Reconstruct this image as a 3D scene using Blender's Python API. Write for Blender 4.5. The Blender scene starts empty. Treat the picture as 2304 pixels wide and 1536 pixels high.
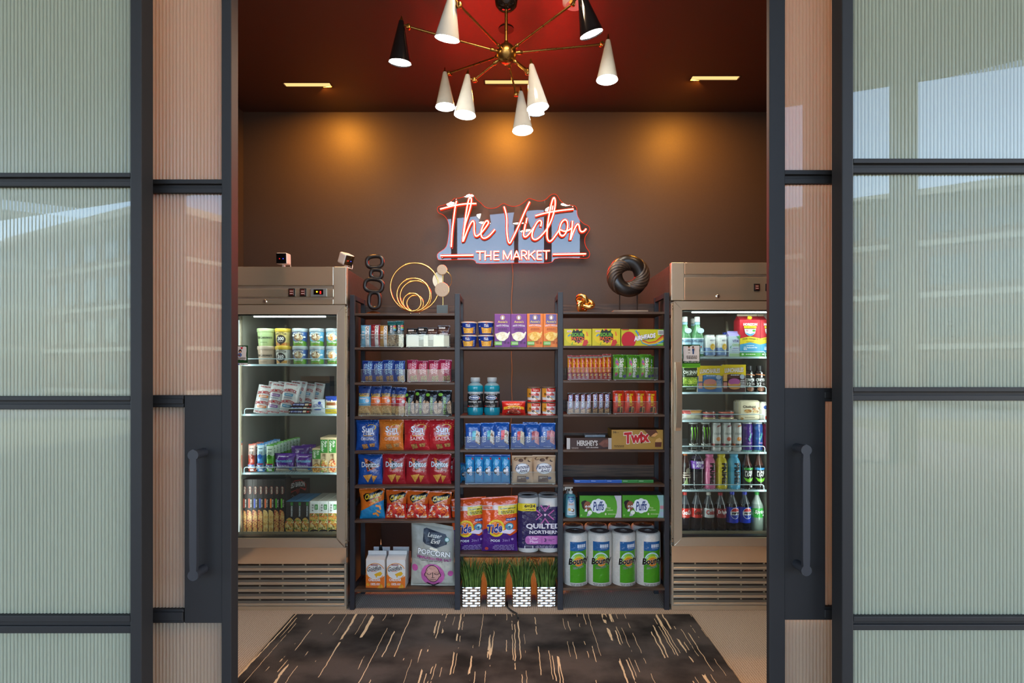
import bpy, bmesh, math, random
from mathutils import Vector, Matrix, noise
from mathutils.geometry import tessellate_polygon
random.seed(7)
sc = bpy.context.scene
COL = sc.collection
PI = math.pi
# ------------------------------------------------------------------ camera, world, exposure
F, CX, HY, EZ = 1255.0, 1152.0, 835.0, 1.455        # focal length and principal point in pixels, eye height
cam = bpy.data.cameras.new('camera'); camo = bpy.data.objects.new('camera', cam); COL.objects.link(camo)
camo.location = (0, 0, EZ); camo.rotation_euler = (PI/2, 0, 0)
cam.sensor_fit = 'HORIZONTAL'; cam.sensor_width = 36; cam.lens = F/2304*36; cam.shift_y = (HY-768)/2304
cam.clip_start = .05
sc.camera = camo
wld = bpy.data.worlds.new('sky'); sc.world = wld; wld.use_nodes = True
wn = wld.node_tree.nodes; wl = wld.node_tree.links; wn.clear()
sky = wn.new('ShaderNodeTexSky'); sky.sky_type = 'NISHITA'; sky.sun_disc = False
sky.sun_elevation = math.radians(38); sky.sun_rotation = math.radians(70); sky.air_density = 1.0; sky.dust_density = 1.6
bg = wn.new('ShaderNodeBackground'); bg.inputs['Strength'].default_value = 0.95
wo = wn.new('ShaderNodeOutputWorld'); wl.new(sky.outputs[0], bg.inputs[0]); wl.new(bg.outputs[0], wo.inputs[0])
sc.view_settings.view_transform = 'Standard'; sc.view_settings.look = 'None'
sc.view_settings.exposure = 1.05; sc.view_settings.gamma = 1.0; sc.view_settings.use_curve_mapping = False
cy = sc.cycles
cy.use_denoising = True; cy.max_bounces = 10; cy.diffuse_bounces = 4; cy.glossy_bounces = 5; cy.transparent_max_bounces = 24
cy.transmission_bounces = 6; cy.caustics_reflective = False; cy.caustics_refractive = False; cy.sample_clamp_indirect = 4.0
DOWNLIGHT_W, FRONT_W, SHADE_L, NEON_L, LED_W = 10.0, 7.5, 44.0, 50.0, .7     # lamp strengths, used by the lamp builders

# ------------------------------------------------------------------ helpers
def W(px, py, Y): return Vector(((px-CX)/F*Y, Y, EZ-(py-HY)/F*Y))
def X_(px, Y): return (px-CX)/F*Y
def Z_(py, Y): return EZ-(py-HY)/F*Y
def lin(h):
    h = h.lstrip('#'); c = [int(h[i:i+2], 16)/255 for i in (0, 2, 4)]
    return tuple(((x+.055)/1.055)**2.4 if x > .04045 else x/12.92 for x in c)
FIN = dict(satin=(.6, .3, 0, 0), card=(.42, .4, 0, 0), paper=(.7, .25, 0, 0), film=(.15, .65, .5, 42), matte=(.85, .15, 0, 0), plastic=(.3, .5, 0, 0),
           fabric=(.9, .1, .3, 300), gloss=(.1, .6, 0, 0), paint=(.45, .4, 0, 0), softfilm=(.4, .4, .4, 28))
_M = {}
def M(col, fin='card'):
    if not isinstance(col, str): return col
    k = (col, fin)
    if k in _M: return _M[k]
    m = bpy.data.materials.new('mat_%s_%s' % (fin, col.lstrip('#'))); m.use_nodes = True
    n = m.node_tree.nodes; l = m.node_tree.links; b = n['Principled BSDF']
    r, s, bump, scl = FIN[fin]; c = lin(col)
    tc = n.new('ShaderNodeTexCoord'); nz = n.new('ShaderNodeTexNoise'); nz.inputs['Scale'].default_value = scl or 30
    nz.inputs['Detail'].default_value = 3
    l.new(tc.outputs['Object'], nz.inputs['Vector'])
    mx = n.new('ShaderNodeMix'); mx.data_type = 'RGBA'
    mx.inputs[6].default_value = (*[x*.93 for x in c], 1); mx.inputs[7].default_value = (*[min(1, x*1.06) for x in c], 1)
    l.new(nz.outputs[0], mx.inputs[0]); l.new(mx.outputs[2], b.inputs['Base Color'])
    b.inputs['Roughness'].default_value = r; b.inputs['Specular IOR Level'].default_value = s
    if bump:
        bp = n.new('ShaderNodeBump'); bp.inputs['Strength'].default_value = bump; bp.inputs['Distance'].default_value = .01
        l.new(nz.outputs[0], bp.inputs['Height']); l.new(bp.outputs[0], b.inputs['Normal'])
    _M[k] = m; return m
def nodes(name):
    m = bpy.data.materials.new(name); m.use_nodes = True
    return m, m.node_tree.nodes, m.node_tree.links
def metal(name, col, rough, bump=0, scale=(60, 60, 60), aniso=0):
    m, n, l = nodes(name); b = n['Principled BSDF']; c = lin(col)
    b.inputs['Metallic'].default_value = .72 if 'steel' in name else 1; b.inputs['Base Color'].default_value = (*c, 1)
    tc = n.new('ShaderNodeTexCoord'); mp = n.new('ShaderNodeMapping'); mp.inputs['Scale'].default_value = scale
    nz = n.new('ShaderNodeTexNoise'); nz.inputs['Scale'].default_value = 1; nz.inputs['Detail'].default_value = 4
    l.new(tc.outputs['Object'], mp.inputs[0]); l.new(mp.outputs[0], nz.inputs['Vector'])
    mr = n.new('ShaderNodeMapRange'); mr.inputs[3].default_value = rough*.8; mr.inputs[4].default_value = rough*1.25
    l.new(nz.outputs[0], mr.inputs[0]); l.new(mr.outputs[0], b.inputs['Roughness'])
    if bump:
        bp = n.new('ShaderNodeBump'); bp.inputs['Strength'].default_value = bump; bp.inputs['Distance'].default_value = .004
        l.new(nz.outputs[0], bp.inputs['Height']); l.new(bp.outputs[0], b.inputs['Normal'])
    return m
def emis(name, col, s):
    m, n, l = nodes(name); n.clear(); e = n.new('ShaderNodeEmission'); o = n.new('ShaderNodeOutputMaterial')
    e.inputs[0].default_value = (*lin(col), 1); e.inputs[1].default_value = s; l.new(e.outputs[0], o.inputs[0]); return m
def sheet(name, tint, refl, rough=0.0, diff=0.0):
    """clear sheet: passes light straight, reflects a share of it, a trace of haze"""
    m, n, l = nodes(name); n.clear(); o = n.new('ShaderNodeOutputMaterial')
    t = n.new('ShaderNodeBsdfTransparent'); t.inputs[0].default_value = (*lin(tint), 1)
    g = n.new('ShaderNodeBsdfGlossy'); g.inputs['Roughness'].default_value = rough; g.inputs[0].default_value = (1, 1, 1, 1)
    lw = n.new('ShaderNodeLayerWeight'); lw.inputs[0].default_value = .25
    mr = n.new('ShaderNodeMapRange'); mr.inputs[3].default_value = refl; mr.inputs[4].default_value = min(.9, refl*4+.1)
    l.new(lw.outputs['Fresnel'], mr.inputs[0])
    mx = n.new('ShaderNodeMixShader'); l.new(mr.outputs[0], mx.inputs[0]); l.new(t.outputs[0], mx.inputs[1]); l.new(g.outputs[0], mx.inputs[2])
    out = mx
    if diff:
        d = n.new('ShaderNodeBsdfDiffuse'); d.inputs[0].default_value = (.8, .85, .85, 1)
        nz = n.new('ShaderNodeTexNoise'); nz.inputs['Scale'].default_value = 14
        mm = n.new('ShaderNodeMath'); mm.operation = 'MULTIPLY'; mm.inputs[1].default_value = diff*2; l.new(nz.outputs[0], mm.inputs[0])
        m2 = n.new('ShaderNodeMixShader'); l.new(mm.outputs[0], m2.inputs[0]); l.new(mx.outputs[0], m2.inputs[1]); l.new(d.outputs[0], m2.inputs[2]); out = m2
    l.new(out.outputs[0], o.inputs[0]); return m
def food(name, cols, scale=90, base=None):
    """printed food photograph: patches of a few colours"""
    k = ('food', name)
    if k in _M: return _M[k]
    m, n, l = nodes('print_'+name); b = n['Principled BSDF']; b.inputs['Roughness'].default_value = .4
    tc = n.new('ShaderNodeTexCoord'); v = n.new('ShaderNodeTexVoronoi'); v.inputs['Scale'].default_value = scale
    nz = n.new('ShaderNodeTexNoise'); nz.inputs['Scale'].default_value = scale*.8
    mp = n.new('ShaderNodeMix'); mp.data_type = 'VECTOR'; mp.inputs[0].default_value = .06
    l.new(tc.outputs['Object'], nz.inputs['Vector']); l.new(tc.outputs['Object'], mp.inputs[4]); l.new(nz.outputs[1], mp.inputs[5])
    l.new(mp.outputs[1], v.inputs['Vector'])
    sp = n.new('ShaderNodeSeparateColor'); l.new(v.outputs['Color'], sp.inputs[0])
    cr = n.new('ShaderNodeValToRGB'); cr.color_ramp.interpolation = 'CONSTANT'
    while len(cr.color_ramp.elements) < len(cols): cr.color_ramp.elements.new(.5)
    for i, c in enumerate(cols):
        e = cr.color_ramp.elements[i]; e.position = i/len(cols); e.color = (*lin(c), 1)
    l.new(sp.outputs[0], cr.inputs[0]); l.new(cr.outputs[0], b.inputs['Base Color']); _M[k] = m; return m

class MB:
    def __init__(s): s.v = []; s.f = []; s.mi = []; s.m = []
    def slot(s, m):
        if m not in s.m: s.m.append(m)
        return s.m.index(m)
    def add(s, vs, fs, m=None):
        b = len(s.v); s.v += [tuple(x) for x in vs]; i = s.slot(m) if m else 0
        for f in fs: s.f.append(tuple(b+k for k in f)); s.mi.append(i)
        return s
    def box(s, x0, x1, y0, y1, z0, z1, m=None):
        v = [(x, y, z) for z in (z0, z1) for y in (y0, y1) for x in (x0, x1)]
        return s.add(v, [(0, 2, 3, 1), (4, 5, 7, 6), (0, 1, 5, 4), (2, 6, 7, 3), (0, 4, 6, 2), (1, 3, 7, 5)], m)
    def prism(s, pts, y0, y1, m=None):
        """polygon in x,z extruded along y"""
        k = len(pts); v = [(x, y0, z) for x, z in pts]+[(x, y1, z) for x, z in pts]
        tri = tessellate_polygon([[Vector((x, z, 0)) for x, z in pts]])
        f = [tuple(t) for t in tri]+[tuple(k+i for i in reversed(t)) for t in tri]+[(i, (i+1) % k, k+(i+1) % k, k+i) for i in range(k)]
        return s.add(v, f, m)
    def grid(s, fn, nu, nv, m=None, closed=False):
        v = [fn(i/nu, j/nv) for j in range(nv+1) for i in range(nu+1)]
        return s.add(v, [(j*(nu+1)+i, j*(nu+1)+i+1, (j+1)*(nu+1)+i+1, (j+1)*(nu+1)+i) for j in range(nv) for i in range(nu)], m)
    def lathe(s, prof, seg=28, c=(0, 0, 0), axis=None, m=None, cap=True):
        """profile of (z, r) about z, or about the axis vector"""
        R = Vector((0, 0, 1)).rotation_difference(Vector(axis)).to_matrix() if axis is not None else Matrix.Identity(3)
        c = Vector(c); v = []; n = len(prof)
        for z, r in prof:
            for i in range(seg):
                a = 2*PI*i/seg; v.append(c+R @ Vector((r*math.sin(a), -r*math.cos(a), z)))
        f = [(j*seg+i, j*seg+(i+1) % seg, (j+1)*seg+(i+1) % seg, (j+1)*seg+i) for j in range(n-1) for i in range(seg)]
        if cap:
            if prof[0][1] > 1e-5: f.append(tuple(reversed(range(seg))))
            if prof[-1][1] > 1e-5: f.append(tuple((n-1)*seg+i for i in range(seg)))
        return s.add(v, f, m)
    def tube(s, pts, r, seg=8, m=None, closed=False):
        pts = [Vector(p) for p in pts]; n = len(pts); v = []; up = Vector((.31, .2, .93)).normalized()
        rr = r if isinstance(r, (list, tuple)) else [r]*n; pr = None
        for i, p in enumerate(pts):
            if closed: d = pts[(i+1) % n]-pts[i-1]
            else: d = pts[min(n-1, i+1)]-pts[max(0, i-1)]
            d = d.normalized() if d.length > 1e-9 else Vector((0, 0, 1))
            a = pr-d*pr.dot(d) if pr is not None else up-d*up.dot(d)
            if a.length < 1e-4: a = d.orthogonal()
            a.normalize(); pr = a; b = d.cross(a)
            for k in range(seg):
                t = 2*PI*k/seg; v.append(p+(a*math.cos(t)+b*math.sin(t))*rr[i])
        f = [((j % n)*seg+k, (j % n)*seg+(k+1) % seg, ((j+1) % n)*seg+(k+1) % seg, ((j+1) % n)*seg+k)
             for j in range(n if closed else n-1) for k in range(seg)]
        if not closed: f += [tuple(reversed(range(seg))), tuple((n-1)*seg+k for k in range(seg))]
        return s.add(v, f, m)
    def build(s, name, mat=None, parent=None, smooth=False, bevel=0, loc=None):
        me = bpy.data.meshes.new(name); me.from_pydata(s.v, [], s.f)
        ms = s.m or ([mat] if mat else [])
        for m in ms: me.materials.append(m)
        if len(ms) > 1: me.polygons.foreach_set('material_index', s.mi)
        if smooth:
            me.polygons.foreach_set('use_smooth', [True]*len(me.polygons))
            try: me.set_sharp_from_angle(angle=math.radians(48))
            except Exception: pass
        me.update()
        o = bpy.data.objects.new(name, me); COL.objects.link(o)
        if parent is not None: o.parent = parent
        if loc is not None: o.location = loc
        if bevel:
            b = o.modifiers.new('bevel', 'BEVEL'); b.width = bevel; b.segments = 2; b.limit_method = 'ANGLE'; b.harden_normals = False
        return o
def tag(o, label=None, cat=None, group=None, kind=None):
    if label: o['label'] = label
    if cat: o['category'] = cat
    if group: o['group'] = group
    if kind: o['kind'] = kind
    return o
def thing(name, label, cat, loc=(0, 0, 0), group=None, kind=None):
    o = bpy.data.objects.new(name, None); COL.objects.link(o); o.location = loc; o.empty_display_size = .05
    return tag(o, label, cat, group, kind)
def copy_tree(o, parent=None):
    c = o.copy(); COL.objects.link(c)
    if parent is not None: c.parent = parent
    for ch in list(o.children): copy_tree(ch, c)
    return c
def ords(n):
    if n == 1: return ['only']
    if n == 2: return ['left', 'right']
    if n == 3: return ['left', 'middle', 'right']
    nm = ['leftmost', 'second from left', 'third from left', 'fourth from left', 'fifth from left', 'sixth from left', 'seventh from left', 'eighth from left', 'ninth from left']
    r = nm[:n]
    if n > 9: r = (nm+['']*n)[:n]
    r[n-1] = 'rightmost'
    if n >= 5: r[n-2] = 'second from right'
    if n >= 7: r[n-3] = 'third from right'
    return r
# ------------------------------------------------------------------ flat print that follows a surface
_T = {}
def glyphs(txt, b, sh):
    k = (txt, b, sh)
    if k in _T: return _T[k]
    c = bpy.data.curves.new('t', 'FONT'); c.body = txt; c.size = 1; c.offset = b; c.shear = sh; c.resolution_u = 2; c.align_x = 'LEFT'
    c.space_line = .85
    o = bpy.data.objects.new('t', c); COL.objects.link(o)
    bpy.context.view_layer.update()
    me = bpy.data.meshes.new_from_object(o.evaluated_get(bpy.context.evaluated_depsgraph_get()))
    v = [(x.co.x, x.co.y) for x in me.vertices]; f = [tuple(p.vertices) for p in me.polygons]
    bpy.data.objects.remove(o); bpy.data.curves.remove(c); bpy.data.meshes.remove(me)
    tri = []
    for p in f:
        for i in range(1, len(p)-1): tri.append((p[0], p[i], p[i+1]))
    _T[k] = (v, tri); return _T[k]
def R(x0, y0, x1, y1, c): return ('g', [(x0, y0), (x1, y0), (x1, y1), (x0, y1)], c)
def E(cx, cy, rx, ry, c, a0=0, a1=360, n=22): 
    full = abs(a1-a0) >= 360
    return ('g', [(cx+rx*math.cos(math.radians(a0+(a1-a0)*i/n)), cy+ry*math.sin(math.radians(a0+(a1-a0)*i/n))) for i in range(n if full else n+1)], c)
def RING(cx, cy, rx, ry, t, c, a0=0, a1=360, n=24):
    p = []
    for i in range(n+1):
        a = math.radians(a0+(a1-a0)*i/n); p.append((cx+rx*math.cos(a), cy+ry*math.sin(a)))
    for i in range(n, -1, -1):
        a = math.radians(a0+(a1-a0)*i/n); p.append((cx+rx*(1-t)*math.cos(a), cy+ry*(1-t)*math.sin(a)))
    return ('g', p, c)
def G(p, c): return ('g', p, c)
def T(s, cx, cy, w, h, c, rot=0, b=.012, sh=0, ol=None, arc=0, tilt=0): return ('t', s, cx, cy, w, h, c, rot, b, sh, ol, arc, tilt)
def LN(cx, cy, w, h, n, c):
    rr = random.Random(int(cx*1000)+n); o = []
    for i in range(n):
        y = cy+h/2-h*(i+.5)/n; x = cx-w/2*rr.uniform(.8, 1)
        while x < cx+w/2-.01:
            k = w*rr.uniform(.1, .22); o.append(R(x, y-h/n*.28, min(x+k, cx+w/2), y+h/n*.28, c)); x += k+w*.035
    return ('many', o)
def subdiv(v, tri, L):
    v = list(v); out = []; st = list(tri)
    while st:
        t = st.pop(); p = [v[i] for i in t]
        e = max(math.dist(p[0], p[1]), math.dist(p[1], p[2]), math.dist(p[2], p[0]))
        if e <= L or len(out) > 6000: out.append(t); continue
        b = len(v); v += [((p[i][0]+p[(i+1) % 3][0])/2, (p[i][1]+p[(i+1) % 3][1])/2) for i in range(3)]
        st += [(t[0], b, b+2), (b, t[1], b+1), (b+2, b+1, t[2]), (b, b+1, b+2)]
    return v, out
def flat(ds):
    for d in ds:
        if d[0] == 'many': yield from flat(d[1])
        else: yield d
def decals(ds, w, h, fmap, parent, fin='card', L=None, base=.0006, step=.00025, names=('printed_art', 'lettering')):
    """ds in fractions of the front (x from left, y from bottom); fmap(u, v, offset) -> point"""
    art, let = MB(), MB(); lay = 0
    for d in flat(ds):
        lay += 1
        if d[0] == 'g':
            pts = [((x-.5)*w, y*h) for x, y in d[1]]
            tri = [tuple(t) for t in tessellate_polygon([[Vector((x, y, 0)) for x, y in pts]])]
            v = pts
            if L: v, tri = subdiv(v, tri, L)
            tri = [orient(v, t) for t in tri]
            art.add([fmap(x, y, base+step*lay) for x, y in v], tri, M(d[2], fin))
        else:
            _, s, cx, cyy, tw, th, c, rot, b, sh, ol, arc, tilt = d
            for k, (bb, cc) in enumerate(([(b+ol[1], ol[0])] if ol else [])+[(b, c)]):
                v0, tri = glyphs(s, b, sh)
                if not v0: continue
                q = math.radians(rot); v = [(x*math.cos(q)-y*math.sin(q), x*math.sin(q)+y*math.cos(q)) for x, y in v0]
                x0 = min(a[0] for a in v); x1 = max(a[0] for a in v); y0 = min(a[1] for a in v); y1 = max(a[1] for a in v)
                if bb != b:
                    v1, tri = glyphs(s, bb, sh)
                    v = [(x*math.cos(q)-y*math.sin(q), x*math.sin(q)+y*math.cos(q)) for x, y in v1]
                W_, H_ = max(x1-x0, 1e-6), max(y1-y0, 1e-6)
                vv = []
                for x, y in v:
                    a = (x-x0)/W_-.5; bq = (y-y0)/H_-.5
                    X = (cx-.5+a*tw)*w; Y = (cyy+bq*th+arc*(.25-a*a)*4+tilt*a)*h
                    vv.append((X, Y))
                if L: vv, tri = subdiv(vv, tri, L)
                tri = [orient(vv, t) for t in tri]
                let.add([fmap(x, y, base+step*(lay+.5*k)) for x, y in vv], tri, M(cc, fin)); lay += .5
    if art.v: art.build(names[0], None, parent)
    if let.v: let.build(names[1], None, parent)
def orient(v, t):
    a, b, c = (v[i] for i in t)
    return t if (b[0]-a[0])*(c[1]-a[1])-(b[1]-a[1])*(c[0]-a[0]) > 0 else (t[0], t[2], t[1])

# ------------------------------------------------------------------ product kinds
YF = 3.43                                                     # plane of the fronts on the shelves
class Kind:
    def __init__(s, name, cat, wpx, hpx, Y=YF):
        s.name, s.cat, s.w, s.h, s.d, s.used = name, cat, wpx*Y/F, hpx*Y/F, 0, False
        s.wpx, s.hpx, s.Y = wpx, hpx, Y
        s.root = thing(name, None, cat)
    def put(s, x0, x1, y0, y1, label, Y=None, group=None, rx=0, ry=0, rz=0, dscale=1):
        """fill the pixel box x0..x1, y0 (top)..y1 (bottom), front plane at depth Y"""
        Y = Y or s.Y
        r = s.root if not s.used else copy_tree(s.root); s.used = True
        k = Y/F; sx = (x1-x0)*k/s.w; sz = (y1-y0)*k/s.h; sy = s.d*dscale
        r.scale = (sx, dscale, sz); r.rotation_euler = (-rx, ry, rz)
        r.location = ((((x0+x1)/2)-CX)*k, Y+sy/2, EZ-(y1-HY)*k)
        r['label'] = label; r['category'] = s.cat
        if group: r['group'] = group
        return r
def box_kind(name, cat, wpx, hpx, d, col, ds, fin='card', Y=YF, top=None, side=None, part='carton', bev=.0012):
    k = Kind(name, cat, wpx, hpx, Y); k.d = d; w, h = k.w, k.h
    b = MB(); m0, mt, ms = M(col, fin), M(top or col, fin), M(side or col, fin)
    x, y = w/2, d/2
    v = [(-x, -y, 0), (x, -y, 0), (x, y, 0), (-x, y, 0), (-x, -y, h), (x, -y, h), (x, y, h), (-x, y, h)]
    b.add(v, [(0, 1, 5, 4)], m0); b.add(v, [(2, 3, 7, 6), (3, 2, 1, 0)], m0); b.add(v, [(4, 5, 6, 7)], mt); b.add(v, [(1, 2, 6, 5), (3, 0, 4, 7)], ms)
    me = b.build(part, None, k.root)
    bm = bmesh.new(); bm.from_mesh(me.data); bmesh.ops.remove_doubles(bm, verts=bm.verts, dist=1e-6)
    if bev: bmesh.ops.bevel(bm, geom=list(bm.edges), offset=bev, segments=1, affect='EDGES')
    bm.to_mesh(me.data); bm.free()
    decals(ds, w, h, lambda u, vv, o: (u, -y-o, vv), k.root, fin)
    return k
def bag_kind(name, cat, wpx, hpx, d, col, ds, fin='film', Y=YF, seed=0, seal=.010, crk=.0028, pinch=.05, sealcol=None, pw=2.4, freq=26, part='wrapper', top_tilt=0):
    k = Kind(name, cat, wpx, hpx, Y); k.d = d; w, h = k.w, k.h; e = seal/h
    def fm(u, v, o, side=-1):
        s = max(-1, min(1, 2*u/w)); t = max(0, min(1, v/h)); tt = max(0, min(1, (t-e)/(1-2*e)))
        env = max(0, 1-abs(s)**pw)**.55*max(0, math.sin(PI*tt))**.45
        n = noise.noise(Vector((u*freq+seed*3.1, v*freq*.8, seed*1.7+side)))*crk*min(1, env*1.6)
        n += noise.noise(Vector((u*freq*2.3+seed, v*freq*2, 9+seed)))*crk*.4*env
        sl = .0006*math.sin(u*900) if (t < e or t > 1-e) else 0
        x = u*(1-pinch*math.sin(PI*tt)); z = v+top_tilt*u*t
        return (x, side*(d/2*env+n*(1 if side < 0 else .5)+o+.0004)+sl, z)
    nu, nv = max(18, int(w/.0065)), max(22, int(h/.0065)); b = MB()
    mm = M(col, fin)
    b.grid(lambda a, c: fm((a-.5)*w, c*h, 0), nu, nv, mm)
    b.grid(lambda a, c: fm((.5-a)*w, c*h, 0, 1), nu//2, nv//2, mm)
    b.build(part, None, k.root, smooth=True)
    if sealcol:
        for nm, z0, z1 in (('top_seal', h-seal, h), ('bottom_seal', 0, seal)):
            sb = MB(); sb.grid(lambda a, c: fm((a-.5)*w, z0+(z1-z0)*c, .0008), 24, 2, M(sealcol, fin)); sb.build(nm, None, k.root, smooth=True)
    decals(ds, w, h, fm, k.root, fin, L=min(w/9, .013), base=.0017)
    return k
def cyl_kind(name, cat, wpx, hpx, secs, ds, Y=YF, fin='plastic', seg=28, mapr=None):
    """secs: (part, [(z, r)...] as fractions of height and of half width, colour, finish)"""
    k = Kind(name, cat, wpx, hpx, Y); k.d = k.w; w, h = k.w, k.h; allp = []
    for nm, pr, c, fn in secs:
        b = MB(); b.lathe([(z*h, r*w/2) for z, r in pr], seg, cap=True); b.build(nm, M(c, fn), k.root, smooth=True)
        allp += [(z*h, r*w/2) for z, r in pr]
    allp.sort()
    def rad(v):
        if mapr: return mapr*w/2
        best = 0
        for (z0, r0), (z1, r1) in zip(allp, allp[1:]):
            if z0 <= v <= z1 and z1 > z0: best = max(best, r0+(r1-r0)*(v-z0)/(z1-z0))
        return best or w/2
    def fm(u, v, o):
        r = rad(v)+o; x = max(-.985*r, min(.985*r, u)); return (x, -math.sqrt(r*r-x*x), v)
    decals(ds, w, h, fm, k.root, fin, L=w/8, base=.0010)
    return k
# ------------------------------------------------------------------ shared materials
def wallmat(name, col, rough, spec=.35):
    m, n, l = nodes(name); b = n['Principled BSDF']; c = lin(col)
    tc = n.new('ShaderNodeTexCoord'); nz = n.new('ShaderNodeTexNoise'); nz.inputs['Scale'].default_value = 90; nz.inputs['Detail'].default_value = 5
    l.new(tc.outputs['Object'], nz.inputs['Vector'])
    mx = n.new('ShaderNodeMix'); mx.data_type = 'RGBA'; mx.inputs[6].default_value = (*[x*.92 for x in c], 1); mx.inputs[7].default_value = (*[x*1.08 for x in c], 1)
    l.new(nz.outputs[0], mx.inputs[0]); l.new(mx.outputs[2], b.inputs['Base Color'])
    b.inputs['Roughness'].default_value = rough; b.inputs['Specular IOR Level'].default_value = spec
    bp = n.new('ShaderNodeBump'); bp.inputs['Strength'].default_value = .12; bp.inputs['Distance'].default_value = .003
    l.new(nz.outputs[0], bp.inputs['Height']); l.new(bp.outputs[0], b.inputs['Normal']); return m
WALL = wallmat('wall_paint', '463C38', .5); CEIL = wallmat('ceiling_paint', '4C3228', .42, .9)
def carpetmat():
    m, n, l = nodes('carpet'); b = n['Principled BSDF']; b.inputs['Roughness'].default_value = .95; b.inputs['Specular IOR Level'].default_value = .1
    tc = n.new('ShaderNodeTexCoord'); w1 = n.new('ShaderNodeTexWave'); w1.inputs['Scale'].default_value = 26; w1.inputs['Distortion'].default_value = 1.5
    w1.inputs['Detail'].default_value = 2; w1.bands_direction = 'X'
    nz = n.new('ShaderNodeTexNoise'); nz.inputs['Scale'].default_value = 160; nz.inputs['Detail'].default_value = 4
    n2 = n.new('ShaderNodeTexNoise'); n2.inputs['Scale'].default_value = 2.2; n2.inputs['Detail'].default_value = 3
    for x in (w1, nz, n2): l.new(tc.outputs['Object'], x.inputs['Vector'])
    a = n.new('ShaderNodeMath'); a.operation = 'MULTIPLY_ADD'; a.inputs[1].default_value = .35; l.new(w1.outputs[1], a.inputs[0]); l.new(nz.outputs[0], a.inputs[2])
    cr = n.new('ShaderNodeValToRGB'); cr.color_ramp.elements[0].position = .3; cr.color_ramp.elements[0].color = (*lin('978676'), 1)
    cr.color_ramp.elements[1].position = .95; cr.color_ramp.elements[1].color = (*lin('CFC0AE'), 1); l.new(a.outputs[0], cr.inputs[0])
    mx = n.new('ShaderNodeMix'); mx.data_type = 'RGBA'; mx.blend_type = 'MULTIPLY'; mx.inputs[0].default_value = .25
    l.new(cr.outputs[0], mx.inputs[6]); l.new(n2.outputs[1], mx.inputs[7]); l.new(cr.outputs[0], b.inputs['Base Color'])
    bp = n.new('ShaderNodeBump'); bp.inputs['Strength'].default_value = .6; bp.inputs['Distance'].default_value = .004
    l.new(a.outputs[0], bp.inputs['Height']); l.new(bp.outputs[0], b.inputs['Normal']); return m
def rugmat():
    m, n, l = nodes('rug_pile'); b = n['Principled BSDF']; b.inputs['Roughness'].default_value = .92; b.inputs['Specular IOR Level'].default_value = .15
    tc = n.new('ShaderNodeTexCoord')
    def nz(sc_, detail=2, scale=1):
        mp = n.new('ShaderNodeMapping'); mp.inputs['Scale'].default_value = sc_; t = n.new('ShaderNodeTexNoise')
        t.inputs['Scale'].default_value = scale; t.inputs['Detail'].default_value = detail
        l.new(tc.outputs['Object'], mp.inputs[0]); l.new(mp.outputs[0], t.inputs['Vector']); return t
    def mth(op, a, bq, clamp=False):
        q = n.new('ShaderNodeMath'); q.operation = op; q.use_clamp = clamp
        for i, x in enumerate((a, bq)):
            if isinstance(x, (int, float)): q.inputs[i].default_value = x
            else: l.new(x, q.inputs[i])
        return q.outputs[0]
    wob = nz((6, 14, 1), 3); sep = n.new('ShaderNodeSeparateXYZ'); l.new(tc.outputs['Object'], sep.inputs[0])
    xw = mth('ADD', sep.outputs[0], mth('MULTIPLY', mth('SUBTRACT', wob.outputs[0], .5), .014))
    cmb = n.new('ShaderNodeCombineXYZ'); l.new(mth('MULTIPLY', xw, 19), cmb.inputs[0]); l.new(mth('MULTIPLY', sep.outputs[1], .22), cmb.inputs[1])
    s1 = n.new('ShaderNodeTexNoise'); s1.inputs['Scale'].default_value = 1; s1.inputs['Detail'].default_value = 1.0; s1.inputs['Roughness'].default_value = .55
    l.new(cmb.outputs[0], s1.inputs['Vector'])
    # a thread shows where the stretched noise crosses its middle value
    ad = mth('ABSOLUTE', mth('SUBTRACT', s1.outputs[0], .5), 0)
    line = mth('LESS_THAN', ad, .015)
    gate = nz((9, 3.2, 1), 3); g = mth('GREATER_THAN', gate.outputs[0], .50)
    mask = mth('MULTIPLY', line, g)
    blot = nz((3.4, 4.2, 1), 4); cr = n.new('ShaderNodeValToRGB')
    cr.color_ramp.elements[0].position = .36; cr.color_ramp.elements[0].color = (*lin('2A2827'), 1)
    cr.color_ramp.elements[1].position = .6; cr.color_ramp.elements[1].color = (*lin('56504D'), 1); l.new(blot.outputs[0], cr.inputs[0])
    mx = n.new('ShaderNodeMix'); mx.data_type = 'RGBA'; l.new(mask, mx.inputs[0]); l.new(cr.outputs[0], mx.inputs[6]); mx.inputs[7].default_value = (*lin('E6CDA8'), 1)
    l.new(mx.outputs[2], b.inputs['Base Color'])
    fz = nz((220, 220, 220), 2); bp = n.new('ShaderNodeBump'); bp.inputs['Strength'].default_value = .7; bp.inputs['Distance'].default_value = .005
    l.new(fz.outputs[0], bp.inputs['Height']); l.new(bp.outputs[0], b.inputs['Normal']); return m
def woodmat(name, c0, c1):
    m, n, l = nodes(name); b = n['Principled BSDF']; b.inputs['Roughness'].default_value = .5
    tc = n.new('ShaderNodeTexCoord'); mp = n.new('ShaderNodeMapping'); mp.inputs['Scale'].default_value = (3, 30, 60)
    nz = n.new('ShaderNodeTexNoise'); nz.inputs['Scale'].default_value = 1.6; nz.inputs['Detail'].default_value = 6
    l.new(tc.outputs['Object'], mp.inputs[0]); l.new(mp.outputs[0], nz.inputs['Vector'])
    cr = n.new('ShaderNodeValToRGB'); cr.color_ramp.elements[0].position = .35; cr.color_ramp.elements[0].color = (*lin(c0), 1)
    cr.color_ramp.elements[1].position = .7; cr.color_ramp.elements[1].color = (*lin(c1), 1)
    l.new(nz.outputs[0], cr.inputs[0]); l.new(cr.outputs[0], b.inputs['Base Color']); return m
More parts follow.
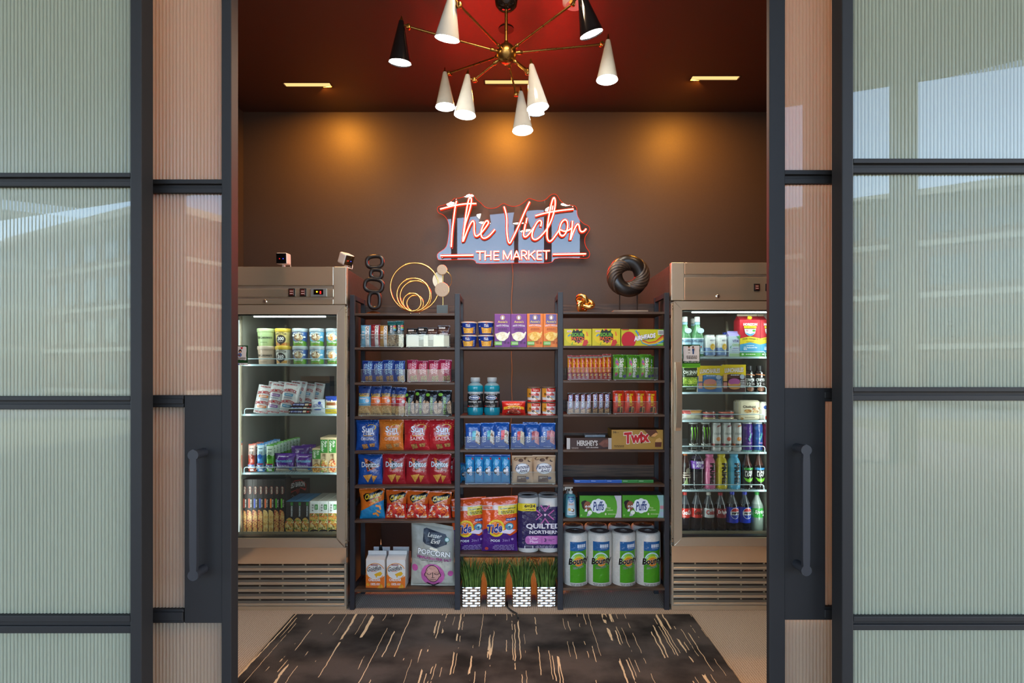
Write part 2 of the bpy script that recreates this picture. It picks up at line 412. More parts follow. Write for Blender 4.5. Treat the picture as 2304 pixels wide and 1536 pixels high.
WOOD = woodmat('dark_walnut', '2E1F16', '624A38')
FRAME = M('1B1A1B', 'satin'); POST = M('2F3036', 'paint')
STEEL = metal('brushed_steel', 'DAD0BA', .32, .02, (4, 4, 220))
STEELP = metal('polished_steel', 'DCD0B8', .08, .012, (3.2, 3.2, 1.2))
CHROME = metal('chrome', 'E6E6E6', .06); BRASS = metal('brass', '9A7840', .28, .03); GOLD = metal('polished_gold', 'F2C274', .22)
CLEAR = sheet('clear_acrylic', 'F6F9F9', .03, .02, .02); GLASS = sheet('door_glass', 'E6ECE8', .06, .0, .012)
ACRYL = sheet('sign_acrylic', 'EEF0F4', .032, .0)
def flutedmat(name, col, trans, coat):
    """pressed ribbed glass: milky body, flat polished outer face"""
    m, n, l = nodes(name); n.clear(); o = n.new('ShaderNodeOutputMaterial')
    tc = n.new('ShaderNodeTexCoord'); nz = n.new('ShaderNodeTexNoise'); nz.inputs['Scale'].default_value = 3
    l.new(tc.outputs['Object'], nz.inputs['Vector'])
    mx = n.new('ShaderNodeMix'); mx.data_type = 'RGBA'; c = lin(col); l.new(nz.outputs[0], mx.inputs[0])
    mx.inputs[6].default_value = (*[x*.96 for x in c], 1); mx.inputs[7].default_value = (*[x*1.03 for x in c], 1)
    d = n.new('ShaderNodeBsdfDiffuse'); t = n.new('ShaderNodeBsdfTranslucent'); t.inputs[0].default_value = (.95, .84, .70, 1)
    l.new(mx.outputs[2], d.inputs[0])
    a = n.new('ShaderNodeMixShader'); a.inputs[0].default_value = trans; l.new(d.outputs[0], a.inputs[1]); l.new(t.outputs[0], a.inputs[2])
    g = n.new('ShaderNodeBsdfGlossy'); g.inputs['Roughness'].default_value = .0
    nr = n.new('ShaderNodeCombineXYZ'); nr.inputs[1].default_value = -1
    geo = n.new('ShaderNodeNewGeometry'); ds = n.new('ShaderNodeVectorMath'); ds.operation = 'DOT_PRODUCT'
    l.new(geo.outputs['Incoming'], ds.inputs[0]); l.new(nr.outputs[0], ds.inputs[1])
    sg = n.new('ShaderNodeMath'); sg.operation = 'SIGN'; l.new(ds.outputs['Value'], sg.inputs[0])
    vs = n.new('ShaderNodeVectorMath'); vs.operation = 'SCALE'; l.new(nr.outputs[0], vs.inputs[0]); l.new(sg.outputs[0], vs.inputs['Scale'])
    l.new(vs.outputs[0], g.inputs['Normal'])
    g2 = n.new('ShaderNodeBsdfGlossy'); g2.inputs['Roughness'].default_value = .18
    gm = n.new('ShaderNodeMixShader'); gm.inputs[0].default_value = .3; l.new(g.outputs[0], gm.inputs[1]); l.new(g2.outputs[0], gm.inputs[2])
    f = n.new('ShaderNodeMixShader'); f.inputs[0].default_value = coat; l.new(a.outputs[0], f.inputs[1]); l.new(gm.outputs[0], f.inputs[2])
    l.new(f.outputs[0], o.inputs[0]); return m
FLUTE = flutedmat('fluted_glass_wall', '949A88', .22, .07); FLUTE2 = flutedmat('fluted_glass_leaf', '8C867A', .52, .04)

# ------------------------------------------------------------------ room shell
CZ = 3.48; BY = 4.36; DZ = 3.40
def st(name, mb, m, label=None, bevel=0): return tag(mb.build(name, m, bevel=bevel), label, None, None, 'structure')
st('floor', MB().box(-9, 9, -14, 4.6, -.1, 0), carpetmat())
st('wall_back', MB().box(-2.2, 2.2, BY, BY+.1, 0, CZ), WALL)
st('wall_left', MB().box(-2.2, -2.1, 2.05, BY, 0, CZ), WALL)
st('wall_right', MB().box(2.1, 2.2, 2.05, BY, 0, CZ), WALL)
st('wall_front', MB().box(-4, 4, 1.84, 2.05, DZ, CZ+.3), FRAME)
st('wall_front_left', MB().box(-4, -2.02, 1.84, 2.05, 0, DZ), FRAME); st('wall_front_right', MB().box(2.02, 4, 1.84, 2.05, 0, DZ), FRAME)
# ceiling with three slots for the downlights
LY = [3.946, 3.91, 3.856]; LX = [X_(692, LY[0]), X_(1143, LY[1]), X_(1609, LY[2])]; HW = .03
cb = MB(); xs = [-2.2]+[q for x in LX for q in (x-.165, x+.165)]+[2.2]
for i in range(7):
    if i % 2 == 0: cb.box(xs[i], xs[i+1], 2.05, BY, CZ, CZ+.12)
    else: y_ = LY[i//2]; cb.box(xs[i], xs[i+1], 2.05, y_-HW, CZ, CZ+.12); cb.box(xs[i], xs[i+1], y_+HW, BY, CZ, CZ+.12)
st('ceiling', cb, CEIL)
WARM = emis('warm_lens', 'FFC27A', .7)
for i, (x, ly, nm) in enumerate(zip(LX, LY, ('left', 'middle', 'right'))):
    r = thing('ceiling_light', 'long recessed amber light in dark ceiling, %s one of three' % nm, 'ceiling light', (x, ly, CZ), 'recessed ceiling lights')
    f = MB(); a, b_ = .168, HW
    for s in (-1, 1): f.box(-a, a, s*b_-.002, s*b_+.002, -.002, .0); f.box(s*a-.004, s*a+.004, -b_, b_, -.002, .0)
    f.build('trim_frame', M('3A2A22', 'paint'), r)
    h = MB(); h.box(-.165, .165, -HW-.004, -HW+.001, 0, .12); h.box(-.165, .165, HW-.001, HW+.004, 0, .12); h.box(-.165, .165, -HW, HW, .118, .122)
    h.build('housing', M('2A211C', 'paint'), r)
    MB().box(-.16, .16, -.026, .026, .003, .010).build('lens', WARM, r)
    ld = bpy.data.lights.new('downlight', 'AREA'); ld.shape = 'RECTANGLE'; ld.size = .16; ld.size_y = .05; ld.energy = DOWNLIGHT_W; ld.color = (1, .37, .035)
    lo = bpy.data.objects.new('downlight', ld); COL.objects.link(lo); lo.parent = r; lo.location = (.08*(1-i), .02, -.006); lo.rotation_euler = (math.radians(8), math.radians(-8*(1-i)), 0)
# the same fittings again nearer the doors, above the view
for x, nm in ((-1.36, 'left'), (0, 'middle'), (1.36, 'right')):
    r = thing('ceiling_light', 'long recessed warm light just inside the sliding doors, %s one' % nm, 'ceiling light', (x, 2.52, CZ), 'recessed ceiling lights')
    f = MB(); f.box(-.175, .175, -.065, .065, -.008, .0); f.build('trim_frame', M('3A2A22', 'paint'), r); MB().box(-.165, .165, -.03, .03, -.010, -.0079).build('lens', WARM, r)
    ld = bpy.data.lights.new('downlight', 'AREA'); ld.shape = 'RECTANGLE'; ld.size = .33; ld.size_y = .1; ld.energy = FRONT_W; ld.color = (1, .63, .36)
    lo = bpy.data.objects.new('downlight', ld); COL.objects.link(lo); lo.parent = r; lo.location = (0, 0, -.014); lo.rotation_euler = (math.radians(14), 0, 0)
c = tag(MB().lathe([(-.006, .045), (0, .045)], 24).build('sprinkler_cover', M('3A2620', 'paint'), loc=(X_(1139, 3.30), 3.30, CZ)), 'round dark cover plate flush with ceiling behind chandelier stem', 'cover plate')
d = MB().lathe([(-.045, .0), (-.044, .05), (-.03, .068), (0, .07)], 28).build('smoke_detector', M('E8DEDA', 'plastic'), loc=(X_(1294, 3.02), 3.02, CZ))
tag(d, 'pale round smoke detector on the ceiling behind a black lamp shade', 'smoke detector')
rug = MB(); rug.box(-1.30, 1.066, 2.08, 3.32, .001, .013)
tag(rug.build('rug', rugmat(), bevel=.005), 'dark charcoal rug with broken cream streaks lying on tan carpet', 'rug')

# ------------------------------------------------------------------ sliding doors of black steel and fluted glass
def fluted(x0, x1, z0, z1, y, parent, m, pitch=.0122, amp=.0042):
    n = max(1, round((x1-x0)/pitch)); p = (x1-x0)/n; b = MB(); vs = []; S = 6
    for i in range(n*S+1):
        t = i/S; vs.append((x0+p*t, y-amp*abs(math.sin(PI*t))**.7))
    v = [(x, yy, z0) for x, yy in vs]+[(x, yy, z1) for x, yy in vs]; k = len(vs)
    v += [(x0, y+.006, z0), (x1, y+.006, z0), (x0, y+.006, z1), (x1, y+.006, z1)]
    b.add(v, [(i, i+1, k+i+1, k+i) for i in range(k-1)]+[(2*k+1, 2*k, 2*k+2, 2*k+3)]); return b.build('glass_pane', m, parent, smooth=False)
def bar(b, x0, x1, za, zb, y0, y1):
    """muntin: two lips and a groove"""
    h = zb-za; b.box(x0, x1, y0+.012, y1, za, zb); b.box(x0, x1, y0, y0+.014, za+h*.66, zb); b.box(x0, x1, y0+.004, y0+.014, za, za+h*.40)
def panel(name, label, x0, x1, y0, y1, stiles, bars, m, extra=None, label2=None):
    r = thing(name, label, None, (0, 0, 0), None, 'structure')
    for a, b_ in stiles: MB().box(a, b_, y0, y1, 0.0, DZ).build('stile', FRAME, r, bevel=.003)
    for xa, xb, za, zb in bars:
        b = MB(); bar(b, xa, xb, za, zb, y0, y1); b.build('muntin', FRAME, r, bevel=.002)
    return r
zz = lambda py, Y: Z_(py, Y)
# near fixed panels
for nm, x0, x1, st_, bz, gx in (('door_1', -2.02, X_(318, 1.85), [(X_(292.5, 1.85), X_(318, 1.85)), (-2.02, -1.95)], [(418, 388), (921, 891), (1426, 1385)], (-1.95, X_(292.5, 1.85))),
                                ('door_2', X_(1895, 1.85), 2.02, [(X_(1895, 1.85), X_(1920.5, 1.85)), (1.95, 2.02)], [(388, 356), (901, 871), (1419, 1387)], (X_(1920.5, 1.85), 1.95))):
    side = 'left' if x0 < 0 else 'right'
    r = panel(nm, 'fixed near glass wall panel of pale green ribbed glass in black steel, %s side' % side, x0, x1, 1.85, 1.912, st_,
              [(gx[0], gx[1], zz(a, 1.85), zz(b_, 1.85)) for a, b_ in bz]+[(gx[0], gx[1], 0, .09), (gx[0], gx[1], DZ-.06, DZ)], FLUTE)
    ed = [.09]+[q for a, b_ in sorted(bz, key=lambda t: -t[0]) for q in (zz(a, 1.85), zz(b_, 1.85))]+[DZ-.06]
    for i in range(0, len(ed), 2): fluted(gx[0], gx[1], ed[i], ed[i+1], 1.872, r, FLUTE)
# sliding leaves behind them
def leaf(nm, side, y0, y1, edge, glass, out, bars, plate, slot, hx, hz):
    s = 1 if side == 'left' else -1
    r = thing(nm, 'sliding door leaf of ribbed glass and black steel, open to the %s' % side, None, (0, 0, 0), None, 'structure')
    e0, e1 = sorted((X_(edge[0], y0), X_(edge[1], y0))); MB().box(e0, e1, y0, y1, 0, DZ).build('stile', FRAME, r, bevel=.003)
    oX = s*-2.0; gx0, gx1 = sorted((oX, X_(glass, y0)))
    MB().box(*sorted((oX, oX+s*.04)), y0, y1, 0, DZ).build('stile', FRAME, r)
    for a, b_ in bars+[(Z_(0, 1), None)][:0]:
        b = MB(); bar(b, gx0, gx1, zz(a, y0), zz(b_, y0), y0, y1); b.build('muntin', FRAME, r, bevel=.002)
    for za, zb in ((0, .09), (DZ-.06, DZ)): MB().box(gx0, gx1, y0, y1, za, zb).build('muntin', FRAME, r)
    p0, p1 = sorted((X_(plate[0], y0), X_(plate[1], y0))); pz0, pz1 = zz(plate[3], y0), zz(plate[2], y0)
    MB().box(p0, p1, y0+.002, y1-.004, pz0, pz1).build('lock_plate', FRAME, r, bevel=.002)
    # narrow glass beside the plate, with lips above and below
    s0, s1 = sorted((oX, X_(slot[0], y0))); sz0, sz1 = zz(slot[2], y0), zz(slot[1], y0)
    b = MB(); b.box(s0, s1, y0+.002, y1, sz1, pz1); b.box(s0, s1, y0-.004, y1, sz1+.012, pz1-.012); b.build('muntin', FRAME, r, bevel=.002)
    b = MB(); b.box(s0, s1, y0+.002, y1, pz0, sz0); b.box(s0, s1, y0-.004, y1, pz0+.010, sz0-.008); b.build('muntin', FRAME, r, bevel=.002)
    fluted(s0, s1, sz0, sz1, y0+.02, r, FLUTE2)
    top = zz(bars[0][1], y0); fluted(gx0, gx1, top, DZ-.06, y0+.02, r, FLUTE2)
    fluted(gx0, gx1, pz1, zz(bars[0][0], y0), y0+.02, r, FLUTE2); fluted(gx0, gx1, .09, pz0, y0+.02, r, FLUTE2)
    # pull handle: flat bar with round ends on two posts
    x = X_(hx, y0-.06); za, zb = Z_(hz[1], y0-.06), Z_(hz[0], y0-.06); yy = y0-.065
    HND = M('25262B', 'paint'); h = MB(); rr = .0185
    pts = [(x+rr*math.sin(t), za-rr*math.cos(t)) for t in [q*PI/14-2.2 for q in range(0, 20)] if abs(t) < 2.25]
    def cap(zc, sgn): return [(x+rr*math.sin(a), zc+sgn*rr*math.cos(a)) for a in [(-2.5+5.0*i/16) for i in range(17)]]
    bw = .0125; outl = [(px_, pz_) for px_, pz_ in cap(za, -1)]; outl = [p for p in outl]+[(x+bw, za+.045), (x+bw, zb-.045)]+[p for p in reversed(cap(zb, 1))]+[(x-bw, zb-.045), (x-bw, za+.045)]
    h.prism(outl, yy, yy+.012)
    ho = h.build('handle', HND, r, bevel=.0012)
    for zc in (za, zb): MB().lathe([(0, .0155), (y0-yy-.010, .0155)], 20, (x, yy+.012, zc), (0, 1, 0)).build('handle_post', HND, ho, smooth=True)
leaf('door_3', 'left', 1.96, 2.012, (498, 520), 499, 0, [(433, 403)], (414, 499, 889, 1402), (412, 916, 1371), 436, (1023, 1293))
leaf('door_4', 'right', 1.96, 1.984, (1731, 1767), 1766, 0, [(412, 382)], (1766, 1858, 873, 1395), (1855, 903, 1365), 1813, (1012, 1282))
# floor and head tracks
st('trim_1', MB().box(-2, 2, 1.94, 2.03, DZ-.005, DZ+.05), FRAME)

# ------------------------------------------------------------------ outdoors behind the viewer: porch and buildings, seen only as reflections
STUC = M('A8A49A', 'matte'); LINE = lambda x: -7.4+.37*x
so = MB(); v = [(-16, LINE(-16)), (12, LINE(12)), (12, 1.84), (-16, 1.84)]
so.add([(x, y, 6.0) for x, y in v]+[(x, y, 6.25) for x, y in v], [(3, 2, 1, 0), (4, 5, 6, 7), (0, 1, 5, 4), (1, 2, 6, 5), (2, 3, 7, 6), (3, 0, 4, 7)])
st('ceiling_porch', so, M('847F76', 'matte'))
st('wall_upper', MB().box(-16, 12, 1.95, 2.1, CZ+.3, 6), STUC); st('wall_side_left', MB().box(-16, -4, 1.86, 2.05, 0, CZ+.3), STUC); st('wall_side_right', MB().box(4, 12, 1.86, 2.05, 0, CZ+.3), STUC)
for x, w in ((-1.72, .16), (.12, .12), (1.0, .2), (2.3, .9), (6.2, .3), (-9.6, .3)):
    st('porch_column', MB().box(x-w/2, x+w/2, LINE(x)-.1, LINE(x)+.12, 0, 6), M('3A332F', 'matte') if abs(x) < 3 else STUC)
bm_ = MB(); a, b_ = 3.0, 12.0; bm_.add([(a, LINE(a)-.1, 3.95), (b_, LINE(b_)-.1, 3.95), (b_, LINE(b_)+.1, 3.95), (a, LINE(a)+.1, 3.95), (a, LINE(a)-.1, 4.2), (b_, LINE(b_)-.1, 4.2), (b_, LINE(b_)+.1, 4.2), (a, LINE(a)+.1, 4.2)],
       [(0, 3, 2, 1), (4, 5, 6, 7), (0, 1, 5, 4), (1, 2, 6, 5), (2, 3, 7, 6), (3, 0, 4, 7)]); st('porch_beam', bm_, STUC)
st('ground_street', MB().box(-60, 60, -60, -14, -.1, -.02), M('B0ACA2', 'matte'))
def building(label, x0, x1, y0, y1, h, wall, nx, nz, trim, ang=0, eave=.8):
    r = thing('building', label, 'building', ((x0+x1)/2, (y0+y1)/2, 0)); r.rotation_euler.z = ang
    w, dp = (x1-x0)/2, (y1-y0)/2; MB().box(-w, w, -dp, dp, 0, h).build('wall', M(wall, 'matte'), r)
    MB().box(-w-eave, w+eave, -dp-eave, dp+eave, h, h+.35).build('roof', M(trim, 'matte'), r)
    win = None
    for j in range(nz):
        z = h*(j+.35)/nz
        MB().box(-w-.06, w+.06, -dp-.08, dp+.08, z-.5, z-.28).build('band', M(trim, 'matte'), r)
        for i in range(nx):
            x = -w+2*w*(i+.5)/nx
            if win is None: win = MB().box(-.62, .62, -.04, .04, 0, h/nz*.55).build('window', M('3C4A58', 'gloss'), r); o = win
            else: o = win.copy(); COL.objects.link(o); o.parent = r
            o.location = (x, dp+.03, z)
building('long grey building beyond the porch, reflected in the left glass', -62, -26, -50, -38, 10.6, '6C7872', 8, 4, 'A8A294', .05)
building('brick building with deep cream eaves reflected in the left glass', -27, -14, -33, -26, 8.9, '84584A', 6, 4, 'E0D4B8', .5, 1.4)
building('brick building with cream balcony bands reflected in the right glass', 13, 29, -25, -17, 8.4, '845848', 9, 4, 'E4D8BC', .55, .5)
building('low grey building reflected in the wall sign', -2.5, 7, -52, -44, 8.0, '7F8B98', 5, 3, 'B8BEC4', 0, .3)
# ------------------------------------------------------------------ display coolers
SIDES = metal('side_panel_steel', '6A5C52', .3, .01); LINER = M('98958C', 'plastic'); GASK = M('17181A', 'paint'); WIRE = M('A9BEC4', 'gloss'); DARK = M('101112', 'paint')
LEDM = emis('cooler_led', 'F4FAFF', 6); LEDV = emis('cooler_side_led', 'F4FAFF', .8)
def cooler(side, px0, px1, ptop, hdr, label):
    """front face between pixel columns px0..px1; hdr = (panel bottom, door top, glass top, glass bottom, door bottom, band bottom, grille bottom, floor)"""
    Y = 3.40; s = 1 if side == 'left' else -1        # s=+1: visible post on the right
    x0, x1 = X_(px0, Y), X_(px1, Y); z = lambda p: Z_(p, Y); zt = z(ptop); yb = BY-.06
    r = thing('display_cooler', label, 'cooler', ((x0+x1)/2, Y, 0)); cx = (x0+x1)/2; w = (x1-x0)/2
    hb, dt, gt, gb, db, bb, sb, fl = [z(p) for p in hdr]
    b = MB(); yb -= Y; t = .045
    b.box(-w, -w+t, .03, yb, .03, zt-.01); b.box(w-t, w, .03, yb, .03, zt-.01); b.box(-w+t, w-t, yb-.04, yb, .03, zt-.01)
    b.box(-w+t, w-t, .03, yb-.04, hb-.01, zt-.01); b.box(-w+t, w-t, .03, yb-.04, .03, gb-.06)
    b.build('cabinet', SIDES, r, bevel=.003)
    li = MB(); a = w-t-.001
    li.box(-a, -a+.004, .06, yb-.041, gb-.055, hb-.012); li.box(a-.004, a, .06, yb-.041, gb-.055, hb-.012)
    li.box(-a, a, yb-.046, yb-.041, gb-.055, hb-.012); li.box(-a, a, .06, yb-.041, gb-.059, gb-.05); li.box(-a, a, .06, yb-.041, hb-.016, hb-.0115)
    li.build('inner_liner', LINER, r)
    # header: side column, upper band, groove, control band
    cw = 29*Y/F; xa, xb = (-w, w-cw) if s > 0 else (-w+cw, w)
    MB().box(w-cw+.0015 if s > 0 else -w, w if s > 0 else -w+cw-.0015, -.004, .04, hb, zt).build('corner_column', STEEL, r, bevel=.002)
    g0, g1, g2, g3 = hdr_g[side]
    MB().box(xa, xb, -.004, .03, z(g0), zt).build('upper_band', STEELP, r, bevel=.0025)
    MB().box(xa, xb, .006, .03, z(g1), z(g0)).build('groove', STEEL, r)
    if g2: 
        MB().box(xa, xb, -.001, .03, z(g2), z(g1)).build('control_band', STEELP, r, bevel=.002)
        MB().box(xa, xb, .006, .03, z(g3), z(g2)).build('groove', STEEL, r)
        MB().box(xa, xb, -.004, .03, hb, z(g3)).build('lower_band', STEELP, r, bevel=.002)
    else: MB().box(xa, xb, -.004, .03, hb, z(g1)).build('control_band', STEELP, r, bevel=.002)
    L = lambda p: X_(p, Y)-cx
    for pa, pb in sw_px[side]:
        za, zb = (z(667), z(649)) if side == 'left' else (z(654.5), z(638.5))
        q = MB().box(L(pa), L(pb), -.009, .0, za, zb).build('switch_plate', DARK, r, bevel=.0015)
        MB().box(L(pa)+.006, L(pb)-.006, -.012, -.008, za+.006, zb-.006).build('rocker', M('5A2A26', 'gloss'), q, bevel=.001)
        for k in (.35, .65): MB().box(L(pa)+.010, L(pb)-.010, -.0126, -.0119, za+(zb-za)*k-.002, za+(zb-za)*k+.002).build('mark', M('E8C8C0', 'paper'), q)
    if side == 'left':
        q = MB().box(L(700), L(735.5), -.010, 0, z(667.5), z(649)).build('thermostat', M('7B7F80', 'plastic'), r, bevel=.0015)
        MB().box(L(707), L(728.5), -.0115, -.0095, z(663), z(651.5)).build('screen', M('0A0A0A', 'gloss'), q)
        d7 = MB(); dx = .0016
        for xx, yy_, ww, hh in ((0, 0, .008, dx), (0, .0135, .008, dx), (0, 0, dx, .015), (.0065, 0, dx, .015)): d7.box(L(721)+xx, L(721)+xx+ww, -.0122, -.0114, z(661)+yy_, z(661)+yy_+hh)
        d7.build('digit', emis('red_digit', 'FF2020', 2.5), q)
        MB().lathe([(0, .0055), (.0008, .0055)], 14, (L(714.5), -.0114, z(656.8)), (0, -1, 0)).build('indicator', emis('amber_dot', 'E8B020', 1.2), q)
    lk = (597, 678) if side == 'left' else (1614.5, 666)
    q = MB().lathe([(0, .0115), (.006, .0115), (.008, .009)], 20, (L(lk[0]), -.003, z(lk[1])), (0, -1, 0)).build('lock', CHROME, r, smooth=True)
    MB().box(L(lk[0])-.001, L(lk[0])+.001, -.0118, -.0108, z(lk[1])-.005, z(lk[1])+.005).build('keyhole', DARK, q)
    # door: mitred frame, gasket, pane
    ox0, ox1 = (-w-.0, w-.006) if s > 0 else (-w+.012, w); fw = 17.5*Y/F; d = thing('door', None, None); d.parent = r
    d['label'] = 'framed glass door'
    gx0, gx1 = (ox0+.055, ox1-fw) if s > 0 else (ox0+fw, ox1-.055); yf, yr = -.016, .03
    for nm, q4 in (('top_rail', [(ox0, dt), (ox1, dt), (gx1, gt), (gx0, gt)]), ('bottom_rail', [(ox0, db), (gx0, gb), (gx1, gb), (ox1, db)]),
                   ('frame_stile', [(ox0, db), (ox0, dt), (gx0, gt), (gx0, gb)]), ('frame_stile', [(ox1, db), (gx1, gb), (gx1, gt), (ox1, dt)])):
        bo = MB(); cxm = sum(p[0] for p in q4)/4; czm = sum(p[1] for p in q4)/4
        bo.prism(q4, yf, yr); bo.build(nm, STEEL, d, bevel=.0015)
    gk = MB()
    for xa_, xb_, za_, zb_ in ((gx0-.002, gx0+.006, gb, gt), (gx1-.006, gx1+.002, gb, gt), (gx0, gx1, gb-.002, gb+.006), (gx0, gx1, gt-.006, gt+.002)): gk.box(xa_, xb_, .004, .05, za_, zb_)
    gk.build('gasket', GASK, d)
    MB().box(gx0, gx1, .010, .016, gb, gt).build('glass_pane', GLASS, d)
    hx = ox1+.006 if s > 0 else ox0-.006
    hz0, hz1 = db+.03, dt-.03
    MB().box(*sorted((hx-.006, hx+.005)), -.004, .04, db+.02, dt-.01).build('door_edge', STEELP, d, bevel=.002)
    for zz_ in (db+.035, dt-.035):
        for k in (-.008, .008): MB().lathe([(0, .0035), (.003, .003)], 10, (hx, -.005, zz_+k), (0, -1, 0)).build('hinge_screw', CHROME, d)
    # bar handle on the latch side (seen on the right cooler)
    if s < 0:
        xh = L(1523.5); hb_ = MB(); pr = []
        n = 16; za, zb = z(968), z(814)
        hw = .0165; v = []; 
        for i in range(n+1):
            t_ = i/n; bow = -.02-.026*math.sin(PI*t_)**.6
            for xx in (-hw, hw): v += [(xh+xx, bow, za+(zb-za)*t_), (xh+xx, bow+.006, za+(zb-za)*t_)]
        f = []
        for i in range(n):
            a0 = i*4; f += [(a0, a0+2, a0+6, a0+4), (a0+1, a0+5, a0+7, a0+3), (a0, a0+4, a0+5, a0+1), (a0+2, a0+3, a0+7, a0+6)]
        f += [(0, 1, 3, 2), (n*4, n*4+2, n*4+3, n*4+1)]; hb_.add(v, f); hb_.build('handle', STEELP, d, smooth=True)
        for zc in (za+.02, zb-.02): MB().box(xh-.010, xh+.010, -.022, -.012, zc-.012, zc+.012).build('handle_mount', STEEL, d)
    # plinth with louvres
    MB().box(-w, w, -.004, .03, bb, db-.004).build('plinth_band', STEELP, r, bevel=.002)
    jw = .012
    for sx in (-1, 1): MB().box(*sorted((sx*w, sx*(w-jw))), -.004, .03, sb, bb).build('grille_jamb', STEEL, r)
    MB().box(-w+jw, w-jw, .05, .055, sb, bb).build('grille_back', M('1A1715', 'matte'), r)
    n = 6; ph = (bb-sb)/n
    for i in range(n):
        z1 = sb+ph*(i+.60); z0 = sb+ph*i; sl = MB(); pf = []
        for j in range(7):
            t_ = j/6; pf.append((.020-.024*math.sin(t_*PI/2)**1.3, z1-(z1-z0-.003)*t_))
        v = [(x_, y_, q_) for y_, q_ in pf for x_ in (-w+jw, w-jw)]
        f = [(2*j, 2*j+2, 2*j+3, 2*j+1) for j in range(6)]
        v += [(-w+jw, .0, z0-.001), (w-jw, .0, z0-.001), (-w+jw, .02, z0+.003), (w-jw, .02, z0+.003)]; f += [(12, 14, 15, 13), (14, 16, 17, 15)]
        sl.add(v, f); sl.build('louvre', STEEL, r, smooth=True)
    pitch = 52*Y/F
    x = -w+jw+(.052 if s > 0 else .125*0+pitch)
    while x < w-jw-.02:
        MB().box(x-.004, x+.004, .021, .05, sb, bb).build('grille_rib', STEEL, r); x += pitch
    MB().box(-w, w, -.004, .03, fl, sb).build('plinth_strip', STEELP, r, bevel=.002)
    for sx in (-1, 1):
        for yy in (.06, yb-.06): MB().lathe([(0, .018), (.04, .018)], 14, (sx*(w-.05), yy, 0)).build('foot', DARK, r)
    # light strip under the header
    ls = thing('light_strip', None, None); ls.parent = r; zl = gt-.010
    MB().box(gx0+.01, gx1-.01, .05, .075, zl+.006, zl+.016).build('strip_housing', M('9AA2A6', 'plastic'), ls)
    m_ = MB(); k0, k1 = (gx0+.10, gx1-.085) if s > 0 else (gx0+.085, gx1-.02); k = int((k1-k0)/.0135)
    for i in range(k): m_.box(k0+i*.0135, k0+i*.0135+.0105, .05, .064, zl-.002, zl+.006)
    m_.build('diode_row', LEDM, ls)
    ld = bpy.data.lights.new('cooler_light', 'AREA'); ld.shape = 'RECTANGLE'; ld.size = .5; ld.size_y = .05; ld.energy = LED_W; ld.color = (.86, .95, 1.0)
    lo = bpy.data.objects.new('cooler_light', ld); COL.objects.link(lo); lo.parent = r; lo.location = (0, .078, zl-.012); lo.rotation_euler = (math.radians(12), 0, 0)
    for sx in (-1, 1):                                  # upright light strips inside the jambs
        MB().box(*sorted((sx*(a-.006), sx*(a-.016))), .052, .060, gb+.02, gt-.03).build('side_strip', LEDV, ls)
        ld = bpy.data.lights.new('cooler_side_light', 'AREA'); ld.shape = 'RECTANGLE'; ld.size = .03; ld.size_y = gt-gb-.1; ld.energy = LED_W*1.5; ld.color = (.92, .97, 1.0)
        lo = bpy.data.objects.new('cooler_side_light', ld); COL.objects.link(lo); lo.parent = r; lo.location = (sx*(a-.02), .062, (gt+gb)/2)
        lo.rotation_euler = Vector((sx*.75, -.62, 0)).to_track_quat('Z', 'Y').to_euler()
    # wire shelves and pilasters
    for sx in (-1, 1):
        for yy in (.09, yb-.12): MB().box(*sorted((sx*a, sx*(a-.012))), yy, yy+.018, gb-.03, gt).build('pilaster', STEELP, r)
    ysh = .115
    for top, guard, gin in shelf_px[side]:
        Ys = Y+ysh; zs = Z_(top, Ys); zg = Z_(guard, Ys); q = thing('wire_shelf', None, None); q.parent = r
        b = MB(); xl, xr = -a+.006, a-.006
        b.box(xl, xr, ysh, ysh+.006, zs-.013, zs-.001); b.box(xl, xr, yb-.08, yb-.074, zs-.012, zs-.004); b.build('rail', WIRE, q)
        wr = MB(); k = 40
        for i in range(k):
            x = xl+(xr-xl)*(i+.5)/k; wr.box(x-.0016, x+.0016, ysh, yb-.075, zs-.0035, zs-.0005)
        for yy in (.25, .4): wr.box(xl, xr, ysh+yy, ysh+yy+.004, zs-.009, zs-.004)
        tag(wr.build('wires', WIRE, q), kind='stuff')
        gx = gin*Y/F; xg0, xg1 = (xl+gx, xr-gx)
        arc = [(xg0, ysh-.001, zs-.006), (xg0, ysh-.001, zg-.012), (xg0+.004, ysh-.001, zg-.003), (xg0+.012, ysh-.001, zg), (xg1-.012, ysh-.001, zg), (xg1-.004, ysh-.001, zg-.003), (xg1, ysh-.001, zg-.012), (xg1, ysh-.001, zs-.006)]
        MB().tube(arc, .0028, 6).build('guard_rail', WIRE, q, smooth=True)
    MB().box(-a+.01, a-.01, .095, .10, gb-.04, gb+.010).build('floor_rail', STEELP, r)
    return r, cx
hdr_g = dict(left=(642, 650, 668, 673), right=(617, 624, None, None))
sw_px = dict(left=[(650, 664.5), (675.5, 690)], right=[(1695, 1708.5), (1721, 1734)])
shelf_px = dict(left=[(818.5, 807, 4), (930.5, 919, 6), (1062.5, 1050.6, 5)], right=[(801.5, 791, 6), (881.5, 869.5, 4), (944.5, 932, 7), (1016, 1003.5, 7), (1101, 1090, 9)])
LC, lcx = cooler('left', 505, 779.5, 600, (684.5, 687, 707, 1209.5, 1229.5, 1268, 1363, 1373.5), 'stainless steel glass door freezer on the left, two small cameras on top')
RC, rcx = cooler('right', 1510.5, 1766, 590.5, (675.5, 678.5, 697, 1208, 1226, 1265, 1361, 1372), 'stainless steel glass door refrigerator on the right with curved bar handle')
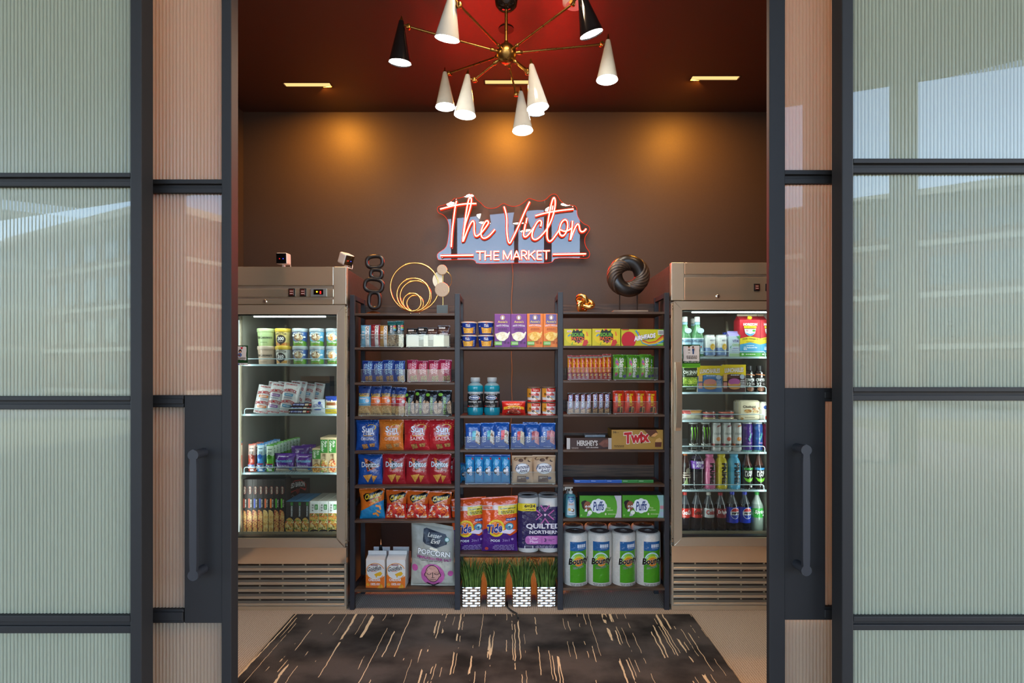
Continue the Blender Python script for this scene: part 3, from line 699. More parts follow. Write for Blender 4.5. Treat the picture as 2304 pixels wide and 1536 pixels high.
# stickers on the panes (flat cards)
def sticker(parent, cxr, x0, x1, y0, y1, ds, Y=3.4115-.003):
    w, h = (x1-x0)*Y/F, (y1-y0)*Y/F; r = thing('sticker', None, None); r.parent = parent
    r.location = (X_((x0+x1)/2, Y)-cxr, Y-3.40-.0015, Z_(y1, Y))
    MB().box(-w/2, w/2, -.001, .0, 0, h).build('card', M('1F4A2A', 'paper'), r)
    decals(ds, w, h, lambda u, v, o: (u, -.001-o, v), r, 'paper')
def ragged(x0, y0, x1, y1, n, a, seed):
    rr = random.Random(seed); p = []
    for (ax, ay), (bx, by) in (((x0, y0), (x1, y0)), ((x1, y0), (x1, y1)), ((x1, y1), (x0, y1)), ((x0, y1), (x0, y0))):
        for i in range(n): t = i/n; p.append((ax+(bx-ax)*t+rr.uniform(-a, a), ay+(by-ay)*t+rr.uniform(-a, a)))
    return p
sticker(RC, rcx, 1535, 1575, 775, 826, [R(0, .0, 1, .17, '5FAE2E'), R(0, .17, 1, .2, '16331C'), G(ragged(.05, .27, .95, .94, 7, .018, 3), 'E9E5E2'), E(.37, .87, .055, .045, 'E0A888'), E(.37, .90, .055, .03, '5A3A28'), R(.31, .74, .44, .78, '6A5A50'), R(.32, .80, .43, .81, '8A6A58'), R(.32, .62, .42, .65, '9A9088'),
   E(.59, .87, .055, .045, 'D89878'), E(.59, .895, .06, .03, '2A2A3A'), R(.54, .72, .65, .83, '2A4878'), R(.56, .58, .64, .72, '2F5488'), R(.66, .74, .69, .84, 'D89878'), LN(.5, .44, .62, .16, 4, '4A4A4A'), LN(.5, .225, .9, .03, 1, 'DDE6D8')])
sticker(LC, lcx, 529, 558, 777, 821, [R(0, 0, 1, .10, 'F2F2F2'), T('Pay', .62, .05, .22, .06, '222222'), R(.2, .02, .35, .08, '3A6AC0'), G(ragged(.06, .26, .9, .94, 6, .02, 5), 'F2F0EE'), E(.5, .88, .05, .04, 'D02030'), E(.58, .88, .05, .04, 'D02030'), G([(.45, .87), (.63, .87), (.54, .79)], 'D02030'),
   E(.42, .70, .12, .10, '1A1414'), E(.43, .66, .07, .06, 'E0B090'), E(.40, .52, .16, .10, '5A80C0'), E(.36, .50, .07, .05, '8A4A30'), LN(.52, .34, .7, .12, 4, '333333'), LN(.55, .18, .7, .05, 1, '2F6A3A')])

# ------------------------------------------------------------------ bookcase with four side frames
RY0, RY1 = 3.40, 3.672
bays = [((797.5, 1023), [704.5, 781.5, 860, 937, 1015, 1093, 1171, 1326.6], 1), ((1035, 1255), [780.6, 935, 1012, 1091, 1246.5], 1), ((1267, 1495.5), [701, 777.5, 855.5, 932, 1011.5, 1089.6, 1167, 1323], 1)]
posts = [(787, 797.5, 663, 1375), (1023, 1035, 660, 1373), (1255, 1267, 656.5, 1372), (1495.5, 1506, 658, 1371)]
rack = thing('bookcase', 'wide open bookcase of dark wood shelves on black metal frames', 'bookcase', (0, RY0, 0)); 
for a, b_, t, bt in posts:
    x0, x1 = X_(a, RY0), X_(b_, RY0); z1 = Z_(t, RY0); w = x1-x0
    q = thing('side_frame', None, None); q.parent = rack
    MB().box(x0, x1, 0, w, .0, z1).build('front_post', POST, q, bevel=.002); MB().box(x0, x1, RY1-RY0-w, RY1-RY0, 0, z1).build('back_post', POST, q, bevel=.002)
    for zz_ in (z1-w, .62, .10): MB().box(x0+.004, x1-.004, w, RY1-RY0-w, zz_, zz_+w).build('cross_rail', POST, q, bevel=.0015)
for (a, b_), sh, lip in bays:
    x0, x1 = X_(a, RY0), X_(b_, RY0)
    for i, p in enumerate(sh):
        z1 = Z_(p, RY0); q = MB().box(x0, x1, .001, RY1-RY0-.012, z1-.0145, z1).build('shelf', WOOD, rack, bevel=.0012)
        MB().box(x0+.002, x1-.002, RY1-RY0-.024, RY1-RY0-.012, z1, z1+(.078 if z1 < Z_(1200, RY0) or True else 0)).build('back_lip', WOOD, q)
SH = lambda bay, i: bays[bay][1][i]

# ------------------------------------------------------------------ chandelier
CYd = 3.04; hubp = W(1139, 121, CYd)
ch = thing('chandelier', 'brass chandelier with nine white and black cone shades hanging from dark ceiling', 'chandelier', tuple(hubp))
P = lambda v: Vector(v)-hubp
MB().lathe([(z, r) for z, r in [(-.058, .0), (-.056, .02), (-.048, .042), (-.03, .058), (0, .062)]], 28, tuple(P((hubp.x, CYd, CZ)))).build('canopy', M('171312', 'gloss'), ch, smooth=True)
MB().lathe([(0, .0085), (CZ-hubp.z-.05, .0085)], 16).build('stem', BRASS, ch, smooth=True)
MB().lathe([(.0, .016), (.012, .014), (.02, .009)], 16, (0, 0, .048)).build('collar', BRASS, ch, smooth=True)
R_ = .054; MB().lathe([(-R_*math.cos(PI*i/18), R_*math.sin(PI*i/18)) for i in range(19)], 30).build('hub', BRASS, ch, smooth=True)
WHT = M('A6ABA6', 'gloss'); BLK = M('0E0E10', 'gloss'); BULB = emis('bulb_light', 'FFF6E6', SHADE_L)
#  finial tip, shade top, mouth centre, joint, mouth width, depth, tilt towards the back, colour
lamps = [((904, 36), (903, 48), (900, 142), (919, 60), 51, 2.98, .03, BLK), ((1020, -32), (1018, -18), (1006, 88), (1034, 12), 57, 2.67, .05, WHT),
         ((1303, -36), (1306, -22), (1331, 78), (1289, 8), 55, 2.75, .04, BLK), ((1368, 76), (1368, 92), (1366, 180), (1353, 100), 48, 3.12, .0, WHT),
         ((1002, 151), (1001, 164), (1002, 241), (1010, 165), 44, 3.42, .0, WHT), ((1053, 155), (1052, 170), (1046, 259), (1067, 180), 49, 3.14, .0, WHT),
         ((1168, 194), (1172, 208), (1176, 294), (1161, 212), 46, 3.28, -.02, WHT), ((1193, 132), (1196, 147), (1210, 243), (1187, 163), 50, 2.98, .0, WHT),
         ((1207, 168), (1208, 180), (1204, 254), (1188, 158), 42, 3.55, .0, BLK)]
for tip, top, mouth, joint, mw, Y, tl, mt in lamps:
    a = P(W(*top, Y)); m = P(W(*mouth, Y+tl)); r1 = mw/2*Y/F; ax = (m-a); L = ax.length
    j = P(W(*joint, Y)); j = j+(a+ax.normalized()*.012-j)*0
    jd = (j-Vector((0, 0, 0))).normalized(); st0 = jd*R_*.9
    ar = MB(); ar.tube([st0+jd*.03, j-jd*.012], .0058, 10); ar.build('arm', BRASS, ch, smooth=True)
    arm = ch.children[-1]
    MB().lathe([(0, .0085), (.016, .0085), (.02, .011), (.036, .011), (.042, .007)], 14, tuple(st0), tuple(jd)).build('arm_socket', BRASS, arm, smooth=True)
    MB().lathe([(-.014, .004), (-.011, .011), (0, .0135), (.011, .011), (.014, .004)], 14, tuple(j)).build('joint', BRASS, arm, smooth=True)
    kd = jd.cross(Vector((0, 0, 1))).normalized(); MB().lathe([(0, .003), (.014, .003), (.016, .009), (.020, .009)], 12, tuple(j), tuple(kd if kd.z >= 0 else -kd)).build('thumb_screw', BRASS, arm, smooth=True)
    pin = a+ax*.06; MB().tube([j, pin], .0045, 8).build('pin', BRASS, arm, smooth=True)
    s = MB().lathe([(L-.004, r1-.0015), (L, r1), (0, .0135), (-.004, .0115), (0, .0105), (L-.02, r1-.008)], 32, tuple(a), tuple(ax), cap=False).build('shade', mt, ch, smooth=True)
    f = P(W(*tip, Y)); fl_ = (f-a).length
    MB().lathe([(0, .0125), (.006, .0115), (.010, .0085), (fl_*.9, .0025), (fl_, .0008)], 14, tuple(a), tuple(-ax)).build('finial', BRASS, s, smooth=True)
    MB().lathe([(L-.007, .0), (L-.006, r1-.004)], 32, tuple(a), tuple(ax), cap=False).build('bulb_lens', BULB, s)

# ------------------------------------------------------------------ wall sign of glowing tubes on clear acrylic
SY = BY-.075
def S(cx_, cy_, y=SY): return W(960+.16927*cx_, 420+.16927*cy_, y)
def spline(pts, n=5):
    if len(pts) < 3: return [Vector((*p, 0)) for p in pts]
    P_ = [Vector((*p, 0)) for p in pts]; o = []
    for i in range(len(P_)-1):
        p0, p1, p2, p3 = P_[max(0, i-1)], P_[i], P_[i+1], P_[min(len(P_)-1, i+2)]
        for k in range(n):
            t = k/n; o.append(.5*((2*p1)+(p2-p0)*t+(2*p0-5*p1+4*p2-p3)*t*t+(3*p1-p0-3*p2+p3)*t**3))
    return o+[P_[-1]]
sg = thing('neon_sign', 'glowing red script sign on clear wavy edged acrylic, on the back wall', 'sign', tuple(S(1150, 560)))
so_ = Vector(sg.location)
CORE = emis('tube_core', 'FF281E', NEON_L); CASE = emis('tube_casing', 'FF2412', 1.6); EDGE = emis('acrylic_edge', 'FF3A18', .5); CHAN = M('5A1410', 'plastic')
OUT = [(140, 300), (160, 262), (250, 235), (320, 195), (370, 155), (430, 150), (500, 130), (545, 102), (585, 95), (625, 115), (660, 165), (720, 215), (780, 270), (860, 287), (940, 270), (990, 235), (1030, 222), (1080, 245), (1160, 260), (1240, 240), (1300, 200), (1340, 165), (1370, 155), (1420, 170), (1500, 190), (1580, 170), (1640, 115), (1690, 95), (1735, 115), (1780, 185), (1850, 235), (1930, 245), (1980, 260), (1998, 300), (2000, 360), (2030, 430), (2090, 490), (2150, 520), (2168, 560), (2150, 600), (2110, 660), (2100, 730), (2120, 800), (2160, 860), (2165, 910), (2130, 948), (2000, 948), (1800, 945), (1700, 960), (1620, 1010), (1200, 1012), (710, 1020), (650, 990), (600, 968), (400, 968), (180, 972), (145, 945), (140, 905), (165, 870), (220, 835), (265, 780), (290, 650), (295, 520), (270, 430), (215, 370), (160, 345)]
osp = spline(OUT+[OUT[0]], 4)[:-1]
bp_ = [S(p.x, p.y)-so_ for p in osp]
sb_ = MB(); sb_.prism([(p.x, p.z) for p in bp_], 0, .005); sb_.build('backing_sheet', ACRYL, sg)
MB().tube([p+Vector((0, .0025, 0)) for p in bp_], .0021, 6, closed=True).build('lit_edge', EDGE, sg)
STROKES = [('letter_t', [(180, 298), (280, 272), (400, 245), (520, 228), (660, 225)]), ('letter_t', [(398, 190), (382, 260), (360, 420), (340, 600), (328, 800)]),
 ('letter_h', [(480, 730), (497, 560), (520, 380), (545, 230), (562, 165), (578, 142), (594, 165), (590, 230), (565, 330), (535, 430), (508, 530), (480, 730), (540, 580), (585, 485), (615, 455), (632, 485), (632, 580), (645, 645), (670, 655), (710, 625), (745, 590), (790, 530), (820, 482), (808, 452), (780, 468), (745, 530), (722, 600), (730, 660), (765, 685), (820, 660), (870, 610), (905, 568)]),
 ('letter_v', [(1028, 265), (1050, 340), (1065, 430), (1065, 560), (1072, 660), (1085, 725), (1102, 748), (1125, 720), (1180, 610), (1240, 480), (1300, 340), (1368, 200)]),
 ('letter_i_dot', [(1333, 415), (1320, 485)]), ('letter_i', [(1312, 498), (1292, 600), (1290, 650), (1310, 668), (1345, 645), (1390, 590), (1430, 535)]),
 ('letter_c', [(1515, 525), (1525, 470), (1503, 448), (1470, 470), (1430, 540), (1402, 620), (1405, 680), (1440, 703), (1490, 680), (1550, 620), (1605, 550), (1655, 450), (1690, 340), (1708, 240), (1706, 170), (1690, 146), (1668, 190), (1640, 310), (1612, 470), (1600, 600), (1603, 680), (1625, 722), (1660, 712), (1710, 650), (1765, 570)]),
 ('letter_t_bar', [(1445, 388), (1560, 355), (1700, 328), (1850, 308), (1952, 297)]),
 ('letter_o', [(1875, 500), (1862, 452), (1830, 440), (1790, 480), (1765, 560), (1770, 625), (1800, 655), (1838, 630), (1866, 570), (1876, 505)]), ('letter_o_link', [(1776, 572), (1830, 592), (1885, 578), (1925, 552)]),
 ('letter_r', [(1938, 455), (1930, 560), (1908, 705), (1945, 610), (1985, 520), (2012, 495), (2026, 520), (2036, 570), (2056, 597), (2090, 590), (2120, 558)]),
 ('rule', [(185, 915), (620, 910)]), ('rule', [(1678, 898), (2118, 892)])]
for nm, pts in STROKES:
    q = [S(p.x, p.y, SY-.026)-so_ for p in spline(pts)]
    c_ = MB().tube(q, .0054, 8).build(nm, CORE, sg, smooth=True)
    MB().tube([p+Vector((0, .0075, 0)) for p in q], .0112, 8).build('tube_casing', CASE, c_, smooth=True); MB().tube([p+Vector((0, .0180, 0)) for p in q], .0108, 8).build('channel', CHAN, c_, smooth=True)
MK = {'T': [[(660, 862), (762, 862)], [(708, 862), (708, 970)]], 'H': [[(778, 855), (778, 975)], [(855, 855), (855, 972)], [(778, 915), (855, 912)]], 'E': [[(962, 861), (895, 861), (895, 968), (965, 967)], [(895, 912), (955, 912)]],
 'M': [[(1022, 968), (1022, 852), (1073, 960), (1125, 852), (1125, 968)]], 'A': [[(1150, 968), (1195, 852), (1240, 968)], [(1168, 928), (1222, 928)]], 'R': [[(1262, 968), (1262, 851), (1300, 851), (1325, 866), (1325, 895), (1300, 911), (1262, 912)], [(1295, 912), (1335, 965)]],
 'K': [[(1357, 850), (1357, 968)], [(1440, 850), (1360, 915)], [(1385, 900), (1440, 966)]], 'E2': [[(1530, 853), (1470, 854), (1470, 962), (1535, 962)], [(1470, 908), (1525, 906)]], 'T2': [[(1545, 852), (1638, 850)], [(1590, 852), (1590, 962)]]}
for kx, strs in MK.items():
    b = MB(); cs = MB()
    for s_ in strs:
        q = []
        for i in range(len(s_)-1):
            for t_ in (0, .04, .5, .96): q.append(S(s_[i][0]+(s_[i+1][0]-s_[i][0])*t_, s_[i][1]+(s_[i+1][1]-s_[i][1])*t_, SY-.014)-so_)
        q.append(S(*s_[-1], SY-.014)-so_); b.tube(q, .0046, 6); cs.tube([p+Vector((0, .005, 0)) for p in q], .0078, 6)
    c_ = b.build('letter_'+kx[0].lower(), CORE, sg); cs.build('tube_casing', CASE, c_)
for p in ((392, 170), (1942, 268), (208, 945), (2084, 922)): MB().lathe([(-.075, .005), (.004, .005), (.006, .008), (.012, .008), (.014, .006)], 12, tuple(S(*p)-so_), (0, -1, 0)).build('standoff', CHROME, sg, smooth=True)
COP = M('9A6A4E', 'plastic')
cb_ = []
for x, y in [(1153, 560), (1152, 590), (1154, 620), (1151.5, 660), (1150.5, 690), (1152.5, 720), (1150.5, 790), (1152, 830), (1151, 870), (1152.5, 920), (1149, 960), (1151, 1010), (1150, 1060), (1151.5, 1090), (1150, 1115), (1147, 1140), (1149, 1200), (1152, 1255), (1150, 1268), (1142, 1290)]:
    cb_.append(W(x, y, BY-.012)-so_)
q = [Vector(v) for v in cb_]; sp = []
for i in range(len(q)-1):
    for k in range(4):
        t = k/4; p0, p1, p2, p3 = q[max(0, i-1)], q[i], q[i+1], q[min(len(q)-1, i+2)]
        sp.append(.5*((2*p1)+(p2-p0)*t+(2*p0-5*p1+4*p2-p3)*t*t+(3*p1-p0-3*p2+p3)*t**3))
MB().tube(sp, .0034, 6).build('power_cord', COP, sg, smooth=True)
# ------------------------------------------------------------------ ornaments on top
BR = M('211E1E', 'plastic'); BRONZE = metal('bronze_patina', '6E4420', .35, .05)
def loop(cx, cy, rx, ry, n, sq=2.6, rot=0, n_=40):
    o = []
    for i in range(n_):
        a = 2*PI*i/n_; c_, s_ = math.cos(a), math.sin(a)
        x = rx*math.copysign(abs(c_)**(2/sq), c_); y = ry*math.copysign(abs(s_)**(2/sq), s_)
        o.append((cx+x*math.cos(rot)-y*math.sin(rot), cy+x*math.sin(rot)+y*math.cos(rot)))
    return o
Y = 3.52; t = thing('link_sculpture', 'black sculpture of four stacked rounded links on bronze foot, top of bookcase', 'sculpture', tuple(W(841, SH(0, 0), YF)+Vector((0, .09, 0)))); t.location.y = Y; t.location.x = X_(841, Y)
zb = Z_(SH(0, 0), 3.40); t.location.z = zb; O = Vector(t.location)
k = Y/F
def zrel(py): return Z_(py, Y)-zb
MB().lathe([(0, 24*k), (.006, 23*k), (.014, 15*k), (.02, 10*k), (.024, 6*k)], 28).build('foot', BRONZE, t, smooth=True)
for cx, cy, rx, ry, rot in ((843, 589, 17.5, 12.5, -.08), (847, 616, 12.5, 9.5, .08), (841, 642, 20, 14, .1), (842.5, 675.5, 12.2, 17.5, 0)):
    q = [Vector((X_(px, Y)-O.x, 0, zrel(py))) for px, py in loop(cx, cy, rx, ry, 0, 2.7, rot)]
    MB().tube(q, 4.6*k, 12, closed=True).build('link', BR, t, smooth=True)
Y = 3.50; t = thing('ring_sculpture', 'nested gold ring sculpture of thin looping tube, top left of bookcase', 'sculpture', (X_(932, Y), Y, zb)); O = Vector(t.location); k = Y/F
base = 700.5
def circ(cx, r, yo=0, n=56, base_=base, a0=0, a1=2*PI, tw=0): return [Vector((X_(cx, Y)-O.x+r*k*math.sin(a0+(a1-a0)*i/n), yo+tw*i/n, Z_(base_, Y)-zb+.0+r*k*(1-math.cos(a0+(a1-a0)*i/n)))) for i in range(n+1)]
for cx, r, yo, w_ in ((933, 54.5, 0, 1.9), (931, 37, -.012, 2.0), (934, 35, .02, 2.0), (928.5, 20, -.02, 1.8), (933, 18.5, .015, 1.8)):
    q = circ(cx, r, yo); MB().tube(q[:-1], w_*k, 10, closed=True).build('ring', GOLD, t, smooth=True)
for dx in (-8, 12): MB().tube([(X_(932+dx, Y)-O.x, .0, 0), (X_(932+dx, Y)-O.x, .0, .012)], .0035, 8).build('foot', GOLD, t)
Y = 3.50; t = thing('disc_sculpture', 'small sculpture of pale discs and brass half ring on grey stone block', 'sculpture', (X_(996.5, Y), Y, zb)); k = Y/F
z0 = lambda py: Z_(py, Y)-zb; LINEN = M('B8A592', 'fabric'); xx = lambda px: X_(px, Y)-t.location.x
MB().box(xx(984), xx(1009), -.035, .035, 0, z0(687.5)).build('stone_block', M('5E686B', 'matte'), t, bevel=.002)
MB().tube([(xx(996.5), 0, z0(688)), (xx(996.5), 0, z0(602))], .0028, 8).build('stem', GOLD, t)
for px, py, r, yo in ((995, 607.5, 11.2, -.008), (995, 652, 16, -.008)):
    d_ = MB().lathe([(0, r*k-.0015), (.0015, r*k), (.006, r*k), (.0075, r*k-.0015)], 36, (xx(px), yo, z0(py)), (0, -1, 0)).build('disc', LINEN, t)
    MB().tube([Vector((xx(px)+r*k*math.sin(a*PI/20), yo-.003, z0(py)+r*k*math.cos(a*PI/20))) for a in range(40)], .0014, 6, closed=True).build('rim', GOLD, d_)
r = 21.5*k; c0 = (xx(995), z0(630)); pt = [(c0[0]+r*math.cos(a), c0[1]+r*math.sin(a)) for a in [PI/2+PI*i/24 for i in range(25)]]
MB().prism(pt, -.003, .003).build('half_disc', M('E2DCC8', 'matte'), t)
MB().tube([Vector((c0[0]+r*math.cos(a), 0, c0[1]+r*math.sin(a))) for a in [-PI/2+PI*i/24 for i in range(25)]], .0018, 6).build('half_ring', GOLD, t)
# right side: gold knot and swirl
zb = Z_(SH(2, 0), 3.40); Y = 3.47; k = Y/F; t = thing('knot_ornament', 'shiny gold knot ornament on right top shelf', 'ornament', (X_(1314, Y), Y, zb))
q = []
for i in range(72):
    a = 2*PI*i/72; rr = 10.5*k+5.6*k*math.cos(1.5*2*a/2*2/2*1) if False else 0
    x = math.sin(a)+2*math.sin(2*a); z = math.cos(a)-2*math.cos(2*a); y = -math.sin(3*a)
    q.append(Vector((x*6.6*k, y*7*k, z*5.6*k+20.5*k)))
Rk = Matrix.Rotation(.55, 3, 'Y'); q = [Rk @ (p-Vector((0, 0, 20*k)))+Vector((0, 0, 20*k)) for p in q]
mz = min(p.z for p in q)-5.3*k; q = [p-Vector((0, 0, mz)) for p in q]
MB().tube(q, 5.3*k, 14, closed=True).build('knot', GOLD, t, smooth=True)
Y = 3.53; k = Y/F; t = thing('swirl_sculpture', 'carved dark wooden swirl ring sculpture on pinned block, right top shelf', 'sculpture', (X_(1413.5, Y), Y, zb))
zc = Z_(620.5, Y)-zb; Rm, rm = 30.2*k, 17.2*k
m, n, l = nodes('carved_wood'); b = n['Principled BSDF']; b.inputs['Roughness'].default_value = .38
tc = n.new('ShaderNodeTexCoord'); nz = n.new('ShaderNodeTexNoise'); nz.inputs['Scale'].default_value = 60; nz.inputs['Detail'].default_value = 4; l.new(tc.outputs['Object'], nz.inputs['Vector'])
cr = n.new('ShaderNodeValToRGB'); cr.color_ramp.elements[0].color = (*lin('1A120E'), 1); cr.color_ramp.elements[1].color = (*lin('4E3E32'), 1); l.new(nz.outputs[0], cr.inputs[0]); l.new(cr.outputs[0], b.inputs['Base Color'])
CARVE = m; SMOOTHW = M('191513', 'plastic')
rb, sb2 = MB(), MB(); nu, nv = 180, 120
vs = []
for i in range(nu):
    for j in range(nv):
        a = 2*PI*i/nu; ph = 2*PI*j/nv
        u = ((ph+a*1.0*2)/(2*PI)*2) % 2           # two twisting strands: one carved, one smooth, two turns
        band = u % 1; ridged = u < 1
        rr = rm*(1+.10*math.sin(PI*band)-.05+(.10*abs(math.sin(band*PI*6))**.6-.06 if ridged else -.03))
        x = (Rm+rr*math.cos(ph))*math.sin(a); z = (Rm+rr*math.cos(ph))*math.cos(a); y = rr*.85*math.sin(ph); vs.append((x, y, z))
fa, fb = [], []
for i in range(nu):
    for j in range(nv):
        f = (i*nv+j, i*nv+(j+1) % nv, ((i+1) % nu)*nv+(j+1) % nv, ((i+1) % nu)*nv+j)
        u = ((2*PI*(j+.5)/nv+2*PI*(i+.5)/nu*2)/(2*PI)*2) % 2
        (fa if u < 1 else fb).append(f)
rb.add(vs, fa, CARVE); rb.add([], [], None); 
for f in fb: rb.f.append(f); rb.mi.append(rb.slot(SMOOTHW))
o = rb.build('ring', None, t, smooth=True, loc=(0, 0, zc)); o.rotation_euler.y = .5
bx = lambda px: X_(px, Y)-t.location.x
for px in (1394, 1433.5): MB().tube([(bx(px), 0, .02), (bx(px), 0, zc-Rm*.85)], .004, 8).build('pin', M('2A2522', 'plastic'), t)
MB().box(bx(1378), bx(1455), -.04, .04, 0, .019).build('block', woodmat('grey_driftwood', '5A4E44', '9A8C7C'), t, bevel=.002)
# cameras on the cooler
def camera_thing(px, py, yaw, pitch, label, hw=13):
    Y = 3.47; zt = Z_(600, 3.40); t = thing('security_camera', label, 'camera', (X_(px, Y), Y, zt)); k = Y/F
    WHP = M('E4DDD8', 'plastic'); MB().lathe([(0, .031), (.003, .031), (.006, .027), (.007, .012), (.014, .011)], 24).build('base', WHP, t, smooth=True)
    MB().lathe([(-.010, .003), (-.007, .009), (0, .0115), (.007, .009), (.010, .003)], 16, (0, 0, .02)).build('ball_joint', WHP, t, smooth=True)
    h = MB(); s = .035; h.box(-s, s, -.034, .034, -s, s); ho = h.build('body', WHP, t, bevel=.009); ho.location = (0, -.004, .060); ho.rotation_euler = (pitch, 0, yaw)
    MB().box(-s+.004, s-.004, -.0352, -.033, -s+.004, s-.004).build('face', M('0C0C0E', 'gloss'), ho, bevel=.0008)
    for x, c_ in ((-.010, 'E02020'), (.012, '3A50FF')): MB().lathe([(0, .0026), (.0006, .0026)], 10, (x, -.0353, -.002), (0, -1, 0)).build('lamp_dot', emis('dot'+c_, c_, 1.5), ho)
    MB().tube([(.012, .03, .05), (.026, .036, .045), (.031, .03, .02), (.030, .02, .003)], .0022, 6).build('cable', WHP, t, smooth=True)
camera_thing(638.5, 600, .0, .06, 'white cube camera facing forward on the left freezer')
camera_thing(779, 600, .95, .42, 'white cube camera tilted down at the right edge of left freezer')

# ------------------------------------------------------------------ clear bins
def bin_(x0, x1, ytop, shelf_py, label, Y=3.412, d=.20, cards=()):
    zb = Z_(shelf_py, 3.40); a, b_ = X_(x0, Y), X_(x1, Y); h = Z_(ytop, Y)-zb; w = (b_-a)/2
    t = thing('clear_bin', label, 'bin', ((a+b_)/2, Y, zb), 'clear bins on the bookcase'); f = .004; th = .0022
    b = MB(); b.box(-w, w, 0, th, f, h); b.box(-w, w, d-th, d, f, h+.02)
    for s in (-1, 1): b.box(*sorted((s*w, s*(w-th))), th, d-th, f, h)
    b.box(-w, w, 0, d, f, f+th); b.build('tray', CLEAR, t)
    e = MB(); e.box(-w, w, -.0004, th, h-.0016, h); e.box(-w, w, -.0004, th, f, f+.0016); e.build('front_edge', M('A9B4B4', 'gloss'), t)
    for sx in (-1, 1):
        for y in (.012, d-.012): MB().lathe([(0, .005), (f, .005)], 10, (sx*(w-.014), y, 0)).build('foot', M('A8B4BA', 'plastic'), t)
    for c0, c1, col in cards:
        MB().box(X_(c0, Y)-t.location.x, X_(c1, Y)-t.location.x, th+.001, th+.002, f+.004, h-.006).build('card', M(col, 'paper'), t)
    return t
YB = 3.424                                             # fronts of things standing in bins
bn = [(811, 908, 752, 0, 1, 'clear bin of colourful snack bars, left bay second shelf', ()), (914, 1013, 752, 0, 1, 'clear bin with cream cards holding black and brown bars', ((915.5, 942, 'CFC6BA'), (953, 963, 'E8DFCB'), (975, 1010.5, 'EEE4CC'))),
      (812, 911, 831, 0, 2, 'clear bin holding blue bar packets', ()), (916, 1013, 831, 0, 2, 'clear bin holding raspberry bar packets', ()),
      (807, 909, 907, 0, 3, 'clear bin holding peanut packets', ()), (911, 1011, 907, 0, 3, 'clear bin holding black pistachio packets', ()),
      (1045.5, 1144.5, 983, 1, 2, 'clear bin of blue pastry packets, left of two on middle bay shelf', ()), (1148.5, 1248, 983, 1, 2, 'clear bin of blue pastry packets, right of two on middle bay shelf', ()),
      (1046, 1146, 1061, 1, 3, 'clear bin holding pale blue cookie sleeves', ()), (1150, 1250, 1061, 1, 3, 'clear bin holding two tan cookie bags', ()),
      (1278, 1376, 827, 2, 2, 'clear bin holding red and yellow candy sticks', ()), (1380, 1480, 827, 2, 2, 'clear bin holding green candy bags', ()),
      (1276, 1375.5, 903, 2, 3, 'clear bin holding brown candy bars', ()), (1380, 1480, 903, 2, 3, 'clear bin holding orange red candy bars', ())]
for x0, x1, yt, bay, i, lab, cards in bn: bin_(x0, x1, yt, SH(bay, i), lab, cards=cards)
def B(bay, i): return SH(bay, i)-1.2                    # resting row in a bin (a little above the shelf)
def S_(bay, i): return SH(bay, i)+.4
G1 = lambda s: s
# ------------------------------------------------------------------ left bay
def bar_kind(name, col, ds, w=23, h=56, d=.03, **k): return bag_kind(name, 'snack bar', w, h, d, col, ds, seed=random.randint(1, 99), seal=.008, crk=.0012, pinch=.02, **k)
y0, yb = 730, B(0, 1)
def stripebar(col, side): return bar_kind('snack_bar', col, [R(.50, .0, .86, .97, 'E9E6E2'), T('QUEST', .68, .62, .26, .62, '3A3636', rot=-90, b=.01), LN(.27, .55, .3, .4, 3, side)])
stripebar('6FB3CE', 'DDEAF0').put(811, 833, 731, yb, 'pale blue snack bar with white stripe, first in the bar bin', YB, rz=.04)
stripebar('9A2430', 'D8A0A0').put(833, 854, 729.5, yb, 'dark red snack bar with white stripe in the bar bin', YB, rz=-.03)
stripebar('C08A3C', 'F0DCB8').put(853.5, 873, 731, yb, 'caramel coloured snack bar with white stripe in the bar bin', YB)
kd = bar_kind('nut_bar', '5E6A66', [R(0, .84, 1, 1, '2F6E68'), R(0, .60, 1, .84, '1E2A2A'), R(.68, .76, .98, .83, 'D8632A'), R(.68, .70, .98, .76, '9AB83A'), R(.68, .64, .98, .70, '4A9AC8'), R(.66, .76, .98, .80, 'C8352A'), T('KIND', .44, .68, .24, .28, 'F0F0F0', rot=-90), G([(0, 0), (1, 0), (1, .5), (0, .42)], food('nuts', ['8A7458', 'B89A70', '5A4634', 'D0BC98'], 120))], h=60)
kd.put(871, 891, 722, yb, 'nut bar with teal top and rainbow blocks, left of two', YB, rz=.03)
kd.put(889.5, 908, 721, yb, 'nut bar with teal top and rainbow blocks, right of two', YB, rz=-.05)
def block(col, txt): return bar_kind('protein_bar', col, [R(.12, .84, .62, .93, 'F0EEEC'), T('RXBAR', .37, .885, .42, .05, '444040'), T('3 Egg Whites', .5, .74, .8, .06, txt), LN(.5, .5, .7, .3, 4, txt)], w=24, h=46)
p1 = block('191817', 'C8C4C0'); p2 = block('4A2E26', 'C8B4A8')
p1.put(914, 940, 738, yb, 'black protein bar at the left end of the card bin', YB+.006, rx=.08); p1.put(938.5, 961, 735.5, yb, 'black protein bar beside a brown one in the card bin', YB+.006, rx=.05)
p2.put(960, 984.5, 737, yb, 'brown protein bar beside a black one in the card bin', YB+.006, rx=.06); p2.put(983.5, 1012, 731.5, yb, 'tall brown protein bar at right end of the card bin', YB+.006, rx=.02)
yb = B(0, 2)
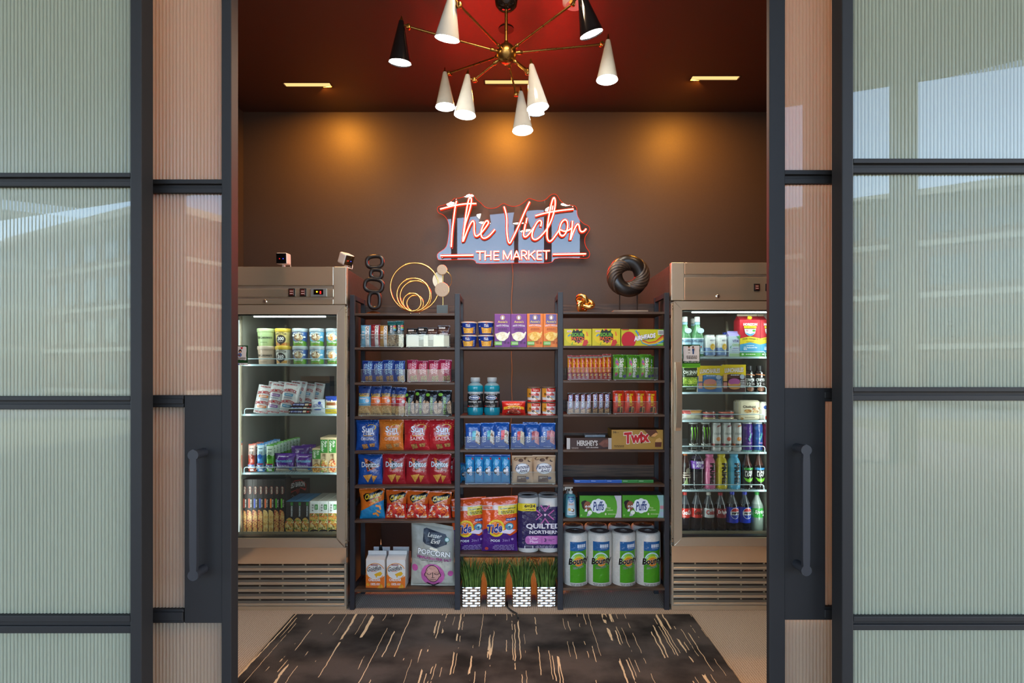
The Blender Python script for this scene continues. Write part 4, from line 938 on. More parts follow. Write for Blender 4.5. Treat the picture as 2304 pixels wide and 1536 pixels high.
def figbar(col, tc_, c2): return bag_kind('fig_bar_packet', 'snack packet', 25, 50, .035, col, [T("NATURE'S\nBAKERY", .68, .60, .34, .72, tc_, rot=-90, b=.02), T('FIG BAR', .36, .58, .18, .5, tc_, rot=-90), T('Raspberry' if 'A' in col[:1] else 'Blueberry', .2, .62, .09, .4, c2, rot=-90),
   G([(.35, 0.02), (.62, .02), (.62, .26), (.35, .26)], food('figbar', ['6A4428', 'C8975A', '3A2820'], 160)), G([(.66, .02), (.95, .02), (.93, .30), (.66, .28)], food('figbar', ['6A4428', 'C8975A', '3A2820'], 160))], seed=len(col)+3, seal=.008, crk=.002)
f1 = figbar('24418C', '9FCFE6', 'D8E4F0'); f2 = figbar('A82448', 'E6B4C0', 'F0D8DC')
for i, (a, b_, yt) in enumerate([(812, 838, 811), (836.5, 862, 812), (860, 886, 809.5), (885, 911.5, 811)]):
    f1.put(a, b_, yt, yb, '%s of four blue bar packets in the bin' % ords(4)[i], YB+.004, 'blue bar packets', rx=.04, rz=.06-.04*i, ry=.03-.02*i)
for i, (a, b_, yt) in enumerate([(915, 940, 809), (938.5, 962, 811), (962, 987.5, 810), (985.5, 1014, 808.5)]):
    f2.put(a, b_, yt, yb, '%s of four raspberry red bar packets in the bin' % ords(4)[i], YB+.004, 'red bar packets', rx=.04, rz=-.05+.04*i, ry=-.02+.02*i)
yb = B(0, 3); NUT = food('peanut', ['C89A58', 'E0BC80', 'A87838', 'D8AC68'], 110)
def peanut(mid, name='peanut_packet'): return bag_kind(name, 'snack packet', 27, 68, .035, '27407A', [R(0, .0, 1, .34, NUT), R(.0, .34, 1, .64, mid), T('PLANTERS', .5, .71, .86, .08, 'E8B830', b=.02), R(.1, .645, .9, .67, 'E8B830'), T('PEANUTS', .45, .58, .6, .05, 'F4E8D8'), E(.76, .50, .15, .055, 'C8CCD0'), E(.5, .93, .10, .02, '16264A')], seed=5, seal=.012, crk=.003)
pk = [peanut('5AA8D0'), peanut('E07030'), None, peanut('B8262C')]; pk[2] = pk[1]
for (kk, a, b_, yt, lab) in [(pk[0], 804.5, 833, 867.5, 'peanut packet with light blue band'), (pk[1], 832, 857.5, 868.5, 'peanut packet with orange band, left of two'), (pk[1], 855.5, 880, 867.5, 'peanut packet with orange band, right of two'),
                             (pk[3], 874, 896, 870.5, 'peanut packet with red band, partly hidden behind the end one'), (pk[3], 888, 914, 871, 'peanut packet with red band at right end of its bin')]:
    kk.put(a, b_, yt, yb, lab, YB+(.03 if 'partly' in lab else .004), 'peanut packets', rx=.03)
PIST = food('pistachio', ['C0A488', 'A88C70', 'D4BCA0', '8A6E54'], 90)
ps = bag_kind('pistachio_packet', 'snack packet', 27, 60, .035, '16171A', [G([(.02, .08), (.22, .12), (.32, .3), (.3, .55), (.1, .6), (.02, .5)], PIST), G([(.98, .08), (.74, .1), (.66, .3), (.7, .52), (.9, .6), (.98, .5)], PIST), E(.20, .83, .17, .065, '7AB83A'), T('PISTACHIOS', .5, .40, .2, .66, '8CC63F', rot=90)], seed=11, seal=.01, crk=.003)
for i, (a, b_, yt) in enumerate([(909, 932, 879), (933, 958.5, 876), (956, 985, 878.5), (984, 1016, 878)]):
    ps.put(a, b_, yt, yb, '%s of four black pistachio packets with green dots' % ords(4)[i], YB+.004, 'pistachio packets', rx=.05, rz=.04*(i % 2))
# bags of crisps
def sun(col, c2, t2, sd): return bag_kind('chip_bag', 'chip bag', 54, 70, .055, col, [RING(.70, .76, .20, .10, .18, 'E8C040', -60, 150)]+[G([(.70+.26*math.cos(a), .76+.13*math.sin(a)), (.70+.34*math.cos(a+.05), .76+.17*math.sin(a+.05)), (.70+.27*math.cos(a+.09), .76+.135*math.sin(a+.09))], 'E8C040') for a in [x*.38+.1 for x in range(8)]]
   + [T('Sun', .54, .70, .48, .20, 'D8E2EC', b=.03), T('CHIPS', .60, .555, .5, .085, 'D8E2EC', b=.02), R(.36, .485, .78, .505, 'E0B040'), T(t2, .56, .40, .58, .10, c2, b=.01), G([(.30, .22), (.52, .24), (.58, .10), (.36, .06)], food('wavychip', ['A8743C', 'C89858', '7A4E28'], 130)), G([(.62, .24), (.86, .26), (.84, .14), (.66, .14)], food('wavychip', ['A8743C', 'C89858', '7A4E28'], 130))], seed=sd, crk=.0045)
yb = S_(0, 4)
sun('1F4F9E', 'DCE8F4', 'ORIGINAL', 21).put(797.5, 850.5, 945, yb, 'blue chip bag with yellow sun, first on its shelf', rz=.03, rx=.03)
sun('D8762A', 'F4E4D0', 'CHEDDAR', 22).put(850, 906.5, 944.5, yb, 'orange chip bag with yellow sun between blue and red', rz=-.02, rx=.02)
sr = sun('B8242C', 'F0D8D0', 'SALSA', 23); sr.put(906.5, 965, 944.5, yb, 'red chip bag with yellow sun, left of two', rx=.03, group='red sun chip bags'); sr.put(962, 1021.5, 944, yb, 'red chip bag with yellow sun, right of two', YF+.012, rx=.02, rz=.06, group='red sun chip bags')
CHIP = food('corn_chip', ['D89A40', 'C07C28', 'E8B45C'], 120)
def tri(col, sub, sd): return bag_kind('chip_bag', 'chip bag', 55, 68, .055, col, [G([(.26, .88), (.94, .64), (.42, .46)], 'B84A24'), G([(.30, .845), (.86, .65), (.435, .505)], '18120F'), G([(.26, .88), (.40, .845), (.44, .62), (.40, .60)], 'D87838'), T('Doritos', .52, .68, .72, .17, 'DCE4EA', b=.025, ol=('1A1A22', .02)), T(sub, .72, .505, .26, .075, 'ECDCD0'),
   G([(.24, .34), (.62, .38), (.42, .10)], CHIP), G([(.60, .34), (.82, .32), (.64, .10)], CHIP)], seed=sd, crk=.0045)
yb = S_(0, 5)
tri('1D4F9A', 'COOL\nRANCH', 31).put(803, 859, 1023, yb, 'blue chip bag with printed triangle chips', rx=.02, rz=.02)
td = tri('A4202A', 'NACHO\nCHEESE', 33)
for i, (a, b_) in enumerate([(858, 911.5), (910.5, 965), (961, 1014.5)]): td.put(a, b_, 1021.5, yb, '%s of three red front bags with printed triangle chips' % ords(3)[i], YF+.006*i, 'red triangle chip bags', rx=.02, rz=.03-.03*i)
td.put(985, 1023, 1030, yb-1, 'dark red chip bag half hidden behind the shelf post', YF+.10, 'red triangle chip bags')
yb = S_(0, 6); PUFF = food('puffs', ['E8862A', 'F0A040', 'D86820'], 60); MIXC = food('red_snack', ['C82A24', 'E86A2A', 'E8DCD0', 'A81C1C', 'F09A50', 'C83028'], 62)
LOGO = [G([(.18, .70), (.30, .60), (.62, .70), (.92, .80), (.96, .90), (.80, .95), (.48, .86), (.26, .86), (.16, .80)], '14100E'), T('Cheetos', .55, .785, .64, .17, 'E8C030', b=.03, sh=.15, tilt=.09)]
ch1 = bag_kind('puff_bag', 'chip bag', 58, 70, .055, 'D86C1E', [G([(0, .0), (1, .0), (1, .62), (.6, .52), (0, .30)], '1F86B8')]+LOGO+[T('PUFFS', .66, .63, .26, .09, 'C8DC50', b=.03, tilt=.06), G([(.42, .46), (.62, .54), (.60, .60), (.40, .52)], PUFF), G([(.68, .50), (.88, .46), (.90, .34), (.84, .32), (.82, .42), (.68, .44)], PUFF), G([(.54, .24), (.70, .26), (.80, .16), (.74, .10), (.66, .19), (.54, .18)], PUFF), G([(.70, .34), (.84, .30), (.86, .22), (.72, .27)], PUFF)], seed=41, crk=.004, pinch=.10)
ch1.put(807.5, 865, 1100, yb, 'orange and blue bag of cheese puffs', rz=.05, rx=.02, ry=-.03)
ch2 = bag_kind('crunch_bag', 'chip bag', 50, 66, .05, 'CC5A1C', [R(0, 0, 1, .56, 'C42A22'), G([(.06, .05), (.94, .05), (.92, .50), (.5, .60), (.08, .48)], MIXC), T('crunchy', .58, .63, .34, .05, 'E8A030')]+LOGO, seed=43, crk=.004, pinch=.10)
for i, (a, b_, yt) in enumerate([(864.5, 913.5, 1104.5), (911, 963.5, 1105.5), (959, 1014.5, 1108)]): ch2.put(a, b_, yt, yb-.5, '%s of three small orange bags showing crunchy red snack' % ords(3)[i], YF+.004*i, 'crunchy snack bags', rx=.05, ry=.02)
ch2.put(972, 1022, 1104, yb-2, 'orange snack bag half hidden behind the rightmost crunchy one', YF+.10, 'crunchy snack bags', rz=.2)
ch2.put(876, 925, 1101, yb-2, 'orange snack bag peeking out behind the front crunchy bags', YF+.10, 'crunchy snack bags', rz=-.1)
# cartons with gable tops
def gable(name, wpx, hpx, d, body, gab, ds, finh, gabh, finc=None):
    k = box_kind(name, 'carton', wpx, hpx, d, body, ds, top=gab, part='carton_body'); h = k.h
    ob = k.root.children[0]; hb = h*(1-finh-gabh)
    for v in ob.data.vertices: v.co.z *= hb/h if v.co.z > h*.5 else 1
    w2, d2 = k.w/2, d/2
    g = MB(); z1 = h*(1-finh)
    v = [(-w2, -d2, hb), (w2, -d2, hb), (w2, d2, hb), (-w2, d2, hb), (-w2*.98, -.002, z1), (w2*.98, -.002, z1), (w2*.98, .002, z1), (-w2*.98, .002, z1)]
    g.add(v, [(0, 1, 5, 4), (2, 3, 7, 6), (1, 2, 6, 5), (3, 0, 4, 7)]); g.build('gable', M(gab), k.root)
    MB().box(-w2*.98, w2*.98, -.002, .002, z1, h).build('top_fin', M(finc or gab), k.root); return k
yb = S_(0, 7); CRK = food('cracker', ['E0A030', 'D08A20'], 60)
gf = gable('cracker_carton', 43, 82, .10, 'E4DED4', 'DDDAD4', [G([(0, 0), (1, 0), (1, .38), (.75, .30), (.3, .28), (0, .42)], 'E0701E'), RING(.5, .50, .50, .23, .08, 'E08A2A', 20, 330), R(.26, .665, .64, .69, '8A2A24'), T('Goldfish', .45, .575, .74, .12, '2A2622', sh=.25, b=.015, tilt=.05), T('BAKED', .45, .50, .28, .025, 'C84028'), G([(.44, .42), (.60, .46), (.80, .50), (.88, .44), (.78, .38), (.62, .38), (.56, .32), (.52, .38)], 'E8B020'), T('CHEDDAR', .47, .27, .64, .075, 'F4EEE4', b=.025), T('100%', .40, .155, .26, .07, 'F4EEE4', b=.02), LN(.66, .155, .2, .06, 2, 'F4EEE4'), G([(.6, .03), (.92, .03), (.92, .12), (.80, .18)], CRK), E(.13, .15, .09, .04, CRK)], .10, .08)
for i, (a, b_) in enumerate([(823.5, 866), (870, 912.5)]): gf.put(a, b_, 1244, yb-1, '%s front white and orange cracker carton on bottom shelf' % ords(2)[i], YF+.004, 'cracker cartons', rz=-.03)
for i, (a, b_) in enumerate([(836, 874), (880.5, 918)]): gf.put(a, b_, 1235, yb-6, '%s rear white and orange cracker carton on bottom shelf' % ords(2)[i], YF+.118, 'cracker cartons', rz=-.03)
pc = bag_kind('popcorn_bag', 'popcorn bag', 98, 143, .09, 'A7A59A', [R(0, 0, 1, .45, 'BDB8A8'), G([(.30, .90), (.36, .92), (.8, .87), (.84, .82), (.84, .72), (.6, .645), (.36, .685), (.29, .72)], '222838'), T('Lesser', .56, .83, .32, .068, 'E0DCD0', sh=.3), T('Evil', .58, .745, .22, .068, 'E0DCD0', sh=.3), E(.84, .79, .055, .038, 'CFE0DC'), RING(.84, .79, .055, .038, .25, '2F7A68'), E(.5, .63, .05, .02, 'EEE6D0'), E(.58, .615, .06, .025, 'EEE6D0'), T('POPCORN', .55, .565, .74, .085, 'F0F0EC', b=.03, ol=('1F2430', .035), tilt=-.02), T('HIMALAYAN PINK SALT', .55, .48, .78, .045, 'B04A8A', b=.02, ol=('6A2850', .012), tilt=-.03), LN(.5, .442, .5, .016, 2, '6A6658'),
   E(.52, .225, .27, .175, 'CC66A2'), E(.10, .315, .075, .05, 'C85A98'), E(.92, .25, .06, .045, 'C85A98'), E(.365, .225, .035, .035, '1B1818'), E(.675, .225, .035, .035, '1B1818'), E(.52, .245, .165, .138, '1B1818'), E(.52, .245, .150, .128, 'D8A090'), E(.37, .225, .022, .026, 'D8A090'), E(.67, .225, .022, .026, 'D8A090'), RING(.44, .255, .055, .025, .3, '1B1818', 180, 360), RING(.61, .255, .055, .025, .3, '1B1818', 180, 360), R(.515, .19, .53, .27, '1B1818'), G([(.49, .19), (.57, .19), (.56, .182), (.50, .182)], '1B1818'), R(.46, .150, .60, .156, '1B1818'), G([(.36, .10), (.52, .02), (.68, .10), (.64, .10), (.52, .045), (.40, .10)], '1B1818')], fin='softfilm', seed=51, seal=.02, crk=.006, pinch=.03, top_tilt=-.18)
pc.put(921.5, 1022, 1181, yb-.5, 'large pale popcorn bag with pink printed face on bottom shelf', YF+.0, None, rz=-.03, rx=.02)
pb = bag_kind('rear_bag', 'popcorn bag', 86, 140, .05, 'B0AEA2', [E(.5, .3, .28, .16, 'CC66A2')], fin='softfilm', seed=52); pb.put(938, 1017, 1198, yb-6, 'second pale popcorn bag behind the front one', YF+.15)
ob = bag_kind('orange_bag', 'snack bag', 60, 80, .04, 'D87420', [R(0, .84, 1, .97, 'E0801E')], seed=53); ob.put(962, 1021, 1182, yb-7, 'bright orange bag peeking over the popcorn bag', YF+.20)
t = thing('tapered_rod', 'black tapered rod with copper tip behind the cracker cartons', 'rod', (X_(857, 3.60), 3.60, Z_(1327, 3.40)))
q0 = Z_(1212, 3.60)-t.location.z; MB().lathe([(0, .016), (q0*.72, .0135), (q0*.86, .0085)], 16).build('shaft', M('141416', 'plastic'), t, smooth=True); MB().lathe([(q0*.86, .0085), (q0, .001)], 16).build('tip', metal('copper', 'B87850', .3), t, smooth=True)
# ------------------------------------------------------------------ middle bay
yb = S_(1, 0); MACO = food('macaroni', ['E8A83C', 'D08A28', 'F0C060'], 90)
cup = cyl_kind('pasta_cup', 'cup', 38, 29, [('cup_body', [(0, .80), (.03, .82), (.86, .95)], '1B3A94', 'plastic'), ('rim', [(.86, .99), (.90, 1.0), (.95, 1.0), (.95, .97)], 'D8D0C4', 'plastic'), ('foil_lid', [(.95, .95), (.97, .90), (.975, 0)], 'C9884C', 'plastic')],
   [G([(.20, .54), (.40, .46), (.6, .46), (.82, .54), (.78, .08), (.26, .08)], MACO), R(.44, .80, .56, .86, 'B82A2A'), T('MAC &\nCHEESE', .5, .66, .26, .22, 'F0F0F4', b=.02), RING(.5, .46, .14, .10, .3, 'F0C030', 180, 360), LN(.86, .34, .06, .5, 5, 'C8D0E0'), E(.12, .6, .03, .04, 'D8DCE8')], fin='plastic')
for i, (a, b_, t_, bt) in enumerate([(1034, 1072.5, 752, yb), (1073.5, 1112, 752, yb), (1033.5, 1072, 722, 751.6), (1073, 1111.5, 721.5, 751.6)]):
    cup.put(a, b_, t_, bt, '%s blue pasta cup of the four stacked by the purple boxes' % ('bottom left', 'bottom right', 'top left', 'top right')[i], YF, 'blue pasta cups', rz=(-.1, .05, 0, .12)[i])
def pasta(col, c2, hdr_, sub): return box_kind('pasta_box', 'box', 36, 74, .035, col, ([R(.16, .70, .84, .985, hdr_)] if hdr_ else [])+[E(.5, .89, .14, .07, 'E8C858'), E(.5, .89, .115, .058, '7A5A98'), E(.5, .885, .07, .05, 'F2EEE8'), T("Annie's", .5, .765, .6, .07, 'E8CC60', b=.02), T('WHITE CHEDDAR', .5, .635, .78, .055, 'E8E0EC', b=.015, arc=.02), LN(.5, .54, .6, .08, 2, c2), G([(.04, .40), (.14, .26), (.34, .19), (.60, .19), (.84, .28), (.97, .44), (.92, .47), (.80, .40), (.5, .44), (.2, .42)], sub), E(.5, .36, .36, .10, sub), R(0, .06, .46, .175, '6DB04A'), LN(.24, .115, .4, .06, 2, 'D8F0C8'), LN(.66, .14, .16, .08, 3, c2), E(.86, .13, .07, .035, c2)], top=col)
WS = food('white_shell', ['F0EAD0', 'E4DAB4', 'F6F2E0'], 80); YS = food('yellow_shell', ['F0C048', 'E4A830', 'F6D478'], 80)
pp = pasta('7C3A8C', '4E2460', None, WS); po = pasta('E8802C', 'A8501C', '6B5A9C', YS)
pp.put(1112.8, 1148.8, 706, yb, 'purple pasta box, left of two', YF, 'purple pasta boxes'); pp.put(1149.6, 1185.2, 706, yb, 'purple pasta box, right of two beside the orange ones', YF, 'purple pasta boxes')
po.put(1186, 1221.6, 705.5, yb, 'orange pasta box, left of two', YF, 'orange pasta boxes'); po.put(1222.4, 1258, 705.5, yb, 'orange pasta box, right of two at the end', YF, 'orange pasta boxes')
yb = S_(1, 1)
pe = cyl_kind('drink_bottle', 'bottle', 37, 86, [('base', [(0, .86), (.02, .94), (.12, 1), (.20, .97), (.22, .95)], '0E7C92', 'gloss'), ('label_band', [(.215, .965), (.58, .965)], '26282A', 'film'), ('silver_band', [(.58, .965), (.625, .965)], 'A8ACAE', 'film'),
   ('shoulder', [(.625, .95), (.64, .92), (.66, .97), (.75, .98), (.79, .9)], '12849A', 'gloss'), ('neck_shell', [(.79, .9), (.83, .74), (.86, .52), (.88, .50)], '7E9AA4', 'gloss'), ('cap', [(.88, .56), (.89, .6), (.985, .6), (1, .55), (1, 0)], 'A9B2B4', 'plastic')],
   [E(.46, .475, .33, .062, 'D0D8E0'), E(.46, .475, .30, .052, '28406E'), T('Pedialyte', .46, .475, .5, .055, 'E8F0F8', b=.02), R(.76, .45, .82, .46, 'D82A2A'), R(.78, .44, .80, .47, 'D82A2A'), LN(.5, .565, .7, .022, 1, 'B8BCC0'), LN(.36, .365, .5, .035, 1, 'D0D4D4'), LN(.78, .365, .2, .03, 1, 'D0D4D4'), LN(.4, .25, .6, .03, 2, 'A8ACAC'), E(.12, .255, .05, .015, 'C02A24')], fin='film', mapr=.975)
pe.put(1049.5, 1087, 849, yb, 'teal drink bottle with black label, left of two', YF, 'teal drink bottles'); pe.put(1087.8, 1125, 849, yb, 'teal drink bottle with black label, right of two', YF, 'teal drink bottles')
rbg = bag_kind('candy_bag', 'candy bag', 54, 33, .06, 'B81E18', [G([(.06, .40), (.3, .46), (.5, .5), (.7, .46), (.96, .40), (.96, .58), (.7, .66), (.5, .68), (.3, .66), (.06, .58)], 'D8A02A'), LN(.5, .54, .6, .07, 1, '6A3A10'), LN(.5, .78, .5, .16, 3, 'E0A890'), G([(.25, .3), (.5, .42), (.75, .3), (.8, .12), (.2, .12)], food('choc_candy', ['8A3424', 'C05840', 'E0B0A0', '6A2018'], 70))], seed=61, seal=.008, crk=.005); rbg.put(1129, 1182.5, 902.5, yb, 'shiny red and gold candy bag lying low on middle shelf', YF, None, rx=.1)
nu_ = cyl_kind('snack_pot', 'pot', 32, 33, [('pot_body', [(0, .90), (.03, .95), (.10, .95), (.88, .96)], 'E9E5DE', 'film'), ('lid', [(.90, .98), (.92, 1), (.985, 1), (1, .96), (1, 0)], '6B5A4E', 'plastic'), ('base_ring', [(-.0, .955), (.115, .962)], 'B8261E', 'film')],
   [R(.3, .68, .92, .90, 'C4281E'), LN(.62, .79, .4, .09, 1, 'F0D8D0'), G([(.0, .90), (.27, .90), (.25, .3), (0, .3)], 'C88A2A'), T('n', .19, .50, .10, .16, '1A1614', b=.03), T('utella', .55, .515, .58, .21, 'C41E1E', b=.03), T('&GO!', .72, .33, .26, .13, '4A90C0', sh=.3, b=.02), G([(.28, .36), (.42, .42), (.52, .34), (.42, .24), (.32, .26)], '4A2C1C'), G([(.46, .30), (.52, .34), (.76, .17), (.70, .14)], 'C8984E'), LN(.5, .06, .5, .05, 1, 'F0D8D0')], fin='film', mapr=.97)
for i, (a, b_, t_, bt) in enumerate([(1186.8, 1218.5, 904, yb-.4), (1220, 1252.5, 904, yb-.4), (1186.3, 1218.3, 870.5, 903.6), (1219.8, 1252.3, 870, 903.6)]): nu_.put(a, b_, t_, bt, '%s pot of the stacked red and white chocolate spread pots' % ('bottom left', 'bottom right', 'top left', 'top right')[i], YF, 'chocolate spread pots', rz=.05*(i % 2))
yb = B(1, 2)
def tart(c1, c2, fill): return bag_kind('pastry_packet', 'snack packet', 35, 60, .035, '1E56A8', [T('POP\nTARTS', .24, .46, .26, .40, 'E4ECF4', b=.03, rot=90), G([(.46, .34), (.70, .40), (.70, .72), (.46, .70)], c1), G([(.66, .28), (.96, .16), (.98, .66), (.72, .74)], fill), LN(.5, .10, .5, .03, 1, 'B8CCE8')], seed=random.randint(1, 50), seal=.008, crk=.003)
FR = food('frost_choc', ['EDE6DC', 'D8CCBC', '8A6A50'], 60); PK = food('frost_pink', ['D8989C', 'C88088', 'E4B0B0'], 90); VN = food('frost_sprinkle', ['E6DCC8', 'D8CCB0', 'B8A890'], 110)
tk = [tart('48B0C0', '', FR), tart('3AA8B8', '', FR), tart('D84050', '', FR), tart('C82A2C', '', VN), tart('9A2438', '', PK), tart('9A2438', '', PK)]
lb = ['blue pastry packet with aqua panel, leftmost in left bin', 'blue pastry packet with aqua panel, middle of left bin', 'blue pastry packet with red panel, right of left bin', 'blue pastry packet with bright red panel, left in right bin', 'blue pastry packet with pink pastry, middle of right bin', 'blue pastry packet with pink pastry, rightmost of right bin']
for i, (a, b_, t_) in enumerate([(1046.5, 1081, 953), (1081, 1113.5, 951.5), (1111.5, 1146, 950.5), (1149.5, 1181, 954), (1181, 1214.5, 953.5), (1213.5, 1250.5, 951.5)]): tk[i].put(a, b_, t_, yb, lb[i], YB+.004, 'blue pastry packets', rx=.05, rz=.04-.015*i)
tart('3AA8B8', '', FR).put(1176, 1210, 950, yb-2, 'rear blue pastry packet peeking above the right bin row', YB+.06, 'blue pastry packets')
yb = B(1, 3)
orr = bag_kind('cookie_sleeve', 'snack packet', 20.5, 66, .045, '2F8FC4', [R(0, .93, 1, 1, '1C50A0'), R(.0, .0, 1, .05, '2A6AB0'), G([(.7, .90), (.9, .90), (.9, .82), (.74, .86)], 'C83040'), E(.42, .46, .24, .10, '3A2A28'), E(.40, .46, .15, .05, 'E4E8EC'), T('OREO', .66, .46, .30, .30, 'F0F4F8', rot=-90, b=.04, ol=('1C4A98', .05)), G([(.1, .70), (.4, .88), (.46, .84), (.16, .66)], '6FC0E0')], seed=71, seal=.008, crk=.002, pinch=.01)
for i, (a, b_) in enumerate([(1046, 1066.5), (1067, 1087.5), (1087.5, 1107), (1107, 1127.5), (1127.5, 1148)]): orr.put(a, b_, 1023.5, yb, '%s of five pale blue cookie sleeves in clear bin' % ords(5)[i], YB+.004, 'blue cookie sleeves', rx=.02, rz=.03*((i % 3)-1))
COOK = food('cookies', ['6A4428', '4A2E1C', '8A6040', 'C8A070'], 55)
fa_ = bag_kind('cookie_bag', 'cookie bag', 50, 64, .05, 'CDA987', [R(0, .80, 1, .97, 'C9A27C'), E(.18, .88, .10, .05, COOK), E(.42, .84, .12, .06, COOK), E(.66, .90, .10, .05, COOK), E(.84, .83, .10, .05, COOK), E(.5, .55, .36, .19, 'E4E4E6'), RING(.5, .55, .36, .19, .06, '8A90A0'), T('Famous', .48, .62, .66, .15, '262C50', sh=.35, b=.02, tilt=.05), T('Amos', .54, .49, .42, .13, '262C50', sh=.35, b=.02, tilt=.05), R(.24, .07, .68, .30, '6A4A3C'), T('CHOCOLATE\nCHIP', .46, .23, .34, .07, 'E8D8C4'), R(.28, .085, .64, .12, '54382E'), E(.74, .22, .08, .05, '4A5A80')], fin='softfilm', seed=73, seal=.010, crk=.004)
fa_.put(1151.5, 1200, 1026, yb, 'tan cookie bag with script label, left of two', YB+.004, 'tan cookie bags', rx=.03); fa_.put(1198.5, 1251, 1025, yb, 'tan cookie bag with script label, right of two', YB+.004, 'tan cookie bags', rx=.03, rz=-.05)
orr.put(1034.5, 1054, 1042, S_(1, 3)-3, 'dark blue sleeve standing behind the left end of its bin', YF+.10)
yb = S_(1, 4); SWIRL = [G([(.1, .0), (1, 0), (1, .36), (.8, .30), (.62, .42), (.40, .40), (.2, .34), (0, .46), (0, 0)], '532A7E')]
td_ = bag_kind('detergent_bag', 'detergent bag', 80, 128, .075, 'DE5420', [G([(0, 0), (1, 0), (1, .37), (.80, .32), (.60, .40), (.40, .43), (.18, .47), (0, .42)], '4E2678'), R(0, .785, 1, .865, 'C8B4B0'), R(.0, .80, .3, .85, 'D87050'), R(.46, .70, 1, .85, 'D8BE2C'), LN(.73, .80, .46, .03, 1, '5A7030'), LN(.72, .74, .4, .05, 2, '4A4A20'), R(.68, .585, .97, .635, '26307A'), T('100% BETTER', .82, .61, .24, .025, 'E8ECF4'), E(.40, .47, .245, .155, 'E4C52E'), E(.40, .47, .19, .118, 'E07A2C'), G([(.5, .40), (.76, .46), (.96, .42), (.8, .36), (.6, .38)], 'E0D4E4'), E(.78, .49, .12, .06, '3A86A0'), E(.80, .495, .07, .035, 'B8DCE4'), E(.77, .48, .05, .022, '1F4E78'), T('Tide', .36, .465, .44, .16, '1D2A7C', b=.04, sh=.15, ol=('F0F0F4', .02), tilt=.03), T('PODS', .38, .245, .26, .045, 'E8E4F0', b=.03), T('3in1', .68, .25, .2, .05, 'A890C8'), E(.86, .265, .035, .02, 'A890C8'), LN(.6, .12, .6, .10, 4, '9A84B8'), E(.14, .10, .05, .03, 'C84A44')], fin='film', seed=81, seal=.012, crk=.005, pinch=.04, freq=18, top_tilt=.06)
td_.put(1014, 1093, 1122, yb, 'orange and purple detergent bag, left of two beside the shelf post', YF+.035, 'detergent bags', rz=.1); td_.put(1083, 1165, 1119.5, yb, 'orange and purple detergent bag, right of two in front', YF, 'detergent bags')
# wrapped pack of paper rolls
qn = thing('tissue_roll_pack', 'navy wrapped pack of white toilet rolls with pink band', 'toilet rolls'); k_ = Kind.__new__(Kind); 
kk = Y0 = YF/F; w, h = 95*kk, 126*kk; d = .21; a_, b__ = 1165.5, 1260.5
qn.location = (X_((a_+b__)/2, YF), YF+d/2, Z_(yb, YF)); ROLLW = M('D9D3CB', 'paper')
def qmap(u, v, o):
    s = max(-1, min(1, 2*u/w)); pin = .5*(1+math.cos(2*PI*s)) if abs(s) < .22 else 0
    e = (max(0, abs(s)-.72)/.28)
    return (u, -d/2+.02*e**2+.004*math.exp(-(s/.07)**2)-o, v)
b = MB(); b.grid(lambda x, y: qmap((x-.5)*w, .11*h+y*h*.74, 0), 110, 8); b.grid(lambda x, y: (w/2-.0005, -d/2+.02+x*(d-.04), .11*h+y*h*.74), 4, 4); b.grid(lambda x, y: (-w/2+.0005, d/2-.02-x*(d-.04), .11*h+y*h*.74), 4, 4); b.build('wrap', M('2A2452', 'film'), qn, smooth=True)
for ix in (-1, 1):
    for iy in (-1, 1):
        for iz in (0, 1):
            rr = w/4-.001; MB().lathe([(0, rr*.4), (.0, rr*.93), (.006, rr), (h/2-.007, rr), (h/2-.001, rr*.93), (h/2-.001, rr*.4)], 26, (ix*w/4, iy*(d/2-rr-.002), iz*h/2)).build('roll', ROLLW, qn, smooth=True)
heart = lambda cx, cy, s, c: G([(cx, cy-s*.55), (cx-s*.55, cy+s*.05), (cx-s*.5, cy+s*.38), (cx-s*.22, cy+s*.45), (cx, cy+s*.22), (cx+s*.22, cy+s*.45), (cx+s*.5, cy+s*.38), (cx+s*.55, cy+s*.05)], c)
quil = [R(0, .775, .43, .91, 'D8C42A'), T('6=24', .28, .865, .26, .055, '1E1E2A', b=.03), LN(.28, .805, .24, .02, 1, '1E1E2A'), E(.64, .71, .23, .17, '2A2452')]
for i, (dx, dy) in enumerate(((0, 1), (0, -1), (1, 0), (-1, 0))):
    for m_ in (.035, .075, .115):
        if dx == 0: quil.append(G([(.64-m_*1.0, .71+dy*(m_+.05)), (.64, .71+dy*(m_*.0+.05+0.0)), (.64+m_, .71+dy*(m_+.05)), (.64+m_-.02, .71+dy*(m_+.065)), (.64, .71+dy*.072), (.64-m_+.02, .71+dy*(m_+.065))], 'B85AA0'))
        else: quil.append(G([(.64+dx*(m_*1.2+.06), .71-m_*.8), (.64+dx*.06, .71), (.64+dx*(m_*1.2+.06), .71+m_*.8), (.64+dx*(m_*1.2+.085), .71+m_*.8-.012), (.64+dx*.09, .71), (.64+dx*(m_*1.2+.085), .71-m_*.8+.012)], 'B85AA0'))
quil += [heart(.64, .71, .05, 'E8C8E0'), heart(.64, .83, .04, 'C870B0'), heart(.48, .71, .04, 'C870B0'), T('QUILTED', .60, .505, .82, .105, 'E2DCE4', b=.035), T('NORTHERN', .62, .405, .70, .062, 'E2DCE4', b=.03), E(.24, .265, .07, .075, 'B468AC'), R(.24, .19, .99, .34, 'B468AC'), T('Ultra\nPlush', .40, .265, .25, .105, 'E8C4E0', b=.02), R(.565, .21, .57, .32, '2A2452'), T('3', .645, .265, .055, .06, '2A2452', b=.03), T('CUSHIONY\nLAYERS', .78, .265, .17, .04, '2A2452'), R(.15, .115, .36, .165, 'C8C4CC'), R(.17, .12, .34, .16, '4A4660'), LN(.62, .145, .46, .05, 3, '9890B0')]
